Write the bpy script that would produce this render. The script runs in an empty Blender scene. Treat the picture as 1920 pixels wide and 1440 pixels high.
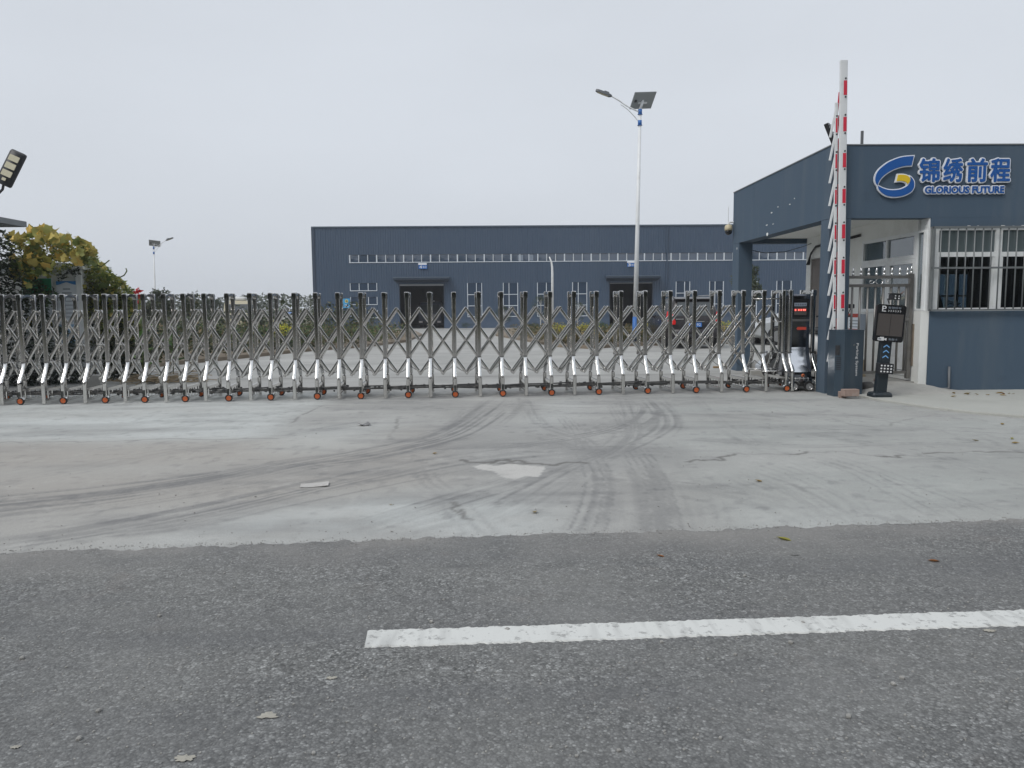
import bpy, math, random
import numpy as np
from mathutils import Matrix, Vector

S = bpy.context.scene
R = math.radians
random.seed(7)

# ---------------------------------------------------------------- camera
CAM_H = 1.34
FPX = 1443.0                      # focal length in photograph pixels (1920 wide)
YAW, PITCH, ROLL = R(1.15), R(5.62), R(0.45)
_f = Vector((math.sin(YAW)*math.cos(PITCH), math.cos(YAW)*math.cos(PITCH), -math.sin(PITCH)))
_r0 = Vector((math.cos(YAW), -math.sin(YAW), 0)); _u0 = _r0.cross(_f)
_r = _r0*math.cos(ROLL) - _u0*math.sin(ROLL)
_u = _r0*math.sin(ROLL) + _u0*math.cos(ROLL)
cd = bpy.data.cameras.new('camera'); cam = bpy.data.objects.new('camera', cd)
S.collection.objects.link(cam)
cd.sensor_width = 36.0; cd.lens = FPX/1920*36.0
cd.clip_start = 0.05; cd.clip_end = 6000
m = Matrix((_r, _u, -_f)).transposed().to_4x4(); m.translation = (0, 0, CAM_H)
cam.matrix_world = m
S.camera = cam

# ---------------------------------------------------------------- sky
SUN_EL, SUN_AZ = R(48), R(228)     # azimuth clockwise from +Y: behind the camera, to the left
w = bpy.data.worlds.new('World'); S.world = w; w.use_nodes = True
nt = w.node_tree; nt.nodes.clear()
out = nt.nodes.new('ShaderNodeOutputWorld'); bg = nt.nodes.new('ShaderNodeBackground')
sky = nt.nodes.new('ShaderNodeTexSky'); sky.sky_type = 'NISHITA'; sky.sun_disc = False
sky.sun_elevation = SUN_EL; sky.sun_rotation = SUN_AZ
sky.dust_density = 6.0; sky.air_density = 1.4; sky.ozone_density = 1.0
hs = nt.nodes.new('ShaderNodeHueSaturation'); hs.inputs['Saturation'].default_value = 0.22
mixn = nt.nodes.new('ShaderNodeMix'); mixn.data_type = 'RGBA'
mixn.inputs['Factor'].default_value = 0.80
mixn.inputs[7].default_value = (6.85, 7.32, 8.0, 1)       # flat grey cloud layer
nt.links.new(sky.outputs[0], hs.inputs['Color'])
nt.links.new(hs.outputs[0], mixn.inputs[6])
wtc = nt.nodes.new('ShaderNodeTexCoord'); wmp = nt.nodes.new('ShaderNodeMapping'); wmp.inputs['Scale'].default_value = (1.0, 1.0, 2.6)
wn = nt.nodes.new('ShaderNodeTexNoise'); wn.inputs['Scale'].default_value = 1.7; wn.inputs['Detail'].default_value = 5     # faint unevenness of the cloud sheet
wr = nt.nodes.new('ShaderNodeMapRange'); wr.inputs[1].default_value = 0.3; wr.inputs[2].default_value = 0.7; wr.inputs[3].default_value = 0.955; wr.inputs[4].default_value = 1.045
wv = nt.nodes.new('ShaderNodeVectorMath'); wv.operation = 'SCALE'
nt.links.new(wtc.outputs['Generated'], wmp.inputs[0]); nt.links.new(wmp.outputs[0], wn.inputs['Vector']); nt.links.new(wn.outputs[0], wr.inputs[0])
nt.links.new(mixn.outputs[2], wv.inputs[0]); nt.links.new(wr.outputs[0], wv.inputs['Scale']); nt.links.new(wv.outputs[0], bg.inputs[0])
bg.inputs[1].default_value = 0.107
nt.links.new(bg.outputs[0], out.inputs[0])

# ---------------------------------------------------------------- sun (overcast)
sd = bpy.data.lights.new('sun', 'SUN'); sun = bpy.data.objects.new('sun', sd)
S.collection.objects.link(sun)
sd.energy = 1.35; sd.angle = R(24); sd.color = (1.0, 0.97, 0.93)
_sdir = Vector((math.sin(SUN_AZ)*math.cos(SUN_EL), math.cos(SUN_AZ)*math.cos(SUN_EL), math.sin(SUN_EL)))
sun.rotation_euler = _sdir.to_track_quat('Z', 'Y').to_euler()

# ---------------------------------------------------------------- exposure
S.view_settings.view_transform = 'Standard'; S.view_settings.look = 'None'
S.view_settings.exposure = 0.0; S.view_settings.gamma = 1.0
S.view_settings.use_curve_mapping = False
S.render.engine = 'CYCLES'
S.cycles.use_denoising = True; S.cycles.denoising_prefilter = 'ACCURATE'
S.cycles.max_bounces = 8; S.cycles.transparent_max_bounces = 16
S.cycles.volume_bounces = 1

# ================================================================ helpers
def ray(px, py):
    return _f + _r*((px-960)/FPX) - _u*((py-720)/FPX)
def G(px, py, z=0.0):                 # photograph pixel -> point on a horizontal plane
    d = ray(px, py); t = (z-CAM_H)/d.z
    return Vector((0, 0, CAM_H)) + d*t
def AY(px, py, y):                    # photograph pixel -> point at depth y
    d = ray(px, py)
    return Vector((0, 0, CAM_H)) + d*(y/d.y)

def sstep(a, b, x):
    t = min(1.0, max(0.0, (x-a)/(b-a))); return t*t*(3-2*t)
def gz(y):                            # the yard falls gently towards the workshop
    return -0.32*sstep(26, 60, y)

class MB:
    def __init__(s): s.v = []; s.f = []
    def add(s, vs, fs):
        o = len(s.v); s.v += [tuple(p) for p in vs]; s.f += [tuple(i+o for i in q) for q in fs]; return s
    def box(s, x0, x1, y0, y1, z0, z1, M=None):
        vs = [(x, y, z) for z in (z0, z1) for y in (y0, y1) for x in (x0, x1)]
        if M is not None: vs = [M @ Vector(p) for p in vs]
        return s.add(vs, [(0,2,3,1),(4,5,7,6),(0,1,5,4),(2,6,7,3),(0,4,6,2),(1,3,7,5)])
    def cbox(s, c, d, M=None, ch=0.15):           # box with chamfered vertical+horizontal edges
        hx, hy, hz = d[0]/2, d[1]/2, d[2]/2; b = ch*min(hx, hy, hz)
        rings = []
        for z, k in ((-hz, b), (-hz+b, 0), (hz-b, 0), (hz, b)):
            X, Y = hx-k, hy-k; c2 = b
            rings.append([(X-c2,-Y,z),(X,-Y+c2,z),(X,Y-c2,z),(X-c2,Y,z),(-X+c2,Y,z),(-X,Y-c2,z),(-X,-Y+c2,z),(-X+c2,-Y,z)])
        T = Matrix.Translation(Vector(c))
        if M is not None: T = T @ M
        rings = [[T @ Vector(p) for p in r] for r in rings]
        return s.loft(rings, True, True)
    def loft(s, rings, cap0=True, cap1=True, closed=True):
        n = len(rings[0]); o = len(s.v); fs = []
        for r in rings: s.v += [tuple(p) for p in r]
        for i in range(len(rings)-1):
            for j in range(n if closed else n-1):
                a = o+i*n+j; b = o+i*n+(j+1) % n
                fs.append((a, b, b+n, a+n))
        if cap0: fs.append(tuple(o+j for j in range(n))[::-1])
        if cap1: fs.append(tuple(o+(len(rings)-1)*n+j for j in range(n)))
        s.f += fs; return s
    def cyl(s, p0, p1, r0, r1=None, n=10, cap=True):
        r1 = r0 if r1 is None else r1
        p0, p1 = Vector(p0), Vector(p1); d = (p1-p0).normalized()
        a = d.orthogonal().normalized(); b = d.cross(a)
        rg = lambda p, r: [p+(a*math.cos(t)+b*math.sin(t))*r for t in [2*math.pi*k/n for k in range(n)]]
        return s.loft([rg(p0, r0), rg(p1, r1)], cap, cap)
    def tube(s, pts, r, n=8, rs=None):
        pts = [Vector(p) for p in pts]; rings = []; prev = None
        for i, p in enumerate(pts):
            d = (pts[min(i+1, len(pts)-1)]-pts[max(i-1, 0)]).normalized()
            a = prev - d*prev.dot(d) if prev is not None else d.orthogonal()
            if a.length < 1e-6: a = d.orthogonal()
            a.normalize(); prev = a; b = d.cross(a); q = rs[i] if rs else r
            rings.append([p+(a*math.cos(t)+b*math.sin(t))*q for t in [2*math.pi*k/n for k in range(n)]])
        return s.loft(rings)
    def lathe(s, prof, c=(0,0,0), axis='Z', n=20, cap=True):
        rings = []; c = Vector(c)
        for r, h in prof:
            rg = []
            for k in range(n):
                t = 2*math.pi*k/n; a, b = r*math.cos(t), r*math.sin(t)
                rg.append(c+Vector({'Z': (a, b, h), 'Y': (a, h, -b), 'X': (h, a, b)}[axis]))
            rings.append(rg)
        return s.loft(rings, cap, cap)
    def prism(s, poly, fn, a, b):               # poly (u,v) extruded from a to b; fn(u,v,w)->xyz
        n = len(poly); vs = [fn(u, v, a) for u, v in poly]+[fn(u, v, b) for u, v in poly]
        fs = [tuple(range(n))[::-1], tuple(range(n, 2*n))]+[(i, (i+1) % n, n+(i+1) % n, n+i) for i in range(n)]
        return s.add(vs, fs)
    def rbox(s, x0, x1, y0, y1, z0, z1, r, seg=4):   # rounded rectangle in XZ, extruded in Y
        poly = rrect(x0, x1, z0, z1, r, seg)
        return s.prism(poly, lambda u, v, w_: (u, w_, v), y1, y0)
    def mesh(s, name):
        me = bpy.data.meshes.new(name); me.from_pydata(s.v, [], s.f); me.update(); return me
    def build(s, name, mat, parent=None, smooth=False, world=None, loc=None):
        if world is not None:
            o = Vector(world.location); s.v = [tuple(Vector(p)-o) for p in s.v]
        me = s.mesh(name)
        if smooth: smooth_me(me)
        return obj(name, me, mat, parent, loc)

def rrect(x0, x1, z0, z1, r, seg=4):
    p = []
    for cx, cz, a0 in ((x1-r, z0+r, -90), (x1-r, z1-r, 0), (x0+r, z1-r, 90), (x0+r, z0+r, 180)):
        for k in range(seg+1):
            t = R(a0+90*k/seg); p.append((cx+r*math.cos(t), cz+r*math.sin(t)))
    return p

def smooth_me(me, ang=None):
    me.polygons.foreach_set('use_smooth', [True]*len(me.polygons))
    if ang is not None: me.set_sharp_from_angle(angle=R(ang))

def obj(name, me, mat, parent=None, loc=None, rot=None, scale=None):
    o = bpy.data.objects.new(name, me); S.collection.objects.link(o)
    if mat is not None and not me.materials: me.materials.append(mat)
    if parent is not None: o.parent = parent
    if loc is not None: o.location = loc
    if rot is not None: o.rotation_euler = rot
    if scale is not None: o.scale = scale
    return o

def thing(name, label, cat, loc=(0,0,0), rotz=0, group=None):
    o = bpy.data.objects.new(name, None); S.collection.objects.link(o)
    o.empty_display_size = 0.2
    o.location = loc; o.rotation_euler = (0, 0, rotz); o['label'] = label; o['category'] = cat
    if group: o['group'] = group
    return o
def tag(o, label, cat, group=None):
    o['label'] = label; o['category'] = cat
    if group: o['group'] = group
    return o
def kind(o, k, label=None):
    o['kind'] = k
    if label: o['label'] = label
    return o

# ---------------------------------------------------------------- materials
def _n(t, k, **kw):
    n = t.nodes.new(k)
    for a, b in kw.items(): setattr(n, a, b)
    return n
def principled(name):
    m_ = bpy.data.materials.new(name); m_.use_nodes = True
    return m_, m_.node_tree, m_.node_tree.nodes['Principled BSDF']

def mat(name, col, rough=0.6, metal=0.0, var=0.12, scale=6.0, bump=0.0, bscale=60.0, spec=0.5, dirt=None, dscale=1.5, streak=False, rvar=0.08, dirt2=None):
    """procedural paint/metal/plastic: two noise layers on colour, roughness variation, optional dirt and bump"""
    m_, t, p = principled(name); L = t.links.new
    tc = _n(t, 'ShaderNodeTexCoord'); mp = _n(t, 'ShaderNodeMapping'); L(tc.outputs['Object'], mp.inputs[0])
    if streak: mp.inputs['Scale'].default_value = (1, 1, 0.12)
    n1 = _n(t, 'ShaderNodeTexNoise'); n1.inputs['Scale'].default_value = scale; n1.inputs['Detail'].default_value = 6
    L(mp.outputs[0], n1.inputs['Vector'])
    mx = _n(t, 'ShaderNodeMix', data_type='RGBA')
    mx.inputs[6].default_value = (*[c*(1-var) for c in col], 1); mx.inputs[7].default_value = (*[min(1, c*(1+var)) for c in col], 1)
    L(n1.outputs[0], mx.inputs['Factor']); last = mx.outputs[2]
    if dirt:
        n2 = _n(t, 'ShaderNodeTexNoise'); n2.inputs['Scale'].default_value = dscale; n2.inputs['Detail'].default_value = 9
        n2.inputs['Roughness'].default_value = 0.68; L(mp.outputs[0], n2.inputs['Vector'])
        rp = _n(t, 'ShaderNodeValToRGB'); rp.color_ramp.elements[0].position = 0.5; rp.color_ramp.elements[1].position = 0.72
        rp.color_ramp.elements[1].color = (dirt[3],)*3+(1,)
        L(n2.outputs[0], rp.inputs[0])
        m2 = _n(t, 'ShaderNodeMix', data_type='RGBA'); L(rp.outputs[0], m2.inputs['Factor'])
        L(last, m2.inputs[6]); m2.inputs[7].default_value = (*dirt[:3], 1); last = m2.outputs[2]
    if dirt2:           # second, finer layer of marks with edges of their own
        n4 = _n(t, 'ShaderNodeTexNoise'); n4.inputs['Scale'].default_value = dirt2[4]; n4.inputs['Detail'].default_value = 10; n4.inputs['Roughness'].default_value = 0.75
        L(tc.outputs['Object'], n4.inputs['Vector'])
        r4 = _n(t, 'ShaderNodeMapRange'); L(n4.outputs[0], r4.inputs[0]); r4.inputs[1].default_value = 0.56; r4.inputs[2].default_value = 0.68; r4.inputs[4].default_value = dirt2[3]
        m4 = _n(t, 'ShaderNodeMix', data_type='RGBA'); L(r4.outputs[0], m4.inputs['Factor']); L(last, m4.inputs[6]); m4.inputs[7].default_value = (*dirt2[:3], 1); last = m4.outputs[2]
    L(last, p.inputs['Base Color'])
    p.inputs['Metallic'].default_value = metal; p.inputs['Specular IOR Level'].default_value = spec
    mr = _n(t, 'ShaderNodeMapRange'); L(n1.outputs[0], mr.inputs[0])
    mr.inputs[3].default_value = max(0, rough-rvar); mr.inputs[4].default_value = min(1, rough+rvar); L(mr.outputs[0], p.inputs['Roughness'])
    if bump:
        n3 = _n(t, 'ShaderNodeTexNoise'); n3.inputs['Scale'].default_value = bscale; n3.inputs['Detail'].default_value = 4
        L(tc.outputs['Object'], n3.inputs['Vector'])
        b = _n(t, 'ShaderNodeBump'); b.inputs['Strength'].default_value = bump; b.inputs['Distance'].default_value = 0.01
        L(n3.outputs[0], b.inputs['Height']); L(b.outputs[0], p.inputs['Normal'])
    return m_

def emit_mat(name, col, st):
    m_, t, p = principled(name)
    p.inputs['Base Color'].default_value = (*[c*0.5 for c in col], 1)
    p.inputs['Emission Color'].default_value = (*col, 1); p.inputs['Emission Strength'].default_value = st
    return m_

def glass_mat(name, tint=(0.75, 0.82, 0.82), refl=0.10, film=0.0, filmcol=(0.1, 0.13, 0.14)):
    """thin pane: see-through with a mirror share that grows at grazing angles"""
    m_, t, p = principled(name); L = t.links.new; t.nodes.remove(p); o = t.nodes['Material Output']
    tr = _n(t, 'ShaderNodeBsdfTransparent'); tr.inputs[0].default_value = (*tint, 1)
    gl = _n(t, 'ShaderNodeBsdfGlossy'); gl.inputs['Roughness'].default_value = 0.02; gl.inputs[0].default_value = (0.95, 0.97, 1, 1)
    fr = _n(t, 'ShaderNodeFresnel'); fr.inputs[0].default_value = 1.5
    ad = _n(t, 'ShaderNodeMath', operation='ADD', use_clamp=True); L(fr.outputs[0], ad.inputs[0]); ad.inputs[1].default_value = refl
    last = tr.outputs[0]
    if film:
        df = _n(t, 'ShaderNodeBsdfDiffuse'); df.inputs[0].default_value = (*filmcol, 1)
        mf = _n(t, 'ShaderNodeMixShader'); mf.inputs[0].default_value = film; L(last, mf.inputs[1]); L(df.outputs[0], mf.inputs[2]); last = mf.outputs[0]
    # slightly wavy panes
    tc = _n(t, 'ShaderNodeTexCoord'); nz = _n(t, 'ShaderNodeTexNoise'); nz.inputs['Scale'].default_value = 2.2
    L(tc.outputs['Object'], nz.inputs['Vector'])
    b = _n(t, 'ShaderNodeBump'); b.inputs['Strength'].default_value = 0.05; b.inputs['Distance'].default_value = 0.05
    L(nz.outputs[0], b.inputs['Height']); L(b.outputs[0], gl.inputs['Normal'])
    ms = _n(t, 'ShaderNodeMixShader'); L(ad.outputs[0], ms.inputs[0]); L(last, ms.inputs[1]); L(gl.outputs[0], ms.inputs[2])
    L(ms.outputs[0], o.inputs[0]); return m_

def leaf_mat(name, rough=0.55, trans=0.25):
    """leaves take their own colour from the mesh attribute 'leafcol'"""
    m_, t, p = principled(name); L = t.links.new; o = t.nodes['Material Output']
    at = _n(t, 'ShaderNodeAttribute', attribute_name='leafcol')
    tc = _n(t, 'ShaderNodeTexCoord'); nz = _n(t, 'ShaderNodeTexNoise'); nz.inputs['Scale'].default_value = 30
    L(tc.outputs['Object'], nz.inputs['Vector'])
    hv = _n(t, 'ShaderNodeHueSaturation'); mr = _n(t, 'ShaderNodeMapRange'); mr.inputs[3].default_value = 0.7; mr.inputs[4].default_value = 1.3
    L(nz.outputs[0], mr.inputs[0]); L(mr.outputs[0], hv.inputs['Value']); L(at.outputs['Color'], hv.inputs['Color'])
    L(hv.outputs[0], p.inputs['Base Color']); p.inputs['Roughness'].default_value = rough
    tl = _n(t, 'ShaderNodeBsdfTranslucent'); L(hv.outputs[0], tl.inputs[0])
    ms = _n(t, 'ShaderNodeMixShader'); ms.inputs[0].default_value = trans
    L(p.outputs[0], ms.inputs[1]); L(tl.outputs[0], ms.inputs[2]); L(ms.outputs[0], o.inputs[0]); return m_

M = {}
M['steel'] = mat('stainless_steel', (0.66, 0.65, 0.63), 0.11, 1.0, 0.10, 9, rvar=0.04, dirt=(0.25, 0.245, 0.235, 0.3), dscale=5)
M['polished'] = mat('polished_steel', (0.80, 0.80, 0.79), 0.16, 1.0, 0.05, 7, rvar=0.04)
M['bar_steel'] = mat('brushed_steel', (0.72, 0.71, 0.69), 0.14, 1.0, 0.12, 9, rvar=0.05, dirt=(0.27, 0.255, 0.24, 0.35), dscale=7)
M['grille_grey'] = mat('grey_painted_bar', (0.17, 0.185, 0.19), 0.45, 0.3, 0.15, 12)
M['gate_bar'] = mat('dull_gate_bar', (0.24, 0.235, 0.225), 0.42, 0.85, 0.2, 9, dirt=(0.16, 0.14, 0.12, 0.5), dscale=6)
M['dull_steel'] = mat('dull_steel', (0.30, 0.295, 0.29), 0.42, 1.0, 0.2, 12, dirt=(0.16, 0.13, 0.11, 0.7), dscale=6)
M['chain'] = mat('dusty_dark_metal', (0.085, 0.085, 0.085), 0.55, 0.5, 0.35, 25, dirt=(0.2, 0.19, 0.17, 0.8), dscale=12)
M['rubber'] = mat('black_rubber', (0.02, 0.02, 0.021), 0.75, 0, 0.2, 20, dirt=(0.12, 0.115, 0.10, 0.7), dscale=8)
M['orange'] = mat('orange_plastic', (0.62, 0.135, 0.03), 0.45, 0, 0.15, 15, dirt=(0.2, 0.12, 0.07, 0.6), dscale=14)
M['gh_paint'] = mat('slate_blue_render', (0.060, 0.096, 0.140), 0.82, 0, 0.08, 1.2, bump=0.25, bscale=90, dirt=(0.092, 0.124, 0.158, 0.85), dscale=1.6, streak=True, dirt2=(0.047, 0.072, 0.102, 0.6, 0.7))
M['gh_white'] = mat('off_white_render', (0.80, 0.81, 0.785), 0.85, 0, 0.05, 1.5, bump=0.2, bscale=70, dirt=(0.58, 0.575, 0.53, 0.6), dscale=1.3)
M['ceiling'] = mat('ceiling_paint', (0.80, 0.81, 0.78), 0.9, 0, 0.05, 1.2, bump=0.1)
M['upvc'] = mat('white_window_frame', (0.80, 0.82, 0.82), 0.38, 0, 0.04, 4, dirt=(0.5, 0.5, 0.47, 0.5), dscale=3)
M['wh_wall'] = mat('blue_grey_cladding', (0.050, 0.082, 0.132), 0.5, 0.0, 0.06, 0.35, dirt=(0.060, 0.092, 0.140, 0.6), dscale=0.25, streak=True)
M['wh_trim'] = mat('blue_grey_trim', (0.035, 0.055, 0.088), 0.5, 0.0, 0.08, 0.8)
M['wh_edge'] = mat('roof_edge_trim', (0.085, 0.12, 0.16), 0.5, 0.0, 0.08, 0.8)
M['plinth'] = mat('painted_plinth', (0.060, 0.092, 0.145), 0.8, 0, 0.1, 0.6, dirt=(0.10, 0.115, 0.14, 0.6), dscale=0.7)
M['wh_frame'] = mat('pale_aluminium', (0.62, 0.67, 0.72), 0.45, 0.1, 0.05, 3)
M['shutter'] = mat('grey_shutter', (0.30, 0.32, 0.34), 0.55, 0.1, 0.08, 3)
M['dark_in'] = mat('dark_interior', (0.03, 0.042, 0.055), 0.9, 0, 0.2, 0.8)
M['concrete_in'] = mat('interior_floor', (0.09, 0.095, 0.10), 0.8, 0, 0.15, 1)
M['white_pole'] = mat('white_lamp_pole', (0.74, 0.76, 0.77), 0.4, 0, 0.05, 3, dirt=(0.45, 0.44, 0.42, 0.5), dscale=2)
M['blue_paint'] = mat('blue_paint', (0.03, 0.14, 0.42), 0.45, 0, 0.08, 4)
M['lamp_grey'] = mat('grey_lamp_housing', (0.14, 0.15, 0.16), 0.5, 0.2, 0.1, 6)
M['panel_back'] = mat('solar_panel_back', (0.30, 0.325, 0.335), 0.6, 0, 0.12, 5)
M['panel_front'] = mat('solar_cells', (0.015, 0.02, 0.05), 0.15, 0, 0.2, 10)
M['black_box'] = mat('black_housing', (0.018, 0.020, 0.024), 0.45, 0, 0.15, 8, dirt=(0.06, 0.06, 0.06, 0.5), dscale=5)
M['kiosk'] = mat('black_acrylic', (0.012, 0.013, 0.015), 0.22, 0, 0.1, 6)
M['kiosk_post'] = mat('dark_teal_metal', (0.020, 0.030, 0.038), 0.4, 0.2, 0.12, 6, dirt=(0.07, 0.07, 0.07, 0.5), dscale=6)
M['led_panel'] = mat('led_matrix_off', (0.075, 0.066, 0.062), 0.6, 0, 0.12, 160, spec=0.3)
M['print_white'] = mat('white_print', (0.66, 0.67, 0.68), 0.5, 0, 0.04, 10)
M['print_blue'] = mat('pale_blue_chevron', (0.20, 0.47, 0.85), 0.45, 0, 0.04, 10)
M['barrier_box'] = mat('slate_blue_cabinet', (0.036, 0.060, 0.085), 0.42, 0.1, 0.07, 4, dirt=(0.10, 0.115, 0.125, 0.5), dscale=2.2, streak=True)
M['arm_white'] = mat('white_barrier_arm', (0.70, 0.72, 0.73), 0.38, 0.0, 0.05, 3, dirt=(0.52, 0.53, 0.53, 0.5), dscale=2.5)
M['arm_red'] = mat('red_reflective_tape', (0.62, 0.022, 0.055), 0.4, 0, 0.1, 30)
M['sign_blue'] = mat('sign_blue_acrylic', (0.003, 0.085, 0.33), 0.5, 0, 0.05, 3)
M['sign_white'] = mat('sign_white_acrylic', (0.80, 0.83, 0.88), 0.4, 0, 0.04, 3)
M['sign_yellow'] = mat('sign_yellow_acrylic', (0.74, 0.52, 0.02), 0.35, 0, 0.05, 3)
M['wall_sign_blue'] = mat('bright_blue_sign', (0.02, 0.16, 0.52), 0.5, 0, 0.06, 3)
M['notice_blue'] = mat('sky_blue_board', (0.06, 0.34, 0.62), 0.5, 0, 0.06, 3)
M['brown_door'] = mat('brown_door', (0.16, 0.135, 0.12), 0.55, 0, 0.15, 3, dirt=(0.25, 0.22, 0.2, 0.4), dscale=2, streak=True)
M['curtain'] = mat('dark_curtain', (0.055, 0.05, 0.055), 0.9, 0, 0.2, 6)
M['room_wall'] = mat('room_wall', (0.72, 0.73, 0.72), 0.9, 0, 0.05, 2)
M['chair_black'] = mat('black_chair_fabric', (0.018, 0.018, 0.02), 0.85, 0, 0.2, 30)
M['paper'] = mat('white_paper', (0.75, 0.76, 0.76), 0.8, 0, 0.04, 10)
M['wood'] = mat('weathered_plank', (0.27, 0.175, 0.085), 0.8, 0, 0.3, 14, bump=0.3, bscale=40)
M['cardboard'] = mat('cardboard', (0.40, 0.33, 0.23), 0.85, 0, 0.1, 6)
M['brick'] = mat('pinkish_brick', (0.32, 0.235, 0.20), 0.9, 0, 0.15, 14, bump=0.5, bscale=80, dirt=(0.42, 0.39, 0.36, 0.5), dscale=12)
M['block'] = mat('grey_concrete_block', (0.34, 0.335, 0.315), 0.9, 0, 0.15, 10, bump=0.5, bscale=60)
M['stone'] = mat('dark_stone', (0.09, 0.088, 0.085), 0.9, 0, 0.3, 14, bump=0.5, bscale=30)
M['white_shed'] = mat('white_shed_panel', (0.78, 0.81, 0.82), 0.55, 0, 0.06, 1.5, dirt=(0.58, 0.59, 0.56, 0.6), dscale=1.4, streak=True)
M['roof_grey'] = mat('grey_fascia', (0.20, 0.215, 0.225), 0.7, 0, 0.15, 4, dirt=(0.30, 0.31, 0.31, 0.5), dscale=5, bump=0.2)
M['poster'] = mat('poster_white', (0.78, 0.83, 0.88), 0.5, 0, 0.04, 3)
M['poster_blue'] = mat('poster_blue', (0.06, 0.26, 0.60), 0.5, 0, 0.08, 3)
M['poster_pale'] = mat('poster_pale_blue', (0.33, 0.50, 0.68), 0.5, 0, 0.08, 4)
M['poster_green'] = mat('poster_green', (0.03, 0.26, 0.14), 0.5, 0, 0.15, 5)
M['poster_yellow'] = mat('poster_yellow', (0.70, 0.55, 0.03), 0.5, 0, 0.1, 5)
M['print_grey'] = mat('grey_print', (0.24, 0.28, 0.33), 0.6, 0, 0.1, 10)
M['print_dark'] = mat('dark_print', (0.10, 0.12, 0.16), 0.6, 0, 0.1, 10)
M['print_red'] = mat('red_print', (0.50, 0.06, 0.035), 0.5, 0, 0.1, 10)
M['car_dark'] = mat('dark_maroon_car_paint', (0.022, 0.019, 0.021), 0.25, 0, 0.08, 3, dirt=(0.07, 0.066, 0.062, 0.4), dscale=2)
M['car_silver'] = mat('silver_car_paint', (0.48, 0.50, 0.51), 0.3, 0.3, 0.05, 3)
M['car_glass'] = mat('dark_car_glass', (0.05, 0.06, 0.065), 0.06, 0, 0.1, 3, spec=0.9)
M['tail_red'] = mat('red_tail_lamp', (0.55, 0.012, 0.012), 0.2, 0, 0.1, 20)
M['tail_clear'] = mat('clear_tail_lamp', (0.62, 0.57, 0.56), 0.15, 0, 0.1, 20)
M['plate_blue'] = mat('blue_number_plate', (0.015, 0.17, 0.56), 0.4, 0, 0.06, 5)
M['plate_yellow'] = mat('yellow_number_plate', (0.70, 0.38, 0.02), 0.4, 0, 0.06, 5)
M['rim'] = mat('alloy_rim', (0.42, 0.42, 0.42), 0.35, 0.8, 0.1, 6)
M['truck_cream'] = mat('cream_truck_paint', (0.45, 0.41, 0.29), 0.4, 0, 0.08, 2, dirt=(0.30, 0.27, 0.20, 0.5), dscale=2)
M['truck_white'] = mat('white_truck_paint', (0.66, 0.67, 0.66), 0.4, 0, 0.06, 2, dirt=(0.45, 0.43, 0.38, 0.5), dscale=2)
M['truck_dark'] = mat('dark_blue_truck_paint', (0.03, 0.042, 0.065), 0.35, 0, 0.1, 2)
M['scooter_white'] = mat('white_scooter_shell', (0.62, 0.63, 0.63), 0.3, 0, 0.05, 4)
M['plastic_bag'] = mat('grey_plastic_bag', (0.42, 0.45, 0.49), 0.45, 0, 0.12, 8)
M['cam_cream'] = mat('cream_camera_shell', (0.55, 0.48, 0.32), 0.4, 0, 0.05, 8)
M['bark'] = mat('bark', (0.10, 0.085, 0.07), 0.9, 0, 0.3, 20, bump=0.5, bscale=40)
M['lime_trunk'] = mat('limewashed_trunk', (0.5, 0.5, 0.47), 0.9, 0, 0.15, 10)
M['stem'] = mat('green_stem', (0.09, 0.115, 0.04), 0.8, 0, 0.3, 20)
M['leaf'] = leaf_mat('leaf')
M['soil'] = mat('dry_soil', (0.19, 0.155, 0.115), 0.95, 0, 0.3, 2.5, bump=0.6, bscale=14, dirt=(0.26, 0.22, 0.16, 0.7), dscale=1.2)
M['mortar'] = mat('rough_mortar', (0.40, 0.395, 0.37), 0.95, 0, 0.15, 7, bump=0.9, bscale=45, dirt=(0.28, 0.27, 0.25, 0.6), dscale=5)
M['porch_floor'] = mat('porch_concrete', (0.33, 0.325, 0.305), 0.9, 0, 0.12, 4, bump=0.3, bscale=50)
M['slab'] = mat('pale_pavement', (0.41, 0.415, 0.385), 0.9, 0, 0.10, 1.4, bump=0.3, bscale=60, dirt=(0.32, 0.32, 0.295, 0.6), dscale=1.1)
M['glass'] = glass_mat('window_glass', (0.74, 0.80, 0.82), 0.02)
M['glass_film'] = glass_mat('filmed_glass', (0.62, 0.68, 0.68), 0.10, 0.74, (0.15, 0.19, 0.20))
M['wh_glass'] = glass_mat('workshop_glass', (0.20, 0.25, 0.32), 0.07, 0.85, (0.048, 0.076, 0.122))
M['led_red'] = emit_mat('red_led', (1.0, 0.02, 0.035), 1.3)
M['led_core'] = emit_mat('bright_led', (1.0, 0.35, 0.22), 3.5)
M['lamp_lens'] = mat('led_lamp_lens', (0.50, 0.47, 0.34), 0.25, 0, 0.1, 60)

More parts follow.
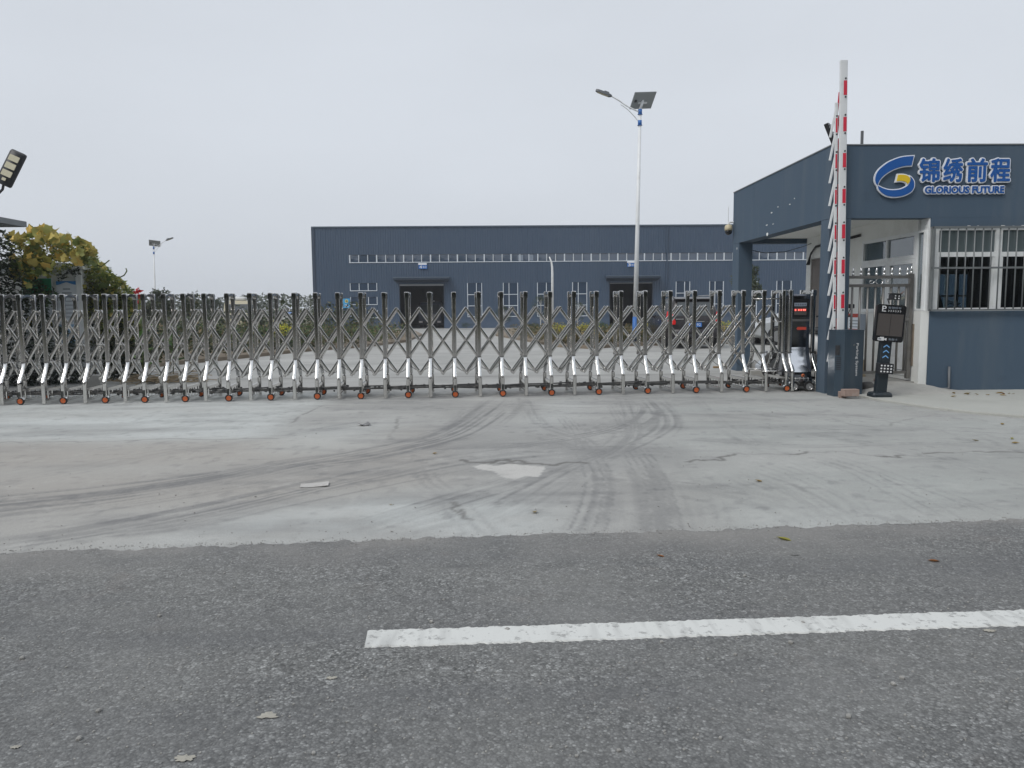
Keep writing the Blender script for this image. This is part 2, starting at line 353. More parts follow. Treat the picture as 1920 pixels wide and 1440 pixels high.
# ---------------------------------------------------------------- lettering
def text_thick(body, x0, x1, z0, z1, y, depth, rad, copies=12):
    """heavier lettering: the same glyphs laid round a small circle, each copy a hair deeper"""
    base = text_mb(body, x0, x1, z0, z1, y, depth); out = MB()
    for k in range(copies):
        a = 2*math.pi*k/copies
        out.add([(p[0]+rad*math.cos(a), p[1]-0.0002*k, p[2]+rad*math.sin(a)) for p in base.v], base.f)
    return out
def text_mb(body, x0, x1, z0, z1, y, depth=0.004, bold=0.0, keep=False):
    """lettering in the XZ plane facing -Y, fitted to a rectangle"""
    c = bpy.data.curves.new('lettering', 'FONT'); c.body = body; c.size = 1.0; c.offset = bold; c.resolution_u = 3
    o = bpy.data.objects.new('lettering', c); S.collection.objects.link(o)
    dg = bpy.context.evaluated_depsgraph_get(); me = o.evaluated_get(dg).to_mesh()
    vs = np.array([v.co[:] for v in me.vertices]) if len(me.vertices) else np.zeros((0, 3)); fs = [tuple(p.vertices) for p in me.polygons]
    o.evaluated_get(dg).to_mesh_clear(); bpy.data.objects.remove(o); bpy.data.curves.remove(c)
    mb = MB()
    if not len(vs): return mb
    lo, hi = vs.min(0), vs.max(0)
    sx = (x1-x0)/(hi[0]-lo[0]); sz = (z1-z0)/(hi[1]-lo[1])
    if keep: sx = sz = min(sx, sz)
    ed = {}
    for f in fs:
        for a, b in zip(f, f[1:]+f[:1]): ed[(a, b)] = ed.get((a, b), 0)+1
    N = len(vs); P0 = [(x0+(v[0]-lo[0])*sx, y, z0+(v[1]-lo[1])*sz) for v in vs]
    V = P0+[(p[0], y-depth, p[2]) for p in P0]
    F = [tuple(N+i for i in f) for f in fs]
    for (a, b) in ed:
        if (b, a) not in ed: F.append((a, b, N+b, N+a))
    mb.add(V, F); return mb

# ---------------------------------------------------------------- numpy noise
def vnoise(x, y, seed=0):
    xi = np.floor(x).astype(np.int64); yi = np.floor(y).astype(np.int64); xf = x-xi; yf = y-yi
    def h(a, b):
        n = (a*374761393+b*668265263+seed*974711) & 0x7fffffff
        n = ((n ^ (n >> 13))*1274126177) & 0x7fffffff
        return ((n ^ (n >> 16)) & 0xffff)/65535.0
    u = xf*xf*(3-2*xf); v = yf*yf*(3-2*yf)
    return (h(xi, yi)*(1-u)+h(xi+1, yi)*u)*(1-v)+(h(xi, yi+1)*(1-u)+h(xi+1, yi+1)*u)*v
def fbm(x, y, o=4, seed=0):
    s = 0; a = 0.5; t = 0
    for k in range(o):
        s = s+a*vnoise(x*2**k, y*2**k, seed+k*17); t += a; a *= 0.5
    return s/t
def in_poly(X, Y, poly):
    c = np.zeros(X.shape, bool); n = len(poly)
    for i in range(n):
        x1, y1 = poly[i]; x2, y2 = poly[(i+1) % n]
        if y1 == y2: continue
        k = (y1 > Y) != (y2 > Y)
        c ^= k & (X < (x2-x1)*(Y-y1)/(y2-y1)+x1)
    return c
def spline(pts, n=14):
    P = [np.array(p, float) for p in pts]; P = [2*P[0]-P[1]]+P+[2*P[-1]-P[-2]]; o = []
    for i in range(1, len(P)-2):
        for k in range(n):
            t = k/n; a, b, c, d = P[i-1:i+3]
            o.append(0.5*((2*b)+(-a+c)*t+(2*a-5*b+4*c-d)*t*t+(-a+3*b-3*c+d)*t**3))
    o.append(P[-2]); return np.array(o)

# ================================================================ GROUND
def grid_mesh(name, xs, ys, zf):
    X, Y = np.meshgrid(xs, ys); nx, ny = len(xs), len(ys)
    Z = zf(X, Y)
    co = np.stack([X.ravel(), Y.ravel(), Z.ravel()], 1).astype(np.float32)
    i = np.arange((ny-1)*(nx-1)); r_ = i//(nx-1); c_ = i % (nx-1); a = r_*nx+c_
    q = np.stack([a, a+1, a+nx+1, a+nx], 1).astype(np.int32)
    me = bpy.data.meshes.new(name); me.vertices.add(len(co)); me.vertices.foreach_set('co', co.ravel())
    me.loops.add(q.size); me.loops.foreach_set('vertex_index', q.ravel())
    me.polygons.add(len(q)); me.polygons.foreach_set('loop_start', np.arange(len(q), dtype=np.int32)*4)
    me.update(calc_edges=True); return me, X, Y
def fattr(me, name, arr):
    a = me.attributes.new(name, 'FLOAT', 'POINT'); a.data.foreach_set('value', np.ascontiguousarray(arr, np.float32).ravel())

# road edge line (world): from the photograph's asphalt/concrete joint
def road_edge(x): return 4.44+0.052*x+0.0035*x*x*(np.abs(x) < 4)+0.056*(np.abs(x) >= 4)*1.0

# --- the wide land
def ground_mat(name, a, b, c, sc=0.6):
    m_, t, p = principled(name); L = t.links.new
    tc = _n(t, 'ShaderNodeTexCoord'); n1 = _n(t, 'ShaderNodeTexNoise'); n1.inputs['Scale'].default_value = sc; n1.inputs['Detail'].default_value = 9
    L(tc.outputs['Object'], n1.inputs['Vector'])
    rp = _n(t, 'ShaderNodeValToRGB'); e = rp.color_ramp.elements
    e[0].position = 0.35; e[0].color = (*a, 1); e[1].position = 0.65; e[1].color = (*b, 1)
    k = e.new(0.5); k.color = (*c, 1)
    L(n1.outputs[0], rp.inputs[0]); L(rp.outputs[0], p.inputs['Base Color']); p.inputs['Roughness'].default_value = 0.95
    bp = _n(t, 'ShaderNodeBump'); bp.inputs['Strength'].default_value = 0.5; bp.inputs['Distance'].default_value = 0.05
    L(n1.outputs[0], bp.inputs['Height']); L(bp.outputs[0], p.inputs['Normal']); return m_
M['land'] = ground_mat('dry_grassland', (0.07, 0.075, 0.035), (0.16, 0.14, 0.09), (0.10, 0.10, 0.05))
gm = MB()
gm.add([(-3000, -3000, -0.42), (3000, -3000, -0.42), (3000, 5000, -0.42), (-3000, 5000, -0.42)], [(0, 1, 2, 3)])
kind(gm.build('ground', M['land']), 'structure')

# --- concrete (apron in front of the gate and the yard behind it)
def concrete_mat(name, attrs=True):
    m_, t, p = principled(name); L = t.links.new
    tc = _n(t, 'ShaderNodeTexCoord')
    def noise(sc, det=8, rough=0.6, vec=None):
        n_ = _n(t, 'ShaderNodeTexNoise'); n_.inputs['Scale'].default_value = sc; n_.inputs['Detail'].default_value = det; n_.inputs['Roughness'].default_value = rough
        L(vec or tc.outputs['Object'], n_.inputs['Vector']); return n_.outputs[0]
    def mix(f, a, b, typ='MIX'):
        x = _n(t, 'ShaderNodeMix', data_type='RGBA', blend_type=typ)
        (L(f, x.inputs['Factor']) if not isinstance(f, float) else setattr(x.inputs['Factor'], 'default_value', f))
        for s, k in ((a, 6), (b, 7)):
            if isinstance(s, tuple): x.inputs[k].default_value = (*s, 1)
            else: L(s, x.inputs[k])
        return x.outputs[2]
    def ramp(v, p0, p1, c0=0., c1=1.):
        r_ = _n(t, 'ShaderNodeMapRange'); L(v, r_.inputs[0]); r_.inputs[1].default_value = p0; r_.inputs[2].default_value = p1
        r_.inputs[3].default_value = c0; r_.inputs[4].default_value = c1; return r_.outputs[0]
    def attr(nm): return _n(t, 'ShaderNodeAttribute', attribute_name=nm).outputs['Fac']
    mp = _n(t, 'ShaderNodeMapping'); L(tc.outputs['Object'], mp.inputs[0]); mp.inputs['Scale'].default_value = (0.25, 1.1, 1)
    c = mix(ramp(noise(0.55, 9, 0.62), 0.34, 0.66), (0.325, 0.326, 0.314), (0.445, 0.447, 0.430))
    c = mix(ramp(noise(1.3, 8, 0.6, mp.outputs[0]), 0.46, 0.70, 0, 0.65), c, (0.295, 0.297, 0.292))
    if attrs:
        c = mix(attr('warm'), c, (0.385, 0.362, 0.330))
        c = mix(attr('cool'), c, (0.365, 0.392, 0.375))
        c = mix(attr('pale'), c, (0.590, 0.622, 0.612))
        c = mix(attr('dark'), c, (0.150, 0.153, 0.158))
        c = mix(attr('white'), c, (0.58, 0.57, 0.545))
        c = mix(attr('crack'), c, (0.10, 0.098, 0.092))
    # sand grains and pits
    c = mix(ramp(noise(120, 3, 0.7), 0.42, 0.64, 0, 0.40), c, (0.20, 0.195, 0.185))
    c = mix(ramp(noise(11, 7, 0.75), 0.52, 0.70, 0, 0.38), c, (0.26, 0.258, 0.25))
    c = mix(ramp(noise(4.5, 7, 0.7), 0.55, 0.72, 0, 0.35), c, (0.49, 0.485, 0.465))
    c = mix(ramp(noise(46, 4, 0.7), 0.55, 0.75, 0, 0.30), c, (0.50, 0.50, 0.48))
    L(c, p.inputs['Base Color']); p.inputs['Roughness'].default_value = 0.9; p.inputs['Specular IOR Level'].default_value = 0.3
    b = _n(t, 'ShaderNodeBump'); b.inputs['Strength'].default_value = 0.35; b.inputs['Distance'].default_value = 0.006
    L(noise(70, 6, 0.7), b.inputs['Height'])
    if attrs:
        b2 = _n(t, 'ShaderNodeBump'); b2.inputs['Strength'].default_value = 0.6; b2.inputs['Distance'].default_value = -0.008
        L(attr('crack'), b2.inputs['Height']); L(b.outputs[0], b2.inputs['Normal']); L(b2.outputs[0], p.inputs['Normal'])
    else: L(b.outputs[0], p.inputs['Normal'])
    return m_
M['apron'] = concrete_mat('worn_concrete'); M['yard'] = concrete_mat('yard_concrete', False)

xs = np.arange(-9.0, 10.01, 0.021); ys = np.arange(3.9, 12.92, 0.029)
ap, X, Y = grid_mesh('apron', xs, ys, lambda X, Y: 0.006*(fbm(X*0.7, Y*0.7, 3, 5)-0.5))
def px(*pts): return [tuple(G(*p)[:2]) for p in pts]
dark = np.zeros_like(X); pale = np.zeros_like(X); warm = np.zeros_like(X); cool = np.zeros_like(X); white = np.zeros_like(X); crack = np.zeros_like(X)
wx = X+(fbm(X*1.6, Y*1.6, 4, 3)-0.5)*0.7; wy = Y+(fbm(X*1.6+9, Y*1.6+4, 4, 8)-0.5)*0.7
def soft(poly, blur=1, wob=1.0):
    a = in_poly(X+(wx-X)*wob, Y+(wy-Y)*wob, poly).astype(float)
    for _ in range(blur):
        for ax in (0, 1):
            for k in (1, 2, 4, 8): a = (np.roll(a, k, ax)+np.roll(a, -k, ax)+2*a)/4
    return a
n_a = fbm(X*0.9, Y*2.2, 5, 11); n_b = fbm(X*3.1, Y*3.1, 4, 21); n_c = fbm(X*0.35+3, Y*1.4, 4, 31)
pale += soft(px((-700, 730), (-900, 832), (100, 828), (300, 822), (510, 824), (545, 790), (610, 758), (640, 735)), 1, 0.5)*np.clip(0.45+0.9*(n_a-0.35), 0.15, 0.95)
pale += soft(px((300, 1005), (560, 955), (780, 925), (960, 930), (1000, 995), (800, 1010), (560, 1018)), 2)*0.75*np.clip(n_b*1.6-0.1, 0, 1)
pale += soft(px((1330, 985), (1420, 940), (1600, 968), (1800, 962), (1800, 980), (1500, 995)), 2)*0.35
pale += soft(px((560, 800), (740, 790), (745, 830), (600, 850), (480, 850)), 2)*0.35
pale += soft(px((1040, 750), (1100, 750), (1060, 800), (1000, 805)), 2)*0.4
warm += soft(px((-600, 835), (500, 826), (800, 800), (860, 900), (600, 940), (300, 990), (-400, 1010)), 3)*np.clip(0.6+0.8*(n_c-0.4), 0, 0.9)
warm += soft(px((1150, 880), (1500, 890), (1560, 985), (1180, 985)), 3)*0.25
cool += soft(px((1200, 740), (2100, 740), (2100, 990), (1300, 990), (1250, 880)), 4)*np.clip(0.15+0.8*(n_c-0.3), 0, 0.5)
dark += soft(px((1590, 905), (1640, 903), (1662, 940), (1640, 955), (1600, 930)), 1, 0.4)*0.30
dark += soft(px((1000, 735), (1560, 735), (1500, 748), (1000, 756)), 2, 0.2)*0.10
dark += soft(px((-300, 950), (200, 915), (560, 855), (900, 800), (1020, 790), (980, 860), (700, 900), (400, 930), (-300, 990)), 3)*0.24
dark += soft(px((1000, 790), (1280, 790), (1300, 930), (1050, 960), (980, 880)), 3)*0.12
white += soft(px((880, 873), (900, 869), (925, 872), (950, 867), (985, 874), (1012, 876), (1006, 884), (1000, 894), (975, 892), (958, 898), (930, 893), (905, 882), (890, 879)), 0, 0.30)*np.clip(0.35+1.1*n_b, 0.4, 1.0)
white += soft(px((1320, 838), (1335, 836), (1350, 842), (1330, 846)), 1, 0.3)*0.25
crack += soft(px((940, 865), (1000, 868), (1006, 871), (930, 869)), 0, 0.12)*0.5

def track(pts, width, strength, mode='streak', grooves=0, seed=0, fade=(0.12, 0.12), var=0.6):
    """a tyre mark along a curve: streaks or tread grooves that follow it"""
    global dark
    P = spline(px(*pts)); d = np.diff(P, axis=0); L_ = np.hypot(d[:, 0], d[:, 1]); s0 = np.concatenate([[0], np.cumsum(L_)])
    x0, y0 = P.min(0)-width; x1, y1 = P.max(0)+width
    ix = np.where((xs > x0) & (xs < x1))[0]; iy = np.where((ys > y0) & (ys < y1))[0]
    if not len(ix) or not len(iy): return
    sl = np.s_[iy[0]:iy[-1]+1, ix[0]:ix[-1]+1]; x = X[sl]; y = Y[sl]
    best = np.full(x.shape, 1e9); bu = np.zeros(x.shape); bs = np.zeros(x.shape)
    for i in range(len(d)):
        tx, ty = d[i]/max(L_[i], 1e-9); rx = x-P[i, 0]; ry = y-P[i, 1]
        t = np.clip(rx*tx+ry*ty, 0, L_[i]); ex = rx-tx*t; ey = ry-ty*t; q = ex*ex+ey*ey
        u = rx*-ty+ry*tx; k = q < best; best[k] = q[k]; bu[k] = u[k]; bs[k] = s0[i]+t[k]
    T = s0[-1]; dist = np.sqrt(best)
    end = np.clip(bs/(fade[0]*T+1e-6), 0, 1)*np.clip((T-bs)/(fade[1]*T+1e-6), 0, 1)
    if mode == 'streak':
        st = fbm(bu*26+seed*7, bs*0.55+seed, 4, seed)
        a = np.clip((st-0.36)*3.4, 0, 1)*np.clip((width/2-dist)/(0.22*width), 0, 1)
        a = a*(1-var+var*2*fbm(bs*0.9, bu*2+5, 3, seed+3))
    else:
        a = 0; wob = (vnoise(bs*14, bu*0+seed, seed)-0.5)*0.014+(vnoise(bs*45, bu*0+seed, seed+1)-0.5)*0.012
        for g in range(grooves):
            c = (g/(max(1, grooves-1))-0.5)*width*0.86
            lw = 0.012 if mode == 'groove' else 0.02
            a = a+np.exp(-((bu-c-wob)/lw)**2)*(0.45+0.55*(vnoise(bs*3.0+g*5, bu*0, seed+g) > 0.25))
        a = np.clip(a, 0, 1)*(dist < width*0.7)
        a = a+0.22*np.clip((width/2-dist)/(0.1*width), 0, 1)*fbm(bs*3, bu*8, 3, seed)
    dark[sl] = np.maximum(dark[sl], np.clip(a*end*strength, 0, 0.9))
track([(-200, 985), (0, 958), (200, 936), (420, 902), (560, 872), (700, 852), (850, 816), (925, 772), (960, 742)], 0.80, 0.90, seed=1, fade=(0.01, 0.2))
track([(-200, 955), (0, 940), (240, 915), (500, 878), (720, 838), (860, 800), (900, 760)], 0.50, 0.80, seed=2, fade=(0.01, 0.2))
track([(-100, 1035), (150, 1000), (400, 953), (600, 908), (800, 866), (1000, 836), (1160, 805), (1215, 770), (1195, 742)], 0.6, 0.55, seed=3, fade=(0.05, 0.2))
track([(100, 1010), (330, 985), (520, 945), (720, 905), (900, 870), (1100, 850)], 0.34, 0.52, seed=4)
track([(0, 905), (150, 880), (300, 850), (500, 820), (700, 790)], 0.4, 0.22, seed=5)
track([(0, 835), (200, 815), (400, 790), (600, 762)], 0.3, 0.18, seed=15)
track([(650, 1000), (760, 965), (880, 930), (1020, 890), (1150, 850), (1235, 810), (1245, 780), (1215, 745)], 0.48, 0.62, seed=6, fade=(0.1, 0.1))
track([(850, 1000), (950, 950), (1040, 900), (1100, 868), (1160, 835), (1180, 800), (1165, 745)], 0.40, 0.64, seed=7, fade=(0.1, 0.1))
track([(960, 990), (1030, 945), (1080, 905), (1115, 860), (1090, 825), (1020, 800), (990, 770), (985, 742)], 0.30, 0.36, seed=8)
track([(1095, 840), (1118, 880), (1123, 910), (1116, 955), (1098, 998)], 0.25, 0.56, 'groove', 4, seed=9, fade=(0.25, 0.02))
track([(1180, 830), (1208, 870), (1226, 915), (1236, 955), (1240, 996)], 0.28, 0.54, 'groove', 5, seed=10, fade=(0.25, 0.02))
track([(1055, 780), (1085, 815), (1105, 850)], 0.2, 0.38, 'groove', 4, seed=12)
track([(1150, 760), (1175, 800), (1190, 840)], 0.2, 0.38, 'groove', 4, seed=13)
track([(1120, 890), (1140, 930), (1150, 990)], 0.20, 0.34, 'streak', seed=14)
track([(1270, 860), (1310, 910), (1330, 960), (1335, 990)], 0.35, 0.22, 'streak', seed=16)
track([(1370, 885), (1440, 915), (1510, 950), (1560, 990)], 0.30, 0.22, 'tread', 4, seed=17)
track([(1430, 870), (1500, 895), (1570, 935), (1600, 985)], 0.34, 0.20, 'tread', 4, seed=18)
track([(1510, 855), (1600, 880), (1690, 925), (1790, 980)], 0.22, 0.34, 'groove', 3, seed=19)
track([(1540, 850), (1640, 880), (1780, 930), (1900, 970)], 0.12, 0.30, 'groove', 2, seed=20)
track([(780, 850), (785, 880), (800, 905), (830, 925)], 0.26, 0.30, 'tread', 4, seed=22)
track([(850, 935), (870, 965), (905, 1002)], 0.22, 0.34, 'tread', 3, seed=23)
track([(830, 815), (870, 835), (900, 860)], 0.22, 0.26, 'tread', 3, seed=24)
track([(1300, 770), (1500, 780), (1700, 800), (2000, 815)], 0.5, 0.24, seed=25)
track([(1250, 820), (1500, 835), (1750, 830), (2000, 850)], 0.35, 0.24, seed=26)
track([(1400, 750), (1560, 775), (1760, 800), (2000, 880)], 0.5, 0.20, seed=27)
track([(1240, 900), (1400, 930), (1560, 985)], 0.5, 0.20, seed=28)
track([(1300, 745), (1360, 800), (1500, 870), (1720, 940)], 0.36, 0.20, seed=29)
track([(1500, 810), (1700, 845), (1920, 900)], 0.4, 0.26, seed=30)
track([(1105, 850), (1125, 900), (1118, 950), (1095, 1000)], 0.42, 0.42, seed=33, fade=(0.3, 0.02))
track([(1190, 850), (1222, 905), (1238, 955), (1246, 1000)], 0.46, 0.42, seed=34, fade=(0.3, 0.02))
track([(1400, 880), (1500, 915), (1590, 965), (1620, 1000)], 0.55, 0.30, seed=35)
track([(700, 1000), (860, 960), (1010, 905), (1120, 860)], 0.6, 0.26, seed=36)
track([(880, 1000), (960, 965), (1050, 930), (1180, 900), (1330, 880)], 0.35, 0.22, seed=37)
track([(600, 890), (760, 868), (900, 850), (1060, 848), (1250, 850)], 0.5, 0.26, seed=38)
track([(520, 780), (700, 775), (900, 765), (1200, 770), (1500, 790)], 0.5, 0.22, seed=39)
track([(980, 742), (1000, 790), (1060, 830), (1160, 850), (1330, 860)], 0.3, 0.30, seed=40)
def crk(pts, wdt=0.008, st=0.9, seed=0, amp=0.10):
    global crack
    P = spline(px(*pts), 10); n = len(P); t = np.arange(n)*0.7
    P = P+np.stack([(fbm(t, t*0+seed, 3, seed)-0.5)*amp, (fbm(t+40, t*0+seed, 3, seed)-0.5)*amp*2], 1)
    x0, y0 = P.min(0)-0.1; x1, y1 = P.max(0)+0.1
    ix = np.where((xs > x0) & (xs < x1))[0]; iy = np.where((ys > y0) & (ys < y1))[0]
    sl = np.s_[iy[0]:iy[-1]+1, ix[0]:ix[-1]+1]; x = X[sl]; y = Y[sl]; best = np.full(x.shape, 9.)
    for i in range(n-1):
        dx, dy = P[i+1]-P[i]; l2 = dx*dx+dy*dy+1e-12; tt = np.clip(((x-P[i, 0])*dx+(y-P[i, 1])*dy)/l2, 0, 1)
        best = np.minimum(best, np.hypot(x-P[i, 0]-dx*tt, y-P[i, 1]-dy*tt))
    crack[sl] = np.maximum(crack[sl], np.clip(1.4-best/wdt/1.6, 0, 1)*st*(0.35+0.65*(fbm(x*4, y*4, 2, seed+9) > 0.42)))
crk([(1290, 865), (1340, 862), (1375, 852), (1460, 852), (1560, 848), (1680, 856), (1760, 850), (1920, 848)], 0.014, 0.75, 1)
crk([(860, 862), (900, 868), (950, 863), (1010, 870), (1100, 868)], 0.016, 0.8, 2)
crk([(0, 829), (180, 829), (300, 824), (520, 822)], 0.010, 0.5, 3)
crk([(545, 793), (575, 775), (600, 762)], 0.012, 0.5, 4)
crk([(730, 820), (745, 800), (748, 785)], 0.012, 0.5, 5)
crk([(850, 940), (855, 955), (880, 970)], 0.010, 0.6, 6)
crk([(1560, 790), (1640, 800), (1700, 785), (1760, 778)], 0.010, 0.4, 7)
dark *= np.clip(0.55+0.75*fbm(X*7, Y*7, 3, 61), 0.2, 1.1)
dark += np.clip((fbm(X*9, Y*9, 3, 77)-0.66)*2.5, 0, 0.25)+np.clip((fbm(X*0.8+7, Y*3.2, 5, 55)-0.52)*1.4, 0, 0.28)
# a patchy darker band under the gate line
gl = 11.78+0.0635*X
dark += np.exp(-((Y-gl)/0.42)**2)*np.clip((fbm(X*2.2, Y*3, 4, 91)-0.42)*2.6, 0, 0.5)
for nm, a in (('dark', np.clip(dark, 0, 0.85)), ('pale', np.clip(pale, 0, 1)), ('warm', np.clip(warm, 0, 1)), ('cool', np.clip(cool, 0, 1)), ('white', np.clip(white, 0, 0.85)), ('crack', np.clip(crack, 0, 0.9))):
    fattr(ap, nm, a)
smooth_me(ap)
kind(obj('apron', ap, M['apron']), 'structure')

yd = MB()
ysteps = [12.92, 14, 16, 20, 24, 26]+list(range(28, 64, 2))+[66.2]
for a, b in zip(ysteps[:-1], ysteps[1:]):
    n = len(yd.v)
    yd.add([(-34, a, gz(a)-0.001), (46, a, gz(a)-0.001), (46, b, gz(b)-0.001), (-34, b, gz(b)-0.001)], [(0, 1, 2, 3)])
yard = kind(yd.build('yard', M['yard']), 'structure')
# joints cut across the yard slabs: thin recessed strips of darker filler
jt = mat('joint_filler', (0.16, 0.155, 0.145), 0.95)
for k, yy in enumerate((15.2, 19.0, 23.0)):
    j = MB(); q = random.Random(k); pts = []
    for i in range(61):
        x = -9+i*0.35; pts.append((x, yy+0.01*q.uniform(-1, 1)+0.02*x))
    V = []; F = []
    for i, (x, y) in enumerate(pts):
        V += [(x, y-0.018, gz(y)+0.003), (x, y+0.018, gz(y)+0.003)]
        if i: F.append((2*i-2, 2*i, 2*i+1, 2*i-1))
    j.add(V, F).build('joint', jt, yard)
# side ground of the apron beyond the frame
for sx0, sx1 in ((-60, -9.0), (10.0, 60)):
    s_ = MB().add([(sx0, 3.0, -0.004), (sx1, 3.0, -0.004), (sx1, 12.92, -0.004), (sx0, 12.92, -0.004)], [(0, 1, 2, 3)])
    kind(s_.build('verge', M['yard']), 'structure')

# --- asphalt road
def asphalt_mat():
    m_, t, p = principled('worn_asphalt'); L = t.links.new
    tc = _n(t, 'ShaderNodeTexCoord')
    nd = _n(t, 'ShaderNodeTexNoise'); nd.inputs['Scale'].default_value = 60; nd.inputs['Detail'].default_value = 2; L(tc.outputs['Object'], nd.inputs['Vector'])
    va = _n(t, 'ShaderNodeVectorMath', operation='MULTIPLY_ADD'); L(nd.outputs['Color'], va.inputs[0]); va.inputs[1].default_value = (0.008,)*3; L(tc.outputs['Object'], va.inputs[2])
    def vor(sc, feat='F1'):
        v = _n(t, 'ShaderNodeTexVoronoi', feature=feat); v.inputs['Scale'].default_value = sc; L(va.outputs[0], v.inputs['Vector']); return v
    def rampc(v, stops, interp='LINEAR'):
        r_ = _n(t, 'ShaderNodeValToRGB'); r_.color_ramp.interpolation = interp; e = r_.color_ramp.elements
        e[0].position, e[0].color = stops[0][0], (*stops[0][1], 1); e[1].position, e[1].color = stops[-1][0], (*stops[-1][1], 1)
        for q, c in stops[1:-1]: k = e.new(q); k.color = (*c, 1)
        L(v, r_.inputs[0]); return r_.outputs[0]
    def mix(f, a, b, typ='MIX'):
        x = _n(t, 'ShaderNodeMix', data_type='RGBA', blend_type=typ)
        if isinstance(f, float): x.inputs['Factor'].default_value = f
        else: L(f, x.inputs['Factor'])
        for s, k in ((a, 6), (b, 7)):
            if isinstance(s, tuple): x.inputs[k].default_value = (*s, 1)
            else: L(s, x.inputs[k])
        return x.outputs[2]
    sep = _n(t, 'ShaderNodeSeparateColor'); v1 = vor(105); L(v1.outputs['Color'], sep.inputs[0])
    g = lambda x: (x, x*1.02, x*1.005)
    c1 = rampc(sep.outputs[0], [(0.0, g(0.060)), (0.15, g(0.115)), (0.55, g(0.195)), (0.82, g(0.265)), (0.94, g(0.38)), (1.0, g(0.56))])
    sep2 = _n(t, 'ShaderNodeSeparateColor'); v2 = vor(48); L(v2.outputs['Color'], sep2.inputs[0])
    c2 = rampc(sep2.outputs[1], [(0.0, g(0.07)), (0.3, g(0.145)), (0.7, g(0.20)), (0.92, g(0.28)), (1.0, g(0.52))])
    c = mix(0.42, c1, c2)
    # gaps between stones
    f1 = rampc(v1.outputs['Distance'], [(0.42, (0, 0, 0)), (0.75, (1, 1, 1))])
    fsep = _n(t, 'ShaderNodeRGBToBW'); L(f1, fsep.inputs[0]); fm = _n(t, 'ShaderNodeMath', operation='MULTIPLY'); L(fsep.outputs[0], fm.inputs[0]); fm.inputs[1].default_value = 0.55
    c = mix(fm.outputs[0], c, (0.058, 0.059, 0.059))
    def noise(sc, det, lo, hi, o0, o1, scv=None):
        n_ = _n(t, 'ShaderNodeTexNoise'); n_.inputs['Scale'].default_value = sc; n_.inputs['Detail'].default_value = det; n_.inputs['Roughness'].default_value = 0.65
        if scv:
            mp = _n(t, 'ShaderNodeMapping'); mp.inputs['Scale'].default_value = scv; L(tc.outputs['Object'], mp.inputs[0]); L(mp.outputs[0], n_.inputs['Vector'])
        else: L(tc.outputs['Object'], n_.inputs['Vector'])
        r_ = _n(t, 'ShaderNodeMapRange'); L(n_.outputs[0], r_.inputs[0]); r_.inputs[1].default_value = lo; r_.inputs[2].default_value = hi; r_.inputs[3].default_value = o0; r_.inputs[4].default_value = o1
        return r_.outputs[0]
    c = mix(noise(0.8, 6, 0.38, 0.66, 0, 0.55), c, (0.205, 0.206, 0.198))           # dusty areas
    c = mix(noise(1.1, 7, 0.42, 0.66, 0, 0.55, (0.22, 1.4, 1)), c, (0.115, 0.118, 0.124))   # wheel-polished bands
    c = mix(noise(9, 6, 0.56, 0.74, 0, 0.35), c, (0.085, 0.085, 0.087))
    c = mix(noise(0.45, 8, 0.5, 0.62, 0, 0.35), c, (0.255, 0.257, 0.248))
    c = mix(noise(3.4, 8, 0.60, 0.70, 0, 0.5, (0.5, 1.2, 1)), c, (0.10, 0.102, 0.104))
    c = mix(noise(2.3, 5, 0.60, 0.75, 0, 0.25), c, (0.23, 0.20, 0.185))
    at = _n(t, 'ShaderNodeAttribute', attribute_name='dust')
    c = mix(at.outputs['Fac'], c, (0.27, 0.262, 0.248))
    L(c, p.inputs['Base Color']); p.inputs['Roughness'].default_value = 0.86; p.inputs['Specular IOR Level'].default_value = 0.3
    b = _n(t, 'ShaderNodeBump'); b.inputs['Strength'].default_value = 0.75; b.inputs['Distance'].default_value = 0.004; b.invert = True
    L(v1.outputs['Distance'], b.inputs['Height'])
    b2 = _n(t, 'ShaderNodeBump'); b2.inputs['Strength'].default_value = 0.5; b2.inputs['Distance'].default_value = 0.006
    L(sep2.outputs[1], b2.inputs['Height']); L(b.outputs[0], b2.inputs['Normal']); L(b2.outputs[0], p.inputs['Normal'])
    return m_
M['asphalt'] = asphalt_mat()
xs2 = np.concatenate([np.linspace(-60, -5.5, 20), np.arange(-5.4, 5.8, 0.02), np.linspace(6, 60, 20)])
vv = np.concatenate([np.linspace(0, 1, 26)**2.2])
X2, V2 = np.meshgrid(xs2, vv)
edge = 4.44+0.062*X2+np.clip(np.abs(X2)-2.5, 0, 3)*0*X2+(fbm(X2*1.1, X2*0, 4, 41)-0.5)*0.10+(fbm(X2*9, X2*0+3, 4, 42)-0.5)*0.07+(vnoise(X2*38, X2*0, 43)-0.5)*0.045
Y2 = edge*(1-V2)+(-9.5)*V2
Z2 = 0.020*np.clip((edge-Y2)/0.10, 0, 1)+0.003+(fbm(X2*14, Y2*14, 2, 4)-0.5)*0.008*np.clip((edge-Y2)/0.05, 0, 1)*np.clip(1-(edge-Y2)/0.5, 0, 1)
rd, _, _ = grid_mesh('road', xs2, vv, lambda a, b: a*0)
co = np.stack([X2.ravel(), Y2.ravel(), Z2.ravel()], 1).astype(np.float32); rd.vertices.foreach_set('co', co.ravel()); rd.update()
rd.flip_normals()
fattr(rd, 'dust', np.clip(0.85-(edge-Y2)/0.75, 0, 0.8)*np.clip(fbm(X2*2.0, Y2*3, 4, 50)*2.0-0.45, 0, 1))
smooth_me(rd)
road = kind(obj('road', rd, M['asphalt']), 'structure')
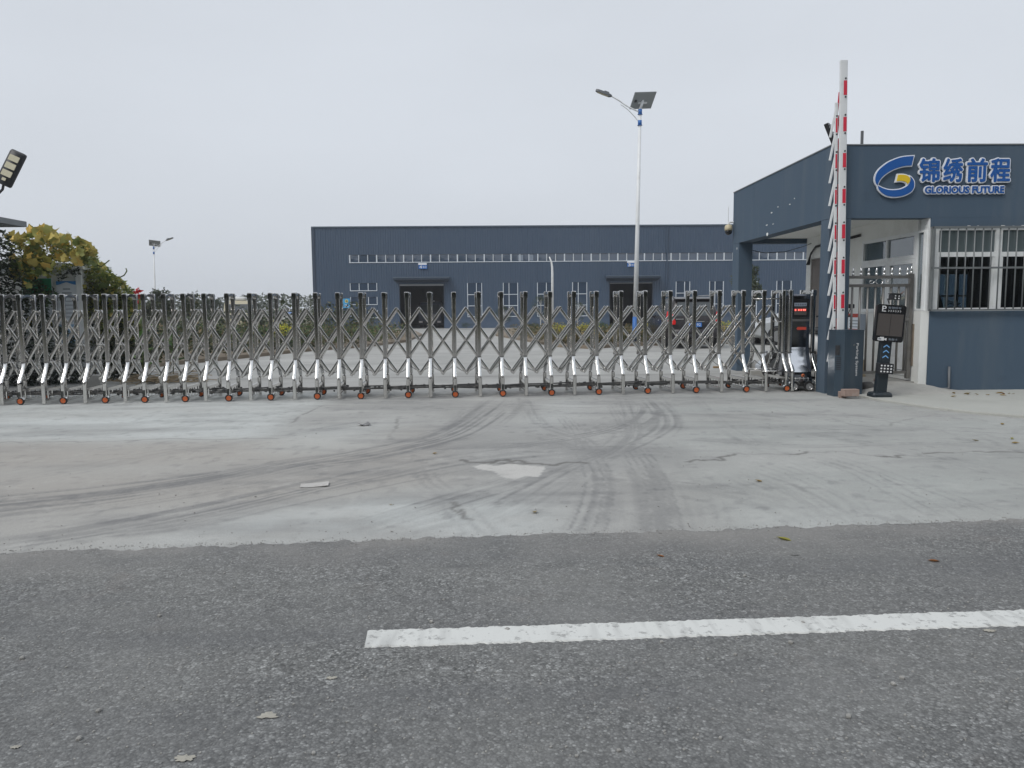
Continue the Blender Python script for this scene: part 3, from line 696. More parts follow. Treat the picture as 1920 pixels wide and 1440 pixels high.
# far road side
MB_ = MB().add([(-60, -12, 0.02), (60, -12, 0.02), (60, -9.5, 0.02), (-60, -9.5, 0.02)], [(0, 1, 2, 3)])
kind(MB_.build('verge', M['soil']), 'structure')

# painted dash: worn white thermoplastic with ragged rim
M['road_paint'] = None
def paint_mat():
    m_, t, p = principled('worn_road_paint'); L = t.links.new; tc = _n(t, 'ShaderNodeTexCoord')
    mp = _n(t, 'ShaderNodeMapping'); mp.inputs['Rotation'].default_value = (0, 0, R(52)); mp.inputs['Scale'].default_value = (9, 1.3, 1); L(tc.outputs['Object'], mp.inputs[0])
    n1 = _n(t, 'ShaderNodeTexNoise'); n1.inputs['Scale'].default_value = 1.6; n1.inputs['Detail'].default_value = 5; L(mp.outputs[0], n1.inputs['Vector'])
    n2 = _n(t, 'ShaderNodeTexNoise'); n2.inputs['Scale'].default_value = 1.4; n2.inputs['Detail'].default_value = 3; L(tc.outputs['Object'], n2.inputs['Vector'])
    mr = _n(t, 'ShaderNodeMapRange'); L(n1.outputs[0], mr.inputs[0]); mr.inputs[1].default_value = 0.5; mr.inputs[2].default_value = 0.72
    mr2 = _n(t, 'ShaderNodeMapRange'); L(n2.outputs[0], mr2.inputs[0]); mr2.inputs[1].default_value = 0.42; mr2.inputs[2].default_value = 0.62; mr2.inputs[3].default_value = 0.25; mr2.inputs[4].default_value = 0.95
    mu = _n(t, 'ShaderNodeMath', operation='MULTIPLY'); L(mr.outputs[0], mu.inputs[0]); L(mr2.outputs[0], mu.inputs[1])
    mx = _n(t, 'ShaderNodeMix', data_type='RGBA'); mx.inputs[6].default_value = (0.62, 0.63, 0.61, 1); mx.inputs[7].default_value = (0.36, 0.365, 0.355, 1); L(mu.outputs[0], mx.inputs['Factor'])
    n3 = _n(t, 'ShaderNodeTexNoise'); n3.inputs['Scale'].default_value = 22; n3.inputs['Detail'].default_value = 8; n3.inputs['Roughness'].default_value = 0.75; L(tc.outputs['Object'], n3.inputs['Vector'])
    mr3 = _n(t, 'ShaderNodeMapRange'); L(n3.outputs[0], mr3.inputs[0]); mr3.inputs[1].default_value = 0.555; mr3.inputs[2].default_value = 0.62; mr3.inputs[4].default_value = 0.75
    m2 = _n(t, 'ShaderNodeMix', data_type='RGBA'); L(mr3.outputs[0], m2.inputs['Factor']); L(mx.outputs[2], m2.inputs[6]); m2.inputs[7].default_value = (0.25, 0.25, 0.245, 1)
    L(m2.outputs[2], p.inputs['Base Color']); p.inputs['Roughness'].default_value = 0.7
    b = _n(t, 'ShaderNodeBump'); b.inputs['Strength'].default_value = 0.5; b.inputs['Distance'].default_value = 0.003; L(n3.outputs[0], b.inputs['Height']); L(b.outputs[0], p.inputs['Normal'])
    return m_
M['road_paint'] = paint_mat()
A0, A1 = Vector(G(683, 1214, 0.026)), Vector(G(1960, 1171, 0.026)); B0, B1 = Vector(G(690, 1182, 0.026)), Vector(G(1960, 1142, 0.026))
lm = MB(); n = 700; V = []; F = []
for i in range(n+1):
    t = i/n*2.0
    a = A0.lerp(A1, t); b = B0.lerp(B1, t)
    ja = 0.012*(fbm(np.array(t*150), np.array(1.0), 4, 5)-0.5)*2; jb = 0.012*(fbm(np.array(t*150), np.array(7.0), 4, 6)-0.5)*2
    V += [(a.x, a.y+ja, 0.0235), (a.x, a.y+ja+0.006, 0.0285), (b.x, b.y+jb-0.006, 0.0285), (b.x, b.y+jb, 0.0235)]
    if i: F += [tuple((4*i-4+k, 4*i+k, 4*i+k+1, 4*i+k-3) ) for k in range(3)]
F.append((0, 1, 2, 3))
lm.add(V, F); lm.build('lane_marking', M['road_paint'], road)
# droppings of cement and paint trodden into the asphalt
M['splat'] = mat('cement_splat', (0.36, 0.345, 0.30), 0.9, 0, 0.15, 30, bump=0.4)
for i, (u, v, s_) in enumerate([(348, 1421, 0.026), (503, 1341, 0.028), (621, 1271, 0.016), (1855, 1182, 0.02), (30, 1400, 0.014), (1490, 1040, 0.02)]):
    q = random.Random(i+3); c = G(u, v, 0.026); mbs = MB(); k = 26
    ring = []
    for j in range(k):
        t = 2*math.pi*j/k; r_ = s_*(0.55+0.6*q.random()); ring.append((c.x+1.4*r_*math.cos(t), c.y+0.75*r_*math.sin(t), 0.0265))
    mbs.add([(c.x, c.y, 0.029)]+ring, [(0, 1+j, 1+(j+1) % k) for j in range(k)])
    mbs.build('splat', M['splat'] if i != 5 else M['asphalt'], road)

# --- pale pavement in front of the guardhouse
def slab_from(poly, z0, z1, name, mt, parent=None, bev=0.02):
    c = Vector((sum(p[0] for p in poly)/len(poly), sum(p[1] for p in poly)/len(poly)))
    ins = [((p[0]-c.x)*(1-bev)+c.x, (p[1]-c.y)*(1-bev)+c.y) for p in poly]
    mb = MB(); mb.loft([[(x, y, z0) for x, y in poly], [(x, y, (z0+z1*3)/4) for x, y in poly], [(x, y, z1) for x, y in ins]], False, True)
    return mb.build(name, mt, parent)
q = random.Random(5); edge_pts = []
for i in range(40):
    t = i/39
    base = [(5.30, 11.30), (5.36, 10.75), (5.62, 9.75), (6.05, 9.05), (7.0, 8.62), (9.0, 8.45), (14, 8.4)]
    P = spline(base, 8); p = P[min(len(P)-1, int(t*(len(P)-1)))]; edge_pts.append((p[0]+q.uniform(-.02, .02), p[1]+q.uniform(-.02, .02)))
kind(slab_from(edge_pts+[(14, 11.7), (5.38, 11.7)], -0.01, 0.035, 'pavement', M['slab'], bev=0.004), 'structure')

# ================================================================ WORKSHOP (warehouse)
WY = 66.0; WZ = -0.32
wh = thing('workshop_building', 'long blue-grey metal-clad workshop behind the yard, two dark doorways', 'building', (2, WY, WZ))
def corr(x0, x1, z0, z1, parent, name='wall_panel'):
    """trapezoidal rib cladding facing -Y"""
    mb = MB(); pitch = 0.21; xsn = []
    k0 = math.floor(x0/pitch)
    for k in range(k0, math.ceil(x1/pitch)+1):
        for u, d in ((0, 0), (0.13, 0), (0.15, 0.026), (0.19, 0.026)):
            xsn.append((k*pitch+u, d))
    pr = [(x0, 0.0)]+[(x, d) for x, d in xsn if x0 < x < x1]+[(x1, 0.0)]
    V = [(x, WY-d, z0) for x, d in pr]+[(x, WY-d, z1) for x, d in pr]; n = len(pr)
    mb.add(V, [(i, i+1, n+i+1, n+i) for i in range(n-1)])
    return mb.build(name, M['wh_wall'], parent, world=wh)
XL, XR, ZT = -15.4, 46.0, 8.2
doors = [(-8.15, -4.42), (9.73, 13.40)]
wins = [(-2.42, -1.16), (0.62, 1.90), (3.53, 4.80), (6.53, 7.80), (15.39, 16.62), (18.27, 19.51), (21.2, 22.4), (24.06, 25.35), (27.0, 28.2), (29.9, 31.1)]
op = sorted([(a, b, WZ, 3.44) for a, b in doors]+[(a, b, 0.62, 3.5) for a, b in wins]+[(-12.35, -10.05, 0.60, 3.55)])
corr(XL, XR, 5.92, ZT, wh)
corr(XL, -12.3, 5.30, 5.92, wh); corr(40.2, XR, 5.30, 5.92, wh)
x = XL
for a, b, zb, zt in op:
    corr(x, a, 0.45, 5.30, wh); corr(a, b, zt, 5.30, wh)
    if zb > 0.45: corr(a, b, 0.45, zb, wh)
    x = b
corr(x, XR, 0.45, 5.30, wh)
x = XL
for a, b in doors+[(XR, XR)]:
    MB().box(x, a, WY-0.06, WY+0.1, WZ-0.2, 0.45).build('plinth', M['plinth'], wh, world=wh); x = b
MB().box(XL-0.05, XR, WY-0.10, WY+0.25, ZT, ZT+0.10).build('roof_edge', M['wh_edge'], wh, world=wh)
MB().add([(XL, WY, 8.25), (XR, WY, 8.25), (XR, WY+14, 9.0), (XL, WY+14, 9.0), (XR, WY+28, 8.2), (XL, WY+28, 8.2)], [(0, 1, 2, 3), (3, 2, 4, 5)]).build('roof', M['wh_trim'], wh, world=wh)
side = MB().add([(XL, WY, WZ), (XL, WY+28, WZ), (XL, WY+28, 8.2), (XL, WY+14, 9.0), (XL, WY, 8.2)], [(0, 1, 2, 3, 4)])
side.add([(XR, WY, WZ), (XR, WY+28, WZ), (XR, WY+28, 8.2), (XR, WY, 8.2), (XL, WY+28, WZ), (XL, WY+28, 8.2)], [(0, 3, 2, 1), (1, 2, 5, 4)])
side.build('side_wall', M['wh_wall'], wh, world=wh)
MB().box(XL-0.06, XL+0.18, WY-0.075, WY+0.2, 0.45, ZT).build('corner_trim', M['wh_trim'], wh, world=wh)
# clerestory: mullions, sill and one pane each
x = -12.3; k = 0; pitch = 0.757
sill = MB().box(-12.36, 40.2, WY-0.05, WY+0.06, 5.25, 5.31).build('clerestory_sill', M['wh_frame'], wh, world=wh)
MB().box(-12.36, 40.2, WY-0.03, WY+0.06, 5.915, 5.95).build('clerestory_head', M['wh_trim'], wh, world=wh)
mul = MB().box(-0.034, 0.034, -0.045, 0.04, 5.31, 5.912); mul.v = [(a, b, c-5.31) for a, b, c in mul.v]; mul_me = mul.mesh('mullion')
pan = MB().box(0.045, pitch-0.045, 0.02, 0.03, 0.0, 0.6); pan_me = pan.mesh('pane')
while x < 40.2:
    wide = 1.5 if k % 3 == 0 else 0.9
    obj('mullion', mul_me, M['wh_frame'], wh, (x-2, 0, 5.31-WZ), scale=(wide, 1, 1))
    obj('pane', pan_me, M['wh_glass'], wh, (x-2, 0, 5.312-WZ)); x += pitch; k += 1
# the two slid-open clerestory panes show a pale sash
for u in (976, 995):
    c = AY(u, 484, WY); MB().box(c.x-0.22, c.x+0.22, WY-0.02, WY+0.0, 5.36, 5.85).build('sliding_sash', mat('pale_sash', (0.20, 0.24, 0.30), 0.4), wh, world=wh)
def whwin(x0, x1, z0, z1, cols, rows, fr=0.055):
    f = MB()
    f.box(x0, x0+fr, WY-0.045, WY+0.05, z0, z1); f.box(x1-fr, x1, WY-0.045, WY+0.05, z0, z1)
    f.box(x0+fr, x1-fr, WY-0.05, WY+0.05, z0, z0+fr)
    for c in cols: f.box(x0+(x1-x0)*c-fr/2, x0+(x1-x0)*c+fr/2, WY-0.042, WY+0.05, z0+fr, z1-0.01)
    for r_ in rows: f.box(x0+fr, x1-fr, WY-0.040, WY+0.049, z0+(z1-z0)*r_-fr/2, z0+(z1-z0)*r_+fr/2)
    o = f.build('window', M['wh_frame'], wh, world=wh)
    cs = [0]+list(cols)+[1]; rs = [0]+list(rows)+[1]
    for i in range(len(cs)-1):
        for j in range(len(rs)-1):
            MB().box(x0+(x1-x0)*cs[i]+0.028, x0+(x1-x0)*cs[i+1]-0.028, WY+0.015, WY+0.025, z0+(z1-z0)*rs[j]+0.028, z0+(z1-z0)*rs[j+1]-0.028).build('pane', M['wh_glass'], o, world=wh)
for i, (a, b) in enumerate(wins): whwin(a, b, 0.62, 3.5, [0.62 if i % 2 == 0 else 0.4], [0.33, 0.66])
for z0, z1 in ((0.60, 1.27), (1.72, 2.39), (2.89, 3.55)): whwin(-12.35, -10.05, z0, z1, [0.34, 0.67], [])
for z0, z1 in ((1.27, 1.72), (2.39, 2.89)): corr(-12.35, -10.05, z0+0.002, z1-0.002, wh)
for i, (a, b) in enumerate(doors):
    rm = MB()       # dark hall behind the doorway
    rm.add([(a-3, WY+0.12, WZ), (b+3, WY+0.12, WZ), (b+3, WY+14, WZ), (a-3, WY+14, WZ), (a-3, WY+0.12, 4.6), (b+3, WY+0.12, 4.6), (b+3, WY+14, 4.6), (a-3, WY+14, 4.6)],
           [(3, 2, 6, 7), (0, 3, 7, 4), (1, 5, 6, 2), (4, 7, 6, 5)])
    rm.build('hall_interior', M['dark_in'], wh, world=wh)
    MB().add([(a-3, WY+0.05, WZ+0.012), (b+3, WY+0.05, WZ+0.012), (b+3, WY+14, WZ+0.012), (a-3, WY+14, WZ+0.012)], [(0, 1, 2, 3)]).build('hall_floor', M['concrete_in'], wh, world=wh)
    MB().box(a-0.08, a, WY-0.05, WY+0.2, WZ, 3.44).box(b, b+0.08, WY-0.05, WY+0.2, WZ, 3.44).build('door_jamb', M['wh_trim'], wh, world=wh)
    sh = MB()
    for r_ in range(3 if i == 0 else 1): sh.box(a+0.002, b-0.002, WY-0.02+0.004*(r_ % 2), WY+0.1, 3.30+0.045*r_ - (0 if i else 0), 3.343+0.045*r_)
    if i: sh = MB().box(a+0.002, b-0.002, WY-0.02, WY+0.1, 3.38, 3.43)
    sh.build('roller_shutter', M['shutter'], wh, world=wh)
    c = MB(); xa, xb = a-0.42, b+0.5
    c.add([(xa, WY-0.95, 3.80), (xb, WY-0.95, 3.80), (xb, WY-0.95, 3.98), (xa, WY-0.95, 3.98), (xa+0.14, WY, 3.60), (xb-0.14, WY, 3.60), (xb, WY, 4.06), (xa, WY, 4.06)],
          [(0, 1, 2, 3), (3, 2, 6, 7), (0, 4, 5, 1), (0, 3, 7, 4), (1, 5, 6, 2)])
    cn = c.build('door_canopy', M['wh_trim'], wh, world=wh)
    MB().box(xa-0.03, xb+0.03, WY-1.0, WY-0.955, 3.93, 4.0).build('gutter', M['wh_edge'], cn, world=wh)
# downpipes
for xx in (14.6,): MB().cyl((xx, WY-0.1, WZ), (xx, WY-0.1, 8.1), 0.05, n=8).build('downpipe', M['wh_wall'], wh, world=wh)

def workshop_sign(num, x0, x1, z0, z1, lab):
    t = thing('workshop_sign', lab, 'sign', ((x0+x1)/2, WY-0.12, z0))
    MB().box(x0, x1, WY-0.12, WY-0.05, z0, z1-0.13).build('sign_board', M['wall_sign_blue'], t, world=t)
    MB().box(x0-0.02, x1-0.03, WY-0.16, WY-0.05, z1-0.13, z1+0.02).build('sign_top', M['sign_white'], t, world=t)
    text_mb(num, x0+0.06, x0+0.29, z0+0.03, z1-0.17, WY-0.122, 0.006, 0.03).build('numeral', M['print_white'], t, world=t)
    text_mb('车间', x0+0.34, x1-0.07, z0+0.05, z1-0.22, WY-0.122, 0.006, 0.01).build('lettering', M['print_white'], t, world=t)
workshop_sign('4', -6.50, -5.78, 4.72, 5.18, 'small blue sign numbered 4 above the left workshop doorway')
workshop_sign('3', 11.21, 11.95, 4.78, 5.24, 'small blue sign numbered 3 above the right workshop doorway')
t = thing('notice_board', 'sky blue board with two pale roundels beside the workshop corner windows', 'sign', (-13.0, WY-0.2, 1.4))
MB().box(-13.56, -12.36, WY-0.16, WY-0.09, 1.47, 2.27).build('board', M['notice_blue'], t, world=t)
for k, cx in enumerate((-13.28, -12.64)):
    MB().lathe([(0.135, -0.012), (0.135, 0.0)], (cx, WY-0.162, 2.05), 'Y', 20).build('roundel', M['poster_yellow'] if k else M['sign_white'], t, world=t)
    MB().lathe([(0.07, -0.008), (0.07, 0.0)], (cx, WY-0.176, 2.05), 'Y', 16).build('roundel_centre', M['print_dark'], t, world=t)
    for k2 in range(2): MB().box(cx-0.16, cx+0.16-0.08*k2, WY-0.166, WY-0.162, 1.58+0.11*k2, 1.64+0.11*k2).build('text_line', M['print_white'], t, world=t)

# ================================================================ GUARDHOUSE
GY = 11.63; GX = 5.02
gh = thing('guardhouse', 'slate blue guardhouse with covered porch and barred window beside the gate', 'building', (6.6, GY, 0))
def gb(name, mt, *bx, parent=None):
    mb = MB()
    for b in bx: mb.box(*b)
    return mb.build(name, M[mt], parent or gh, world=gh)
gb('pillar', 'gh_paint', (GX, 5.345, GY+0.003, GY+0.30, -0.05, 2.64))
gb('pillar', 'gh_paint', (GX, 5.30, 15.95, 16.37, -0.05, 2.64))
# roof: fascia walls all round
fasc = MB()
fasc.box(GX, 13.6, GY, GY+0.24, 2.645, 3.712).build('front_fascia', M['gh_paint'], gh, world=gh)
gb('window_lintel', 'gh_paint', (6.56, 13.6, GY+0.001, GY+0.235, 2.512, 2.6445))
gb('side_fascia', 'gh_paint', (GX, GX+0.26, GY+0.241, 16.38, 2.645, 3.712))
gb('rear_fascia', 'gh_paint', (GX+0.261, 13.6, 16.14, 16.38, 2.645, 3.712))
gb('roof_slab', 'roof_grey', (GX+0.261, 13.6, GY+0.241, 16.139, 3.2, 3.4))
gb('porch_ceiling', 'ceiling', (GX+0.261, 13.6, GY+0.241, 16.139, 2.74, 2.80))
gb('parapet_cap', 'roof_grey', (GX-0.012, 13.6, GY-0.012, GY+0.25, 3.713, 3.728), (GX-0.012, GX+0.27, GY+0.251, 16.38, 3.713, 3.728))
MB().cyl((5.705, GY+0.5, 3.2), (5.70, GY+0.5, 4.03), 0.022, n=10).build('vent_pipe', M['lamp_grey'], gh, world=gh)
# front wall under the window
gb('front_wall', 'gh_paint', (6.605, 13.6, GY, GY+0.20, -0.05, 1.245))
gb('wall_end', 'gh_white', (6.475, 6.604, GY+0.02, GY+0.22, -0.05, 1.25))
gb('window_jamb', 'upvc', (6.535, 6.564, GY+0.015, GY+0.235, 1.2505, 2.643))
# flakes of bare plaster where the paint has chipped off
def flake(c, n, rx, rz, plane, seed):
    q = random.Random(seed); mb = MB(); pts = []
    for j in range(n):
        a = 2*math.pi*j/n; k = 0.5+0.6*q.random()
        u, v = c[0]+rx*k*math.cos(a), c[1]+rz*k*math.sin(a)
        pts.append((GX-0.003, u, v) if plane == 'X' else (u, GY-0.003, v))
    mb.add(pts, [tuple(range(n))]); mb.build('bare_plaster', M['gh_white'], gh, world=gh)
def onside(u, v):
    d = ray(u, v); k = GX/d.x; return (d.y*k, CAM_H+d.z*k)
for i, (u, v, a, b) in enumerate([(1439, 439, .055, .04), (1447, 399, .045, .018), (1438, 422, .05, .012), (1450, 420, .06, .007), (1481, 383, .04, .012), (1459, 388, .03, .01), (1490, 372, .02, .012), (1382, 466, .03, .035)]):
    flake(onside(u, v), 12, a, b, 'X', i)
q = random.Random(4)
for i in range(10):
    flake((6.75+i*0.17+q.uniform(0, .06), 2.512+q.uniform(-.002, .01)), 9, q.uniform(.02, .05), .010, 'Y', i+30)
# porch floor and mortar ramp
gb('porch_floor', 'porch_floor', (5.35, 6.474, GY+0.12, 16.3, -0.05, 0.16))
rm = MB(); nx, ny = 34, 16
for j in range(ny+1):
    for i in range(nx+1):
        x_ = 5.42+(7.25-5.42)*i/nx; t_ = j/ny; y_ = 10.98+(GY+0.14-10.98)*t_
        f_ = sstep(0, 1, t_)*(1-sstep(6.3, 7.2, x_))*sstep(5.40, 5.62, x_)
        nz_ = float(fbm(np.array(x_*5), np.array(y_*5), 4, 6))-0.5
        rm.v.append((x_, y_, 0.030+0.125*f_+0.035*nz_*min(1, 4*t_)*min(1, f_*4)))
for j in range(ny):
    for i in range(nx): a = j*(nx+1)+i; rm.f.append((a, a+1, a+nx+2, a+nx+1))
rm.build('mortar_ramp', M['mortar'], gh, True, world=gh)
# side wall of the room (faces the porch)
SX = 6.50
gb('porch_wall', 'gh_white', (SX, SX+0.12, 11.86, 12.72, 0.16, 0.22), (SX, SX+0.12, 12.72, 13.66, 0.16, 1.22), (SX, SX+0.12, 13.66, 14.7, 0.16, 2.739),
   (SX, SX+0.12, 15.9, 16.13, 0.16, 2.739), (SX, SX+0.12, 14.7, 15.9, 2.3, 2.739), (SX, SX+0.12, 11.875, 13.66, 2.47, 2.739), (SX+0.001, SX+0.06, GY+0.245, 11.874, 2.4705, 2.739))
dn = gb('porch_door', 'brown_door', (SX+0.02, SX+0.08, 14.71, 15.89, 0.165, 2.29))
for a, b in ((14.8, 15.25), (15.35, 15.8)):
    gb('door_panel', 'brown_door', (SX+0.004, SX+0.019, a, b, 0.35, 2.15), parent=dn)
def sidewin(y0, y1, z0, z1, name, glass, fr=0.055, mulls=()):
    f = MB()
    f.box(SX-0.01, SX+0.07, y0, y0+fr, z0, z1).box(SX-0.01, SX+0.07, y1-fr, y1, z0, z1).box(SX-0.012, SX+0.068, y0+fr, y1-fr, z0, z0+fr).box(SX-0.012, SX+0.068, y0+fr, y1-fr, z1-fr, z1)
    for m_ in mulls: f.box(SX-0.008, SX+0.066, m_-fr/2, m_+fr/2, z0+fr, z1-fr)
    o = f.build(name, M['upvc'], gh, world=gh)
    ed = [y0]+list(mulls)+[y1]
    for a, b in zip(ed[:-1], ed[1:]):
        MB().box(SX+0.02, SX+0.028, a+fr/2, b-fr/2, z0+fr*0.9, z1-fr*0.9).build('pane', M[glass], o, world=gh)
    return o
sidewin(11.90, 13.655, 2.06, 2.468, 'transom_window', 'glass_film', 0.055, (12.80,))
sidewin(12.74, 13.655, 1.222, 2.058, 'porch_window', 'glass_film', 0.06)
sidewin(11.66, 11.895, 1.255, 2.47, 'side_light', 'glass_film', 0.03)
d = sidewin(11.90, 12.735, 0.225, 2.057, 'glazed_door', 'glass_film', 0.07, ())
gb('door_lower_panel', 'upvc', (SX+0.005, SX+0.019, 11.98, 12.66, 0.31, 1.18), parent=d)
gb('handle', 'dull_steel', (SX-0.045, SX-0.012, 12.02, 12.05, 1.02, 1.22), parent=d)
# barred front window
WF = GY+0.06
def fbox(mb, x0, x1, z0, z1, k=0): return mb.box(x0, x1, WF-0.03+k, WF+0.04-k, z0, z1)
fr = MB(); fbox(fr, 6.565, 6.712, 1.246, 2.511); fbox(fr, 6.712, 12.9, 1.246, 1.292, .002); fbox(fr, 6.712, 12.9, 2.462, 2.511, .002); fbox(fr, 6.712, 12.9, 2.065, 2.135, .002)
for k in range(6): fbox(fr, 7.585+k*0.985, 7.685+k*0.985, 1.292, 2.462)
win = fr.build('front_window', M['upvc'], gh, world=gh)
for k in range(6):
    a = 6.712 if k == 0 else 7.685+(k-1)*0.985; b = 7.585+k*0.985
    MB().box(a+0.001, b-0.001, WF, WF+0.008, 2.136, 2.461).build('pane', M['glass_film'], win, world=gh)
    MB().box(a+0.001, b-0.001, WF+0.002, WF+0.010, 1.293, 2.064).build('pane', M['glass'], win, world=gh)
    for c0, c1 in ((a+0.001, a+0.03), (b-0.035, b-0.001)): MB().box(c0, c1, WF-0.02, WF-0.001, 1.293, 2.064).build('sash', M['upvc'], win, world=gh)
gr = MB()
for z_, h_ in ((2.497, 0.016), (1.893, 0.014), (1.262, 0.012)): gr.box(6.57, 12.9, GY-0.075, GY-0.045, z_-h_, z_+h_)
gr.box(6.57, 6.60, GY-0.072, GY-0.0, 1.25, 2.51)
gri = gr.build('window_grille', M['grille_grey'], gh, world=gh)
bar_me = MB().cyl((0, 0, 0), (0, 0, 1.235), 0.0105, n=8).mesh('bar'); smooth_me(bar_me)
for k in range(46): obj('bar', bar_me, M['grille_grey'], gri, (6.688+k*0.1285-6.6, -0.06, 1.262))
# room inside
gb('room_floor', 'concrete_in', (6.62, 13.4, GY+0.2, 16.1, 0.02, 0.1))
gb('room_wall', 'room_wall', (6.62, 8.1, 15.4, 15.5, 0.1, 2.739), (10.4, 13.4, 15.4, 15.5, 0.1, 2.739), (8.1, 10.4, 15.4, 15.5, 0.1, 0.9), (8.1, 10.4, 15.4, 15.5, 1.95, 2.739))
gb('room_wall', 'room_wall', (13.4, 13.5, GY+0.24, 15.4, 0.1, 2.739))
bw = MB().box(8.1, 8.14, 15.40, 15.48, 0.9, 1.95).box(9.06, 9.10, 15.40, 15.48, 0.9, 1.95).box(9.27, 9.31, 15.40, 15.48, 0.9, 1.95).box(10.36, 10.4, 15.40, 15.48, 0.9, 1.95).box(8.14, 10.36, 15.402, 15.478, 1.50, 1.535).build('rear_window', M['upvc'], gh, world=gh)
MB().box(8.14, 10.36, 15.44, 15.446, 0.9, 1.95).build('pane', M['glass'], bw, world=gh)
cur = MB(); V = []; n = 90
for i in range(n+1):
    xx = 7.72+5.1*i/n; yy = 12.55+0.05*math.sin(i*1.9)+0.02*math.sin(i*0.7)
    cur.v += [(xx, yy, 0.5), (xx, yy, 2.7)]
    if i: cur.f.append((2*i-2, 2*i, 2*i+1, 2*i-1))
cur.build('curtain', M['curtain'], gh, True, world=gh)
# downpipe stub at the wall foot
dp = MB().tube([(6.925, GY-0.03, 0.40), (6.93, GY-0.035, 0.10), (6.925, GY-0.045, 0.07), (6.88, GY-0.05, 0.062), (6.62, GY-0.09, 0.055)], 0.018, 8)
tag(dp.build('drain_pipe', M['lamp_grey'], None, True), 'thin grey drain pipe bent out at the foot of the blue wall', 'pipe')

# things inside the room
t = thing('office_chair', 'black office chair back seen through the left pane of the barred window', 'chair', (7.02, 12.32, 0.1))
cb = MB(); rings = []
for z_, hw, yy in ((1.02, 0.20, 0), (1.12, 0.22, 0.01), (1.35, 0.20, 0.03), (1.52, 0.15, 0.05), (1.60, 0.09, 0.06), (1.62, 0.04, 0.06)):
    rings.append([(hw*math.cos(a), yy+0.045*math.sin(a), z_-0.1) for a in [2*math.pi*k/14 for k in range(14)]])
cb.loft(rings).build('backrest', M['chair_black'], t, True)
MB().cbox((0, 0.22, 0.48), (0.46, 0.44, 0.10)).build('seat', M['chair_black'], t)
MB().cyl((0, 0.22, 0.06), (0, 0.22, 0.44), 0.03).build('column', M['chair_black'], t)
for k in range(5):
    a = 2*math.pi*k/5; MB().cyl((0, 0.22, 0.07), (0.26*math.cos(a), 0.22+0.26*math.sin(a), 0.04), 0.02, 0.015).build('foot', M['chair_black'], t)
for s_ in (-1, 1): MB().tube([(s_*0.22, 0.03, 0.5), (s_*0.25, 0.05, 0.7), (s_*0.25, 0.3, 0.7)], 0.018, 8).build('armrest', M['chair_black'], t)
t = thing('desk', 'pale desk below the barred window inside the guardhouse', 'desk', (7.3, 12.1, 0.1))
MB().box(-0.25, 0.9, -0.22, 0.25, 1.12, 1.15).build('desktop', M['room_wall'], t)
for sx in (-0.23, 0.85):
    for sy in (-0.2, 0.2): MB().box(sx, sx+0.03, sy, sy+0.03, 0, 1.119).build('leg', M['dull_steel'], t)
pp = MB(); q = random.Random(8)
for k in range(6):
    Mx = Matrix.Translation((q.uniform(-.03, .03), q.uniform(-.02, .02), 0.012+k*0.022)) @ Matrix.Rotation(q.uniform(-.5, .5), 4, 'Z') @ Matrix.Rotation(q.uniform(-.25, .25), 4, 'Y')
    pp.box(-0.09, 0.09, -0.07, 0.07, 0, 0.006, Mx)
tag(pp.build('paper_stack', M['paper'], None, loc=(7.22, 12.05, 1.255)), 'loose stack of white papers just inside the barred window', 'paper')

# ---------------------------------------------------------------- company sign on the fascia
sg = thing('company_sign', 'blue and white company sign with ribbon emblem on the guardhouse fascia', 'sign', (6.7, GY, 2.93))
def zz(u, v): p = AY(1580+u/5.647, 240+v/5.647, GY); return (p.x, p.z)
def offs(poly, d):
    n = len(poly); o = []
    ar = sum(poly[i][0]*poly[(i+1) % n][1]-poly[(i+1) % n][0]*poly[i][1] for i in range(n)); sg_ = 1 if ar > 0 else -1
    for i in range(n):
        a, b, c = Vector(poly[i-1]), Vector(poly[i]), Vector(poly[(i+1) % n])
        e1 = (b-a).normalized(); e2 = (c-b).normalized(); n1 = Vector((e1.y, -e1.x)); n2 = Vector((e2.y, -e2.x)); m_ = (n1+n2)
        if m_.length < 0.3: m_ = n1
        m_.normalize(); k = d*sg_/max(0.5, m_.dot(n1)); o.append((b.x+m_.x*k, b.y+m_.y*k))
    return o
def smooth_poly(a, b): # two open curves joined
    A = [tuple(p) for p in spline(a, 6)]; B = [tuple(p) for p in spline(b, 6)]; return A+B
up = smooth_poly([zz(*p) for p in [(735, 303), (660, 308), (590, 320), (520, 345), (460, 375), (400, 420), (360, 462), (336, 510), (330, 555), (338, 590), (353, 612)]],
                 [zz(*p) for p in [(360, 588), (385, 545), (430, 500), (500, 455), (570, 426), (640, 408), (712, 402)]])
lo = smooth_poly([zz(*p) for p in [(357, 618), (368, 655), (400, 690), (450, 720), (520, 733), (590, 728), (650, 711), (705, 680), (733, 640), (740, 600), (733, 562), (712, 532), (698, 520)]],
                 [zz(*p) for p in [(702, 545), (697, 575), (682, 605), (650, 630), (600, 652), (540, 662), (470, 660), (410, 643), (376, 626)]])
ye = smooth_poly([zz(*p) for p in [(570, 500), (620, 500), (660, 508), (688, 528), (696, 552), (688, 578), (668, 600)]],
                 [zz(*p) for p in [(664, 588), (648, 575), (620, 567), (590, 565), (553, 568)]])
fnY = lambda u, v, w_: (u, w_, v)
for i, (pl, mt) in enumerate(((up, 'sign_blue'), (lo, 'sign_blue'), (ye, 'sign_yellow'))):
    MB().prism(offs(pl, 0.016), fnY, GY-0.012, GY-0.040-0.001*i).build('emblem_edge', M['sign_white'], sg, world=sg)
    MB().prism(pl, fnY, GY-0.0415-0.001*i, GY-0.050-0.001*i).build('emblem_ribbon', M[mt], sg, world=sg)
chx = [(1719, 1761), (1764, 1804), (1808, 1850), (1852, 1893)]
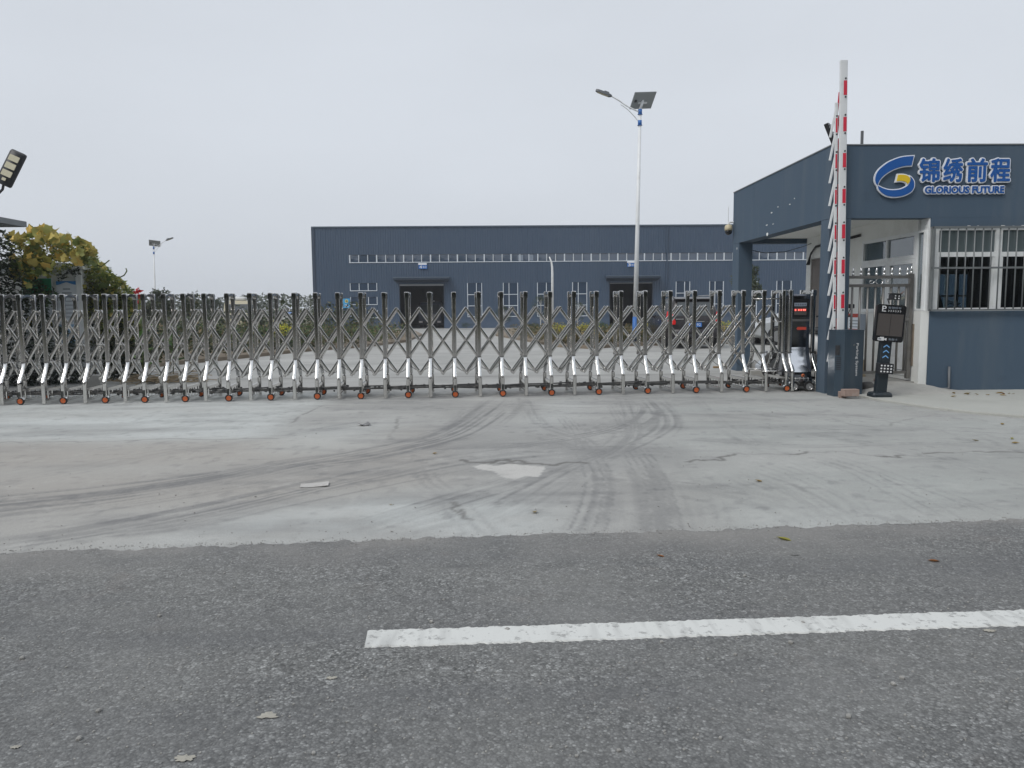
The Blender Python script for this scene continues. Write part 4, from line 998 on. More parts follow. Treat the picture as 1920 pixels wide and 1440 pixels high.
for i, (ch, (a, b)) in enumerate(zip('锦绣前程', chx)):
    p0 = AY(a+2, 341, GY); p1 = AY(b-2, 299, GY)
    text_thick(ch, p0.x, p1.x, p0.z, p1.z, GY-0.008, 0.028, 0.027, 20).build('character_edge', M['sign_white'], sg, world=sg)
    text_thick(ch, p0.x, p1.x, p0.z, p1.z, GY-0.0395, 0.008, 0.0095, 10).build('character', M['sign_blue'], sg, world=sg)
p0 = AY(1732, 363, GY); p1 = AY(1880, 350, GY)
text_thick('GLORIOUS FUTURE', p0.x, p1.x, p0.z, p1.z, GY-0.008, 0.022, 0.019, 14).build('lettering_edge', M['sign_white'], sg, world=sg)
text_thick('GLORIOUS FUTURE', p0.x, p1.x, p0.z, p1.z, GY-0.0335, 0.008, 0.0048, 8).build('lettering', M['sign_blue'], sg, world=sg)

# ---------------------------------------------------------------- roof flood lights
def flood_head(t, rz, tilt, lenses, sx=1.0):
    Mx = Matrix.Rotation(rz, 4, 'Z') @ Matrix.Rotation(tilt, 4, 'X')
    b = MB(); rings = []
    for y_, k in ((-0.035, 0.94), (-0.02, 1), (0.02, 1), (0.045, 0.8)):
        rings.append([Mx @ Vector((x_*k*sx, y_, z_*(0.5+0.5*k))) for x_, z_ in rrect(-0.115, 0.115, 0.0, 0.52, 0.03, 3)])
    b.loft(rings).build('housing', M['black_box'], t, True)
    for k in range(lenses):
        z_ = 0.40-k*0.115
        MB().rbox(-0.078*sx, 0.078*sx, -0.045, -0.036, z_-0.042, z_+0.042, 0.008).v
        mb = MB().rbox(-0.078*sx, 0.078*sx, -0.045, -0.036, z_-0.042, z_+0.042, 0.008); mb.v = [tuple(Mx @ Vector(p)) for p in mb.v]
        mb.build('lens', M['lamp_lens'], t)
    mb = MB().rbox(-0.03, 0.03, -0.045, -0.036, 0.06, 0.10, 0.008); mb.v = [tuple(Mx @ Vector(p)) for p in mb.v]; mb.build('sensor', M['lamp_lens'], t)
    return Mx
t = thing('flood_light', 'black three-panel flood light tilted over the grey roof edge at far left', 'lamp', tuple(AY(6, 347, 11.2)))
flood_head(t, R(-6), R(-8), 3)
for c in list(t.children): c.matrix_parent_inverse = Matrix.Identity(4)
t.rotation_euler = (0, R(24), 0)
MB().tube([(0, 0.0, 0.02), (0, 0.02, -0.06), (-0.10, 0.04, -0.28), (-0.16, 0.04, -0.38)], 0.018, 8).build('bracket', M['black_box'], t)
t = thing('flood_light', 'small dark flood light with ribbed back on guardhouse roof corner', 'lamp', (5.13, GY+0.25, 3.4))
fb = MB(); Mx = Matrix.Translation((0.02, 0, 0.42)) @ Matrix.Rotation(R(-24), 4, 'Y') @ Matrix.Rotation(R(60), 4, 'Z')
fb.cbox((0, 0, 0), (0.30, 0.06, 0.34)); fb.v = [tuple(Mx @ Vector((p[0], p[1], p[2]+0.12))) for p in fb.v]; fb.build('housing', M['black_box'], t)
for k in range(5):
    r_ = MB().box(-0.13, 0.13, -0.045, -0.031, 0.0+k*0.06, 0.015+k*0.06); r_.v = [tuple(Mx @ Vector(p)) for p in r_.v]; r_.build('rib', M['lamp_grey'], t)
MB().tube([(0.0, 0, 0), (0.0, 0, 0.3), (0.02, 0, 0.45)], 0.018, 8).build('bracket', M['black_box'], t)
# dome camera on the far fascia corner
t = thing('dome_camera', 'cream dome security camera with aerial on the far porch corner', 'camera', (4.90, 16.30, 2.93))
MB().lathe([(0.045, 0.12), (0.075, 0.10), (0.082, 0.04), (0.08, 0.0)], (0, 0, 0), 'Z', 18).build('shell', M['cam_cream'], t, True)
MB().lathe([(0.072, 0.0), (0.075, -0.03), (0.058, -0.07), (0.02, -0.095)], (0, 0, 0), 'Z', 18).build('dome', M['kiosk'], t, True)
MB().tube([(0, 0, 0.13), (0.02, 0, 0.17), (0.10, 0, 0.17)], 0.02, 8).build('bracket', M['white_pole'], t)
MB().cyl((-0.01, 0, 0.12), (-0.01, 0, 0.48), 0.006, n=6).build('aerial', M['white_pole'], t)
# loose cable along the porch
cb = MB(); 
cb.tube([(5.33, 16.1, 2.50), (5.6, 16.05, 2.44), (6.0, 16.0, 2.46), (6.35, 15.95, 2.56), (6.5, 15.9, 2.62)], 0.007, 6)
tag(cb.build('porch_cable', M['rubber'], None, True), 'thin black cable sagging under the far end of the porch', 'cable')
cb = MB(); q = random.Random(3)
for k in range(5):
    pts = [(6.44+q.uniform(-.03, .03), 15.9, 2.18), (6.45, 15.8, 2.40+q.uniform(-.03, .03)), (6.47, 15.6, 2.52+q.uniform(-.03, .03)), (6.46, 14.6, 2.56+q.uniform(-.04, .04)), (6.47, 13.7, 2.58+q.uniform(-.03, .03))]
    cb.tube(pts, 0.012, 6)
tag(cb.build('cable_bundle', M['rubber'], None, True), 'messy bundle of black cables along the top of the white porch wall', 'cable')

# ================================================================ PEDESTRIAN GATE
pg = thing('pedestrian_gate', 'stainless steel pedestrian gate with spear finials in the porch opening', 'gate', (5.95, 11.87, 0.2))
PY = 11.87
MB().box(5.40, 5.45, PY-0.025, PY+0.025, 0.2, 1.80).build('gate_post', M['gate_bar'], pg, world=pg)
MB().box(6.395, 6.455, PY-0.03, PY+0.03, 0.2, 1.82).build('gate_post', M['gate_bar'], pg, world=pg)
for z_ in (1.775, 1.645): MB().box(5.45, 6.395, PY-0.022, PY+0.022, z_-0.022, z_+0.022).build('rail', M['gate_bar'], pg, world=pg)
MB().box(5.45, 6.395, PY-0.022, PY+0.022, 0.275, 0.32).build('rail', M['gate_bar'], pg, world=pg)
barm = MB().cyl((0, 0, 0), (0, 0, 1.30), 0.0165, n=10).mesh('bar'); smooth_me(barm)
fin = MB().lathe([(0.012, 0), (0.022, 0.012), (0.022, 0.03), (0.012, 0.04), (0.02, 0.055), (0.012, 0.09), (0.002, 0.14)], (0, 0, 0), 'Z', 12).mesh('finial'); smooth_me(fin)
for k in range(8):
    xx = 5.512+k*0.121
    obj('bar', barm, M['gate_bar'], pg, (xx-5.95, 0, 0.121))
    obj('finial', fin, M['polished'], pg, (xx-5.95+0.005, 0, 1.597))
obj('finial', fin, M['polished'], pg, (6.425-5.95, 0, 1.62)); obj('finial', fin, M['polished'], pg, (5.425-5.95, 0, 1.60))
for cx, sgn in ((5.80, -1), (6.06, 1)):
    pts = [(cx+sgn*0.0+0.052*math.cos(a)*(1-0.06*k), PY, 1.71+0.046*math.sin(a)*(1-0.06*k)) for k, a in enumerate([R(20*j)*sgn for j in range(26)])]
    MB().tube(pts[:26], 0.006, 6).build('scroll', M['polished'], pg, True, world=pg)
ring = [(5.93+0.055*math.cos(a), PY, 1.71+0.05*math.sin(a)) for a in [2*math.pi*k/20 for k in range(21)]]
MB().tube(ring, 0.007, 6).build('scroll', M['polished'], pg, True, world=pg)
lk = MB().box(6.27, 6.394, PY-0.035, PY+0.02, 1.10, 1.15).build('lock', M['dull_steel'], pg, world=pg)
MB().box(6.458, 6.50, PY-0.06, PY+0.02, 0.40, 1.05).build('closer_plate', mat('rusty_steel', (0.30, 0.25, 0.20), 0.6, 0.6, 0.3, 12), pg, world=pg)

# notice, scooter and carton behind the pedestrian gate
t = thing('safety_notice', 'small white notice with red heading on the porch wall behind the steel gate', 'notice', (SX, 13.9, 0.92))
MB().box(SX-0.016, SX-0.002, 13.62, 14.12, 0.90, 1.20).build('sheet', M['poster'], t, world=t)
MB().box(SX-0.020, SX-0.0165, 13.625, 14.115, 1.13, 1.195).build('heading', M['print_red'], t, world=t)
MB().box(SX-0.020, SX-0.0165, 13.625, 14.115, 0.902, 0.92).build('foot_line', M['print_red'], t, world=t)
for k in range(3): MB().box(SX-0.020, SX-0.0165, 13.70, 14.02, 0.95+k*0.055, 0.965+k*0.055).build('text_line', M['print_grey'], t, world=t)
MB().box(SX-0.02, SX-0.002, 13.40, 13.60, 0.91, 1.19).build('side_plaque', M['print_grey'], t, world=t)

sc = thing('electric_scooter', 'white electric scooter parked in the porch behind the steel gate', 'scooter', (5.80, 13.35, 0.16), R(8))
for yy in (-0.55, 0.60):
    wt = MB().lathe([(0.15, -0.045), (0.205, -0.04), (0.22, 0), (0.205, 0.04), (0.15, 0.045)], (0, yy, 0.22), 'X', 24, False).build('wheel', M['rubber'], sc, True)
    MB().lathe([(0.02, -0.04), (0.145, -0.03), (0.145, 0.03), (0.02, 0.04)], (0, yy, 0.22), 'X', 16).build('rim', M['rim'], wt, True)
sh = MB(); rings = []
for y_, z_, hw, hh in ((-0.52, 0.42, 0.05, 0.05), (-0.47, 0.60, 0.13, 0.09), (-0.40, 0.72, 0.17, 0.13), (-0.33, 0.86, 0.13, 0.10), (-0.29, 0.98, 0.07, 0.05)):
    rings.append([(hw*math.cos(a), y_+0.06*math.sin(a), z_+hh*0.3*math.sin(a)) for a in [2*math.pi*k/14 for k in range(14)]])
sh.loft(rings).build('front_shield', M['scooter_white'], sc, True)
MB().cbox((0, 0.0, 0.28), (0.28, 0.55, 0.09)).build('footboard', M['black_box'], sc)
b = MB(); rings = []
for y_, hw, z0, z1 in ((0.12, 0.11, 0.30, 0.60), (0.30, 0.15, 0.36, 0.70), (0.60, 0.14, 0.44, 0.70), (0.85, 0.06, 0.55, 0.66)):
    rings.append([(hw*math.cos(a), y_, (z0+z1)/2+(z1-z0)/2*math.sin(a)) for a in [2*math.pi*k/14 for k in range(14)]])
b.loft(rings).build('rear_body', M['scooter_white'], sc, True)
MB().cbox((0, 0.48, 0.75), (0.26, 0.66, 0.10), ch=0.5).build('seat', M['black_box'], sc, True)
MB().tube([(-0.34, -0.16, 1.0), (-0.12, -0.26, 1.0), (0.12, -0.26, 1.0), (0.34, -0.16, 1.0)], 0.015, 8).build('handlebar', M['black_box'], sc)
MB().cyl((0, -0.30, 1.0), (0, -0.52, 0.24), 0.025).build('fork', M['black_box'], sc)
for s_ in (-1, 1):
    mi = MB().tube([(s_*0.2, -0.24, 1.0), (s_*0.24, -0.26, 1.13)], 0.008, 6).build('mirror_arm', M['black_box'], sc)
    MB().cbox((s_*0.25, -0.27, 1.17), (0.11, 0.03, 0.075), ch=0.6).build('mirror', M['black_box'], mi)
# carton
ct = MB().cbox((0, 0, 0.14), (0.20, 0.26, 0.28), ch=0.02); o_ = tag(ct.build('carton', M['cardboard'], None, loc=(6.02, 12.75, 0.16)), 'brown cardboard carton on the porch floor behind the steel gate', 'box')
o_.rotation_euler = (0, 0, R(9))
MB().box(-0.1005, 0.1005, -0.02, 0.02, 0.2805, 0.283).build('tape', M['lamp_lens'], o_)

# ================================================================ PARKING BARRIER
bx = thing('parking_barrier', 'parking barrier with slate blue cabinet and raised red-striped white arm', 'barrier', (5.22, 11.33, 0.0), 0)

# cabinet: chamfered column, front facing -Y
cabp = [(-0.09, -0.15), (0.192, -0.15), (0.202, -0.14), (0.202, 0.15), (-0.185, 0.15), (-0.195, 0.14), (-0.195, -0.075)]
MB().prism(cabp, lambda u, v, w_: (u, v, w_), 0.0, 0.965).build('cabinet', M['barrier_box'], bx)
lidp = [(u*1.012, v*1.012) for u, v in cabp]
MB().prism(lidp, lambda u, v, w_: (u, v, w_), 0.966, 0.985).build('lid', M['barrier_box'], bx)
dr = MB().box(-0.070, 0.186, -0.1545, -0.1505, 0.03, 0.935).build('door', M['barrier_box'], bx)
MB().lathe([(0.009, -0.006), (0.009, 0)], (0.045, -0.1555, 0.765), 'Y', 12).build('lock', M['polished'], dr)
tx = text_mb('Parking System', 0.10, 0.62, 0.0, 0.045, -0.155, 0.002, 0.004)
# rotate text to read downwards
tx.v = [(0.072+(z_), y_, 0.79-(x_-0.10)*0.92) for x_, y_, z_ in tx.v]
tx.build('lettering', M['print_white'], dr)
fx = Vector((-0.11, -0.13, 0)).normalized()
nside = Vector((-0.075, -0.105, 0)).normalized(); tside = Vector((0.105, -0.075, 0)).normalized(); cen = Vector((-0.1425, -0.1125, 0))
for k in range(7):
    mb = MB(); z_ = 0.40+k*0.028; c0 = cen+nside*0.003+tside*-0.012
    a = c0-tside*0.032; b_ = c0+tside*0.032
    mb.add([(a.x, a.y, z_), (b_.x, b_.y, z_), (b_.x, b_.y, z_+0.014), (a.x, a.y, z_+0.014)], [(0, 1, 2, 3)]); mb.build('vent_slot', M['black_box'], bx)
hp = MB(); Mr = Matrix.Translation(cen+nside*0.004-tside*0.03) @ Matrix((tside, -nside, Vector((0, 0, 1)))).transposed().to_4x4()
hp.box(-0.03, 0.03, -0.012, 0.0, 0.62, 0.76, Mr); hp.build('hub_cover', M['black_box'], bx)
for c_ in list(bx.children): c_.rotation_euler = (0, 0, R(2)); c_.location = (-0.028, 0, 0)
# arm: rises nearly upright behind the cabinet, leaning a little left
AB = AY(1576, 640, 11.52); AT = AY(1582.5, 115, 11.52); AX0 = AB.x-5.22; AZ0, AZ1 = 0.55, AT.z; LEAN = (AB.x-AT.x)/(AT.z-AB.z); AYO = 0.365
def lean(x_, z_): return x_-(z_-AB.z)*LEAN
arm = MB(); a_ = []
for z_ in (AZ0, AZ1):
    a_.append([(lean(AX0+u, z_), AYO-0.175+v, z_) for u, v in rrect(-0.058, 0.052, -0.02, 0.02, 0.012, 3)])
arm.loft(a_); armo = arm.build('arm', M['arm_white'], bx, True)
smooth_me(armo.data, 40)
MB().prism([(lean(AX0+u*1.02, AZ1+0.001), AYO-0.175+v*1.03) for u, v in rrect(-0.058, 0.052, -0.02, 0.02, 0.012, 3)], lambda u, v, w_: (u, v, w_), AZ1-0.03, AZ1+0.012).build('arm_cap', M['arm_white'], armo)
MB().box(AX0-0.05, AX0+0.045, 0.148, 0.17, 0.60, 0.86).build('arm_clamp', M['black_box'], bx)
pitch_z = 0.517
stripe = MB().box(-0.024, 0.024, -0.001, 0.0025, 0, 0.205).mesh('red_stripe')
bolt = MB().lathe([(0.013, -0.006), (0.013, 0.0)], (0, 0, 0), 'Y', 10).mesh('bolt')
k = 0; z_ = AZ1-0.275
while z_-0.205 > 0.95:
    obj('red_stripe', stripe, M['arm_red'], armo, (lean(AX0+0.018, z_-0.1), AYO-0.1985, z_-0.205), (0, -LEAN, 0))
    for dz in (0.03, -0.232): obj('bolt', bolt, M['black_box'], armo, (lean(AX0+0.020, z_+dz), AYO-0.1965, z_+dz))
    z_ -= pitch_z
sec = MB(); a_ = []
for q_ in (AZ0-0.15, AZ1-0.58):
    a_.append([(lean(AX0-0.088+u, q_), AYO-0.145+v, q_) for u, v in rrect(-0.026, 0.020, -0.014, 0.014, 0.008, 3)])
seco = sec.loft(a_).build('lower_rail', M['arm_white'], bx, True)
smooth_me(seco.data, 40)
stripe2 = MB().box(-0.012, 0.012, -0.001, 0.002, 0, 0.205).mesh('red_stripe')
slat = MB(); slat.prism(rrect(-0.0, 0.03, -0.012, 0.012, 0.004, 2), lambda u, v, w_: (u, v, w_), 0, 0.50); slat_me = slat.mesh('slat')
link = MB().box(-0.010, 0.010, -0.006, 0.006, 0, 0.50).mesh('link')
z_ = AZ1-0.80
while z_-0.205 > 0.75:
    obj('red_stripe', stripe2, M['arm_red'], seco, (lean(AX0-0.088, z_-0.1), AYO-0.161, z_-0.205), (0, -LEAN, 0))
    for dz in (0.03, -0.232): obj('bolt', bolt, M['black_box'], seco, (lean(AX0-0.088, z_+dz), AYO-0.1595, z_+dz))
    z_ -= pitch_z
z_ = AZ1-0.45
while z_ > 1.0:
    obj('slat', slat_me, M['arm_white'], bx, (lean(AX0-0.19, z_-0.5), AYO-0.14, z_-0.62), (0, R(10.5), 0))
    obj('link', link, M['arm_red'], bx, (lean(AX0-0.085, z_-0.45), AYO-0.125, z_-0.47), (0, R(4), 0))
    z_ -= pitch_z/1.56

# ================================================================ PAYMENT KIOSK
kk = thing('parking_kiosk', 'leaning black parking display post with number camera and blue chevrons', 'kiosk', (5.505, 10.89, 0.035), 0)
ln = Matrix.Rotation(R(4.0), 4, 'Y') @ Matrix.Rotation(R(-2), 4, 'Z')
def kb(mb, name, mt, parent=kk, smooth=False):
    mb.v = [tuple(ln @ Vector(p)) for p in mb.v]; return mb.build(name, M[mt], parent, smooth)
bs_ = MB(); bs_.loft([[(sx*(0.142*k), sy*(0.11*k), z_) for sx, sy in ((1, -.8), (1, .8), (.85, 1), (-.85, 1), (-1, .8), (-1, -.8), (-.85, -1), (.85, -1))] for z_, k in ((0, 1), (0.035, 1), (0.06, 0.9), (0.07, 0.75))])
bs_.build('base', M['kiosk_post'], kk)
kb(MB().cbox((0, 0, 0.44), (0.15, 0.10, 0.78), ch=0.12), 'post', 'kiosk_post')
pn = kb(MB().rbox(-0.205, 0.205, -0.085, -0.03, 0.79, 1.315, 0.035), 'display_case', 'kiosk')
kb(MB().box(-0.178, 0.178, -0.0875, -0.0855, 0.875, 1.185), 'led_screen', 'led_panel', pn)
kb(MB().box(-0.002, 0.002, -0.0885, -0.0876, 0.875, 1.185), 'screen_joint', 'kiosk', pn)
kb(text_mb('P', -0.135, -0.075, 1.215, 1.295, -0.0855, 0.002, 0.008), 'letter', 'print_white', pn)
kb(MB().box(-0.115, -0.078, -0.0875, -0.0855, 1.215, 1.226), 'letter_foot', 'print_white', pn)
kb(text_mb('智慧停车', -0.05, 0.135, 1.258, 1.288, -0.0855, 0.002, 0.0), 'lettering', 'print_grey', pn)
for k in range(6):
    x_ = -0.050+k*0.033
    kb(MB().prism([(x_, 1.242), (x_+0.007, 1.242), (x_+0.020, 1.2285), (x_+0.007, 1.215), (x_, 1.215), (x_+0.013, 1.2285)], lambda u, v, w_: (u, w_, v), -0.0855, -0.0875), 'arrow', 'print_white', pn)
kb(MB().rbox(-0.155, -0.062, -0.0875, -0.0855, 0.805, 0.845, 0.01).box(-0.122, -0.068, -0.0875, -0.0855, 0.846, 0.856), 'camera_symbol', 'print_white', pn)
kb(MB().prism([(-0.060, 0.82), (-0.030, 0.806), (-0.030, 0.844), (-0.060, 0.832)], lambda u, v, w_: (u, w_, v), -0.0855, -0.0875), 'camera_symbol', 'print_white', pn)
kb(MB().box(-0.145, -0.105, -0.0882, -0.0876, 0.818, 0.834), 'camera_symbol_window', 'print_dark', pn)
kb(text_mb('免取卡', 0.0, 0.125, 0.812, 0.842, -0.0855, 0.002, 0.0), 'lettering', 'print_grey', pn)
for k in range(3):
    z_ = 0.555+k*0.075
    kb(MB().prism([(-0.042, z_), (-0.042, z_+0.014), (0, z_+0.046), (0.042, z_+0.014), (0.042, z_), (0, z_+0.030)][::-1], lambda u, v, w_: (u, w_, v), -0.0515, -0.054), 'chevron', 'print_blue')
lb = kb(MB().rbox(-0.10, 0.105, -0.11, 0.0, 0.335, 0.485, 0.012), 'light_box', 'black_box')
for r_ in range(3):
    for c_ in range(4):
        kb(MB().lathe([(0.006, -0.008), (0.0125, -0.004), (0.0125, 0)], (-0.068+c_*0.046, -0.111, 0.367+r_*0.042), 'Y', 12), 'light_lens', 'print_white', lb)
kb(MB().cyl((0.045, -0.03, 1.315), (0.045, -0.03, 1.385), 0.012), 'camera_neck', 'polished')
cm = kb(MB().rbox(-0.005, 0.105, -0.10, 0.04, 1.385, 1.465, 0.012), 'camera_body', 'black_box')
kb(MB().rbox(-0.013, 0.113, -0.12, 0.05, 1.467, 1.477, 0.005), 'camera_hood', 'black_box', cm)
for a, b_ in ((0.025, 1.408), (0.075, 1.408), (0.025, 1.442), (0.075, 1.442)):
    kb(MB().lathe([(0.006, -0.006), (0.010, -0.003), (0.010, 0)], (a, -0.1005, b_), 'Y', 12), 'camera_lamp', 'print_white', cm)
kb(MB().cyl((-0.02, -0.03, 1.33), (-0.05, -0.03, 1.40), 0.007), 'camera_cable', 'rubber')

# ================================================================ RETRACTABLE GATE
rg = thing('retractable_gate', 'long stainless steel folding lattice gate closed across the entrance', 'gate', (-2.0, 11.87, 0))
SL = 0.0635; ANG = math.atan(SL)
gdir = Vector((math.cos(ANG), math.sin(ANG), 0)); gnor = Vector((-math.sin(ANG), math.cos(ANG), 0))
def on_gate(x_):    # centre line (wheels stand 0.34 in front of it)
    base = Vector((x_, 11.66+SL*x_, 0)); return base+gnor*0.34
wheels_x = [-8.62, -8.04, -7.46, -6.88, -6.30, -5.72, -5.15, -4.57, -3.98, -3.34, -2.69, -2.02, -1.33, -0.63, 0.09, 0.82, 1.57, 2.34, 3.11, 3.90, 4.545]
fx_ = []
for i, a in enumerate(wheels_x):
    fx_.append((a, True))
    if i < len(wheels_x)-1: fx_.append(((a+wheels_x[i+1])/2, False))
fx_ += [(4.655, False), (5.02, False)]
# shared frame meshes (frame-local: x along the gate, y into the yard)
UH, LH, PW, PD = 0.19, 0.34, 0.030, 0.022
def post_tube(pts, w_=PW, d_=PD):
    mb = MB(); rings = []
    pr = rrect(-w_, w_, -d_, d_, 0.015, 3)
    for y_, z_ in pts: rings.append([(u, y_+v, z_) for u, v in pr])
    return mb.loft(rings)
me_up = post_tube([(-UH, 0.615), (-UH, 1.535)]); me_up.loft([[(u, UH+v, z_) for u, v in rrect(-PW, PW, -PD, PD, 0.015, 3)] for z_ in (0.615, 1.535)]); me_up = me_up.mesh('frame'); smooth_me(me_up, 60)
def leg_me(s):
    pts = [(s*UH, 0.600), (s*(UH+0.006), 0.565), (s*(UH+0.05), 0.47), (s*(LH-0.025), 0.37), (s*LH, 0.325)]
    m_ = post_tube(pts, 0.027, 0.020).mesh('bent_leg'); smooth_me(m_, 60); return m_
me_leg = {s: leg_me(s) for s in (-1, 1)}
def foot_me(s, z0): m_ = post_tube([(s*LH, z0), (s*LH, 0.30)], 0.028, 0.020).mesh('foot_post'); smooth_me(m_, 60); return m_
me_foot = {(s, w_): foot_me(s, 0.085 if w_ else 0.012) for s in (-1, 1) for w_ in (0, 1)}
cap = MB()
for s in (-1, 1):
    cap.loft([[(u*k, s*UH+v*k, z_) for u, v in rrect(-0.035, 0.035, -0.028, 0.028, 0.010, 2)] for z_, k in ((1.50, 1), (1.578, 1), (1.592, 0.93), (1.597, 0.7))])
pts = []
for k in range(13):
    a = math.pi*k/12; pts.append((0, -UH*0.88*math.cos(a), 1.515+0.062*math.sin(a)))
ar = MB(); rings = []
for i, p in enumerate(pts):
    a = math.pi*i/12; rad = Vector((0, -math.cos(a), math.sin(a)))
    rings.append([Vector(p)+Vector((u, 0, 0))+rad*v for u, v in ((-0.024, -0.017), (0.024, -0.017), (0.024, 0.017), (-0.024, 0.017))])
cap.loft(rings); me_cap = cap.mesh('arch_cap'); smooth_me(me_cap, 35)
me_knob = {}; me_band = {}
for s in (-1, 1):
    kn = MB().lathe([(0.006, -0.016), (0.014, -0.012), (0.017, 0.0), (0.017, 0.012)], (0, s*LH-0.024*(1 if s < 0 else -1), 0.305), 'Y', 10)
    me_knob[s] = kn.mesh('knuckle'); me_band[s] = MB().box(-0.031, 0.031, s*UH-0.024, s*UH+0.024, 0.598, 0.616).mesh('post_band')
cr = MB()
cr.box(-0.008, 0.008, -LH+0.02, LH-0.02, 0.185, 0.225); cr.box(-0.010, 0.010, -LH+0.02, LH-0.02, 0.040, 0.075)
for y_ in (-0.2, -0.07, 0.07, 0.2): cr.box(-0.0075, 0.0075, y_-0.011, y_+0.011, 0.0755, 0.1845)
me_cross = cr.mesh('cross_frame')
tab = MB().prism([(-0.017, 0.115), (-0.010, 0.105), (0.010, 0.105), (0.017, 0.115), (0.019, 0.19), (-0.019, 0.19)], lambda u, v, w_: (u, w_-0.16*(0.19-v)-0.005, v), -LH-0.021, -LH-0.026); me_tab = tab.mesh('reflector_plate')
ty = MB().lathe([(0.036, -0.017), (0.049, -0.017), (0.053, -0.010), (0.053, 0.010), (0.049, 0.017), (0.036, 0.017)], (0, 0, 0), 'Y', 22, False).mesh('wheel'); smooth_me(ty, 40)
hb = MB().lathe([(0.004, -0.014), (0.012, -0.019), (0.015, -0.013), (0.033, -0.013), (0.037, -0.016), (0.037, 0.012), (0.004, 0.012)], (0, 0, 0), 'Y', 20)
for k in range(5):
    a = 2*math.pi*k/5; Mx = Matrix.Rotation(a, 4, 'Y'); hb.box(-0.0055, 0.0055, -0.0175, -0.0125, 0.010, 0.036, Mx)
hb_me = hb.mesh('wheel_hub'); hb2_me = hb.mesh('drive_hub')
fd = MB(); rings = []
for k in range(9):
    a = R(12+156*k/8); rings.append([(0.060*math.cos(a), y_, 0.060*math.sin(a)+dz) for y_, dz in ((-0.024, 0), (0.024, 0), (0.024, 0.004), (-0.024, 0.004))])
fd.loft(rings); fd_me = fd.mesh('fender'); smooth_me(fd_me, 40)
q = random.Random(12)
cen_pts = []
for (x_, wh_) in fx_:
    c = on_gate(x_+(q.uniform(-.014, .014) if x_ < 4.4 else 0)); cen_pts.append(c)
    f = obj('frame', me_up, M['steel'], rg, c-rg.location, (q.uniform(-.008, .008), q.uniform(-.011, .011), ANG+q.uniform(-.05, .05)))
    obj('arch', me_cap, M['steel'], f)
    for s in (-1, 1):
        obj('bent_leg', me_leg[s], M['polished'], f); obj('foot_post', me_foot[(s, int(wh_))], M['bar_steel'], f)
        if wh_:
            w_ = obj('wheel', ty, M['rubber'], f, (0, s*(LH+0.004), 0.054)); obj('wheel_hub', hb_me, M['orange'], f, (0, s*(LH+0.004), 0.054), (0, q.uniform(0, 6), 0 if s < 0 else math.pi))
            obj('fender', fd_me, M['polished'], f, (0, s*(LH+0.004), 0.054))
    if wh_: obj('reflector_plate', me_tab, M['polished'], f)
    for s in (-1, 1): obj('knuckle', me_knob[s], M['dull_steel'], f); obj('post_band', me_band[s], M['dull_steel'], f)
    obj('cross_frame', me_cross, M['bar_steel'], f)
# lattice bars: one shared bar, stretched and turned per place
nF = len(fx_)-2                     # the last two frames hold the drive unit
bar_unit = MB(); rings = []
for x_ in (-0.5, 0.5): rings.append([(x_, v, u) for u, v in rrect(-0.0225, 0.0225, -0.010, 0.010, 0.006, 2)])
bar_me2 = bar_unit.loft(rings).mesh('lattice_bar'); smooth_me(bar_me2, 35)
mids = [(cen_pts[i]+cen_pts[i+1])/2 for i in range(nF-1)]
ZA, ZB = 1.345, 0.35
def lbar(p0, p1):
    d = p1-p0; L_ = d.length; ex = d/L_; ey = (gnor-ex*gnor.dot(ex)).normalized(); ez = ex.cross(ey)
    Mx = Matrix((ex, ey, ez)).transposed().to_4x4(); Mx.translation = (p0+p1)/2-rg.location
    o = obj('lattice_bar', bar_me2, M['bar_steel'], rg); o.matrix_local = Mx @ Matrix.Diagonal((L_+0.03, 1, 1, 1))
def half(p0, p1, f): return p0.lerp(p1, f)
up_ = Vector((0, 0, 1))
for i in range(len(mids)):
    for lay, dr_, dn in ((-0.13, -1, 0), (0.13, -1, 0), (0.0, 1, 0)):     # rising bars front and rear, falling bars between them
        for _ in (0,):
            j = i+2*dr_
            a = mids[i]+gnor*(lay+dn)+up_*ZA
            if 0 <= j < len(mids): lbar(a, mids[j]+gnor*(lay+dn)+up_*ZB)
            else:
                j1 = i+dr_
                if 0 <= j1 < len(mids):      # cut at the last frame
                    e = cen_pts[-3] if dr_ > 0 else cen_pts[0]
                    lbar(a, e+gnor*(lay+dn)+up_*0.61) 
                else:
                    e = cen_pts[-3] if dr_ > 0 else cen_pts[0]; lbar(a, e+gnor*(lay+dn)+up_*1.11)
    
rod_me = MB().cyl((0, -0.145, 0), (0, 0.145, 0), 0.010, n=8).lathe([(0.016, -0.152), (0.019, -0.147), (0.019, -0.135)], (0, 0, 0), 'Y', 10).lathe([(0.019, 0.135), (0.019, 0.147), (0.016, 0.152)], (0, 0, 0), 'Y', 10).mesh('pivot'); smooth_me(rod_me, 40)
for i, mm in enumerate(mids):
    for z_ in (ZA, ZB, (ZA+ZB)/2): obj('pivot', rod_me, M['bar_steel'], rg, mm+up_*z_-rg.location, (0, 0, ANG))
for c in cen_pts[:nF]:
    for z_ in (1.097, 0.60): obj('pivot', rod_me, M['dull_steel'], rg, c+up_*z_-rg.location, (0, 0, ANG), (0.8, 1, 0.8))
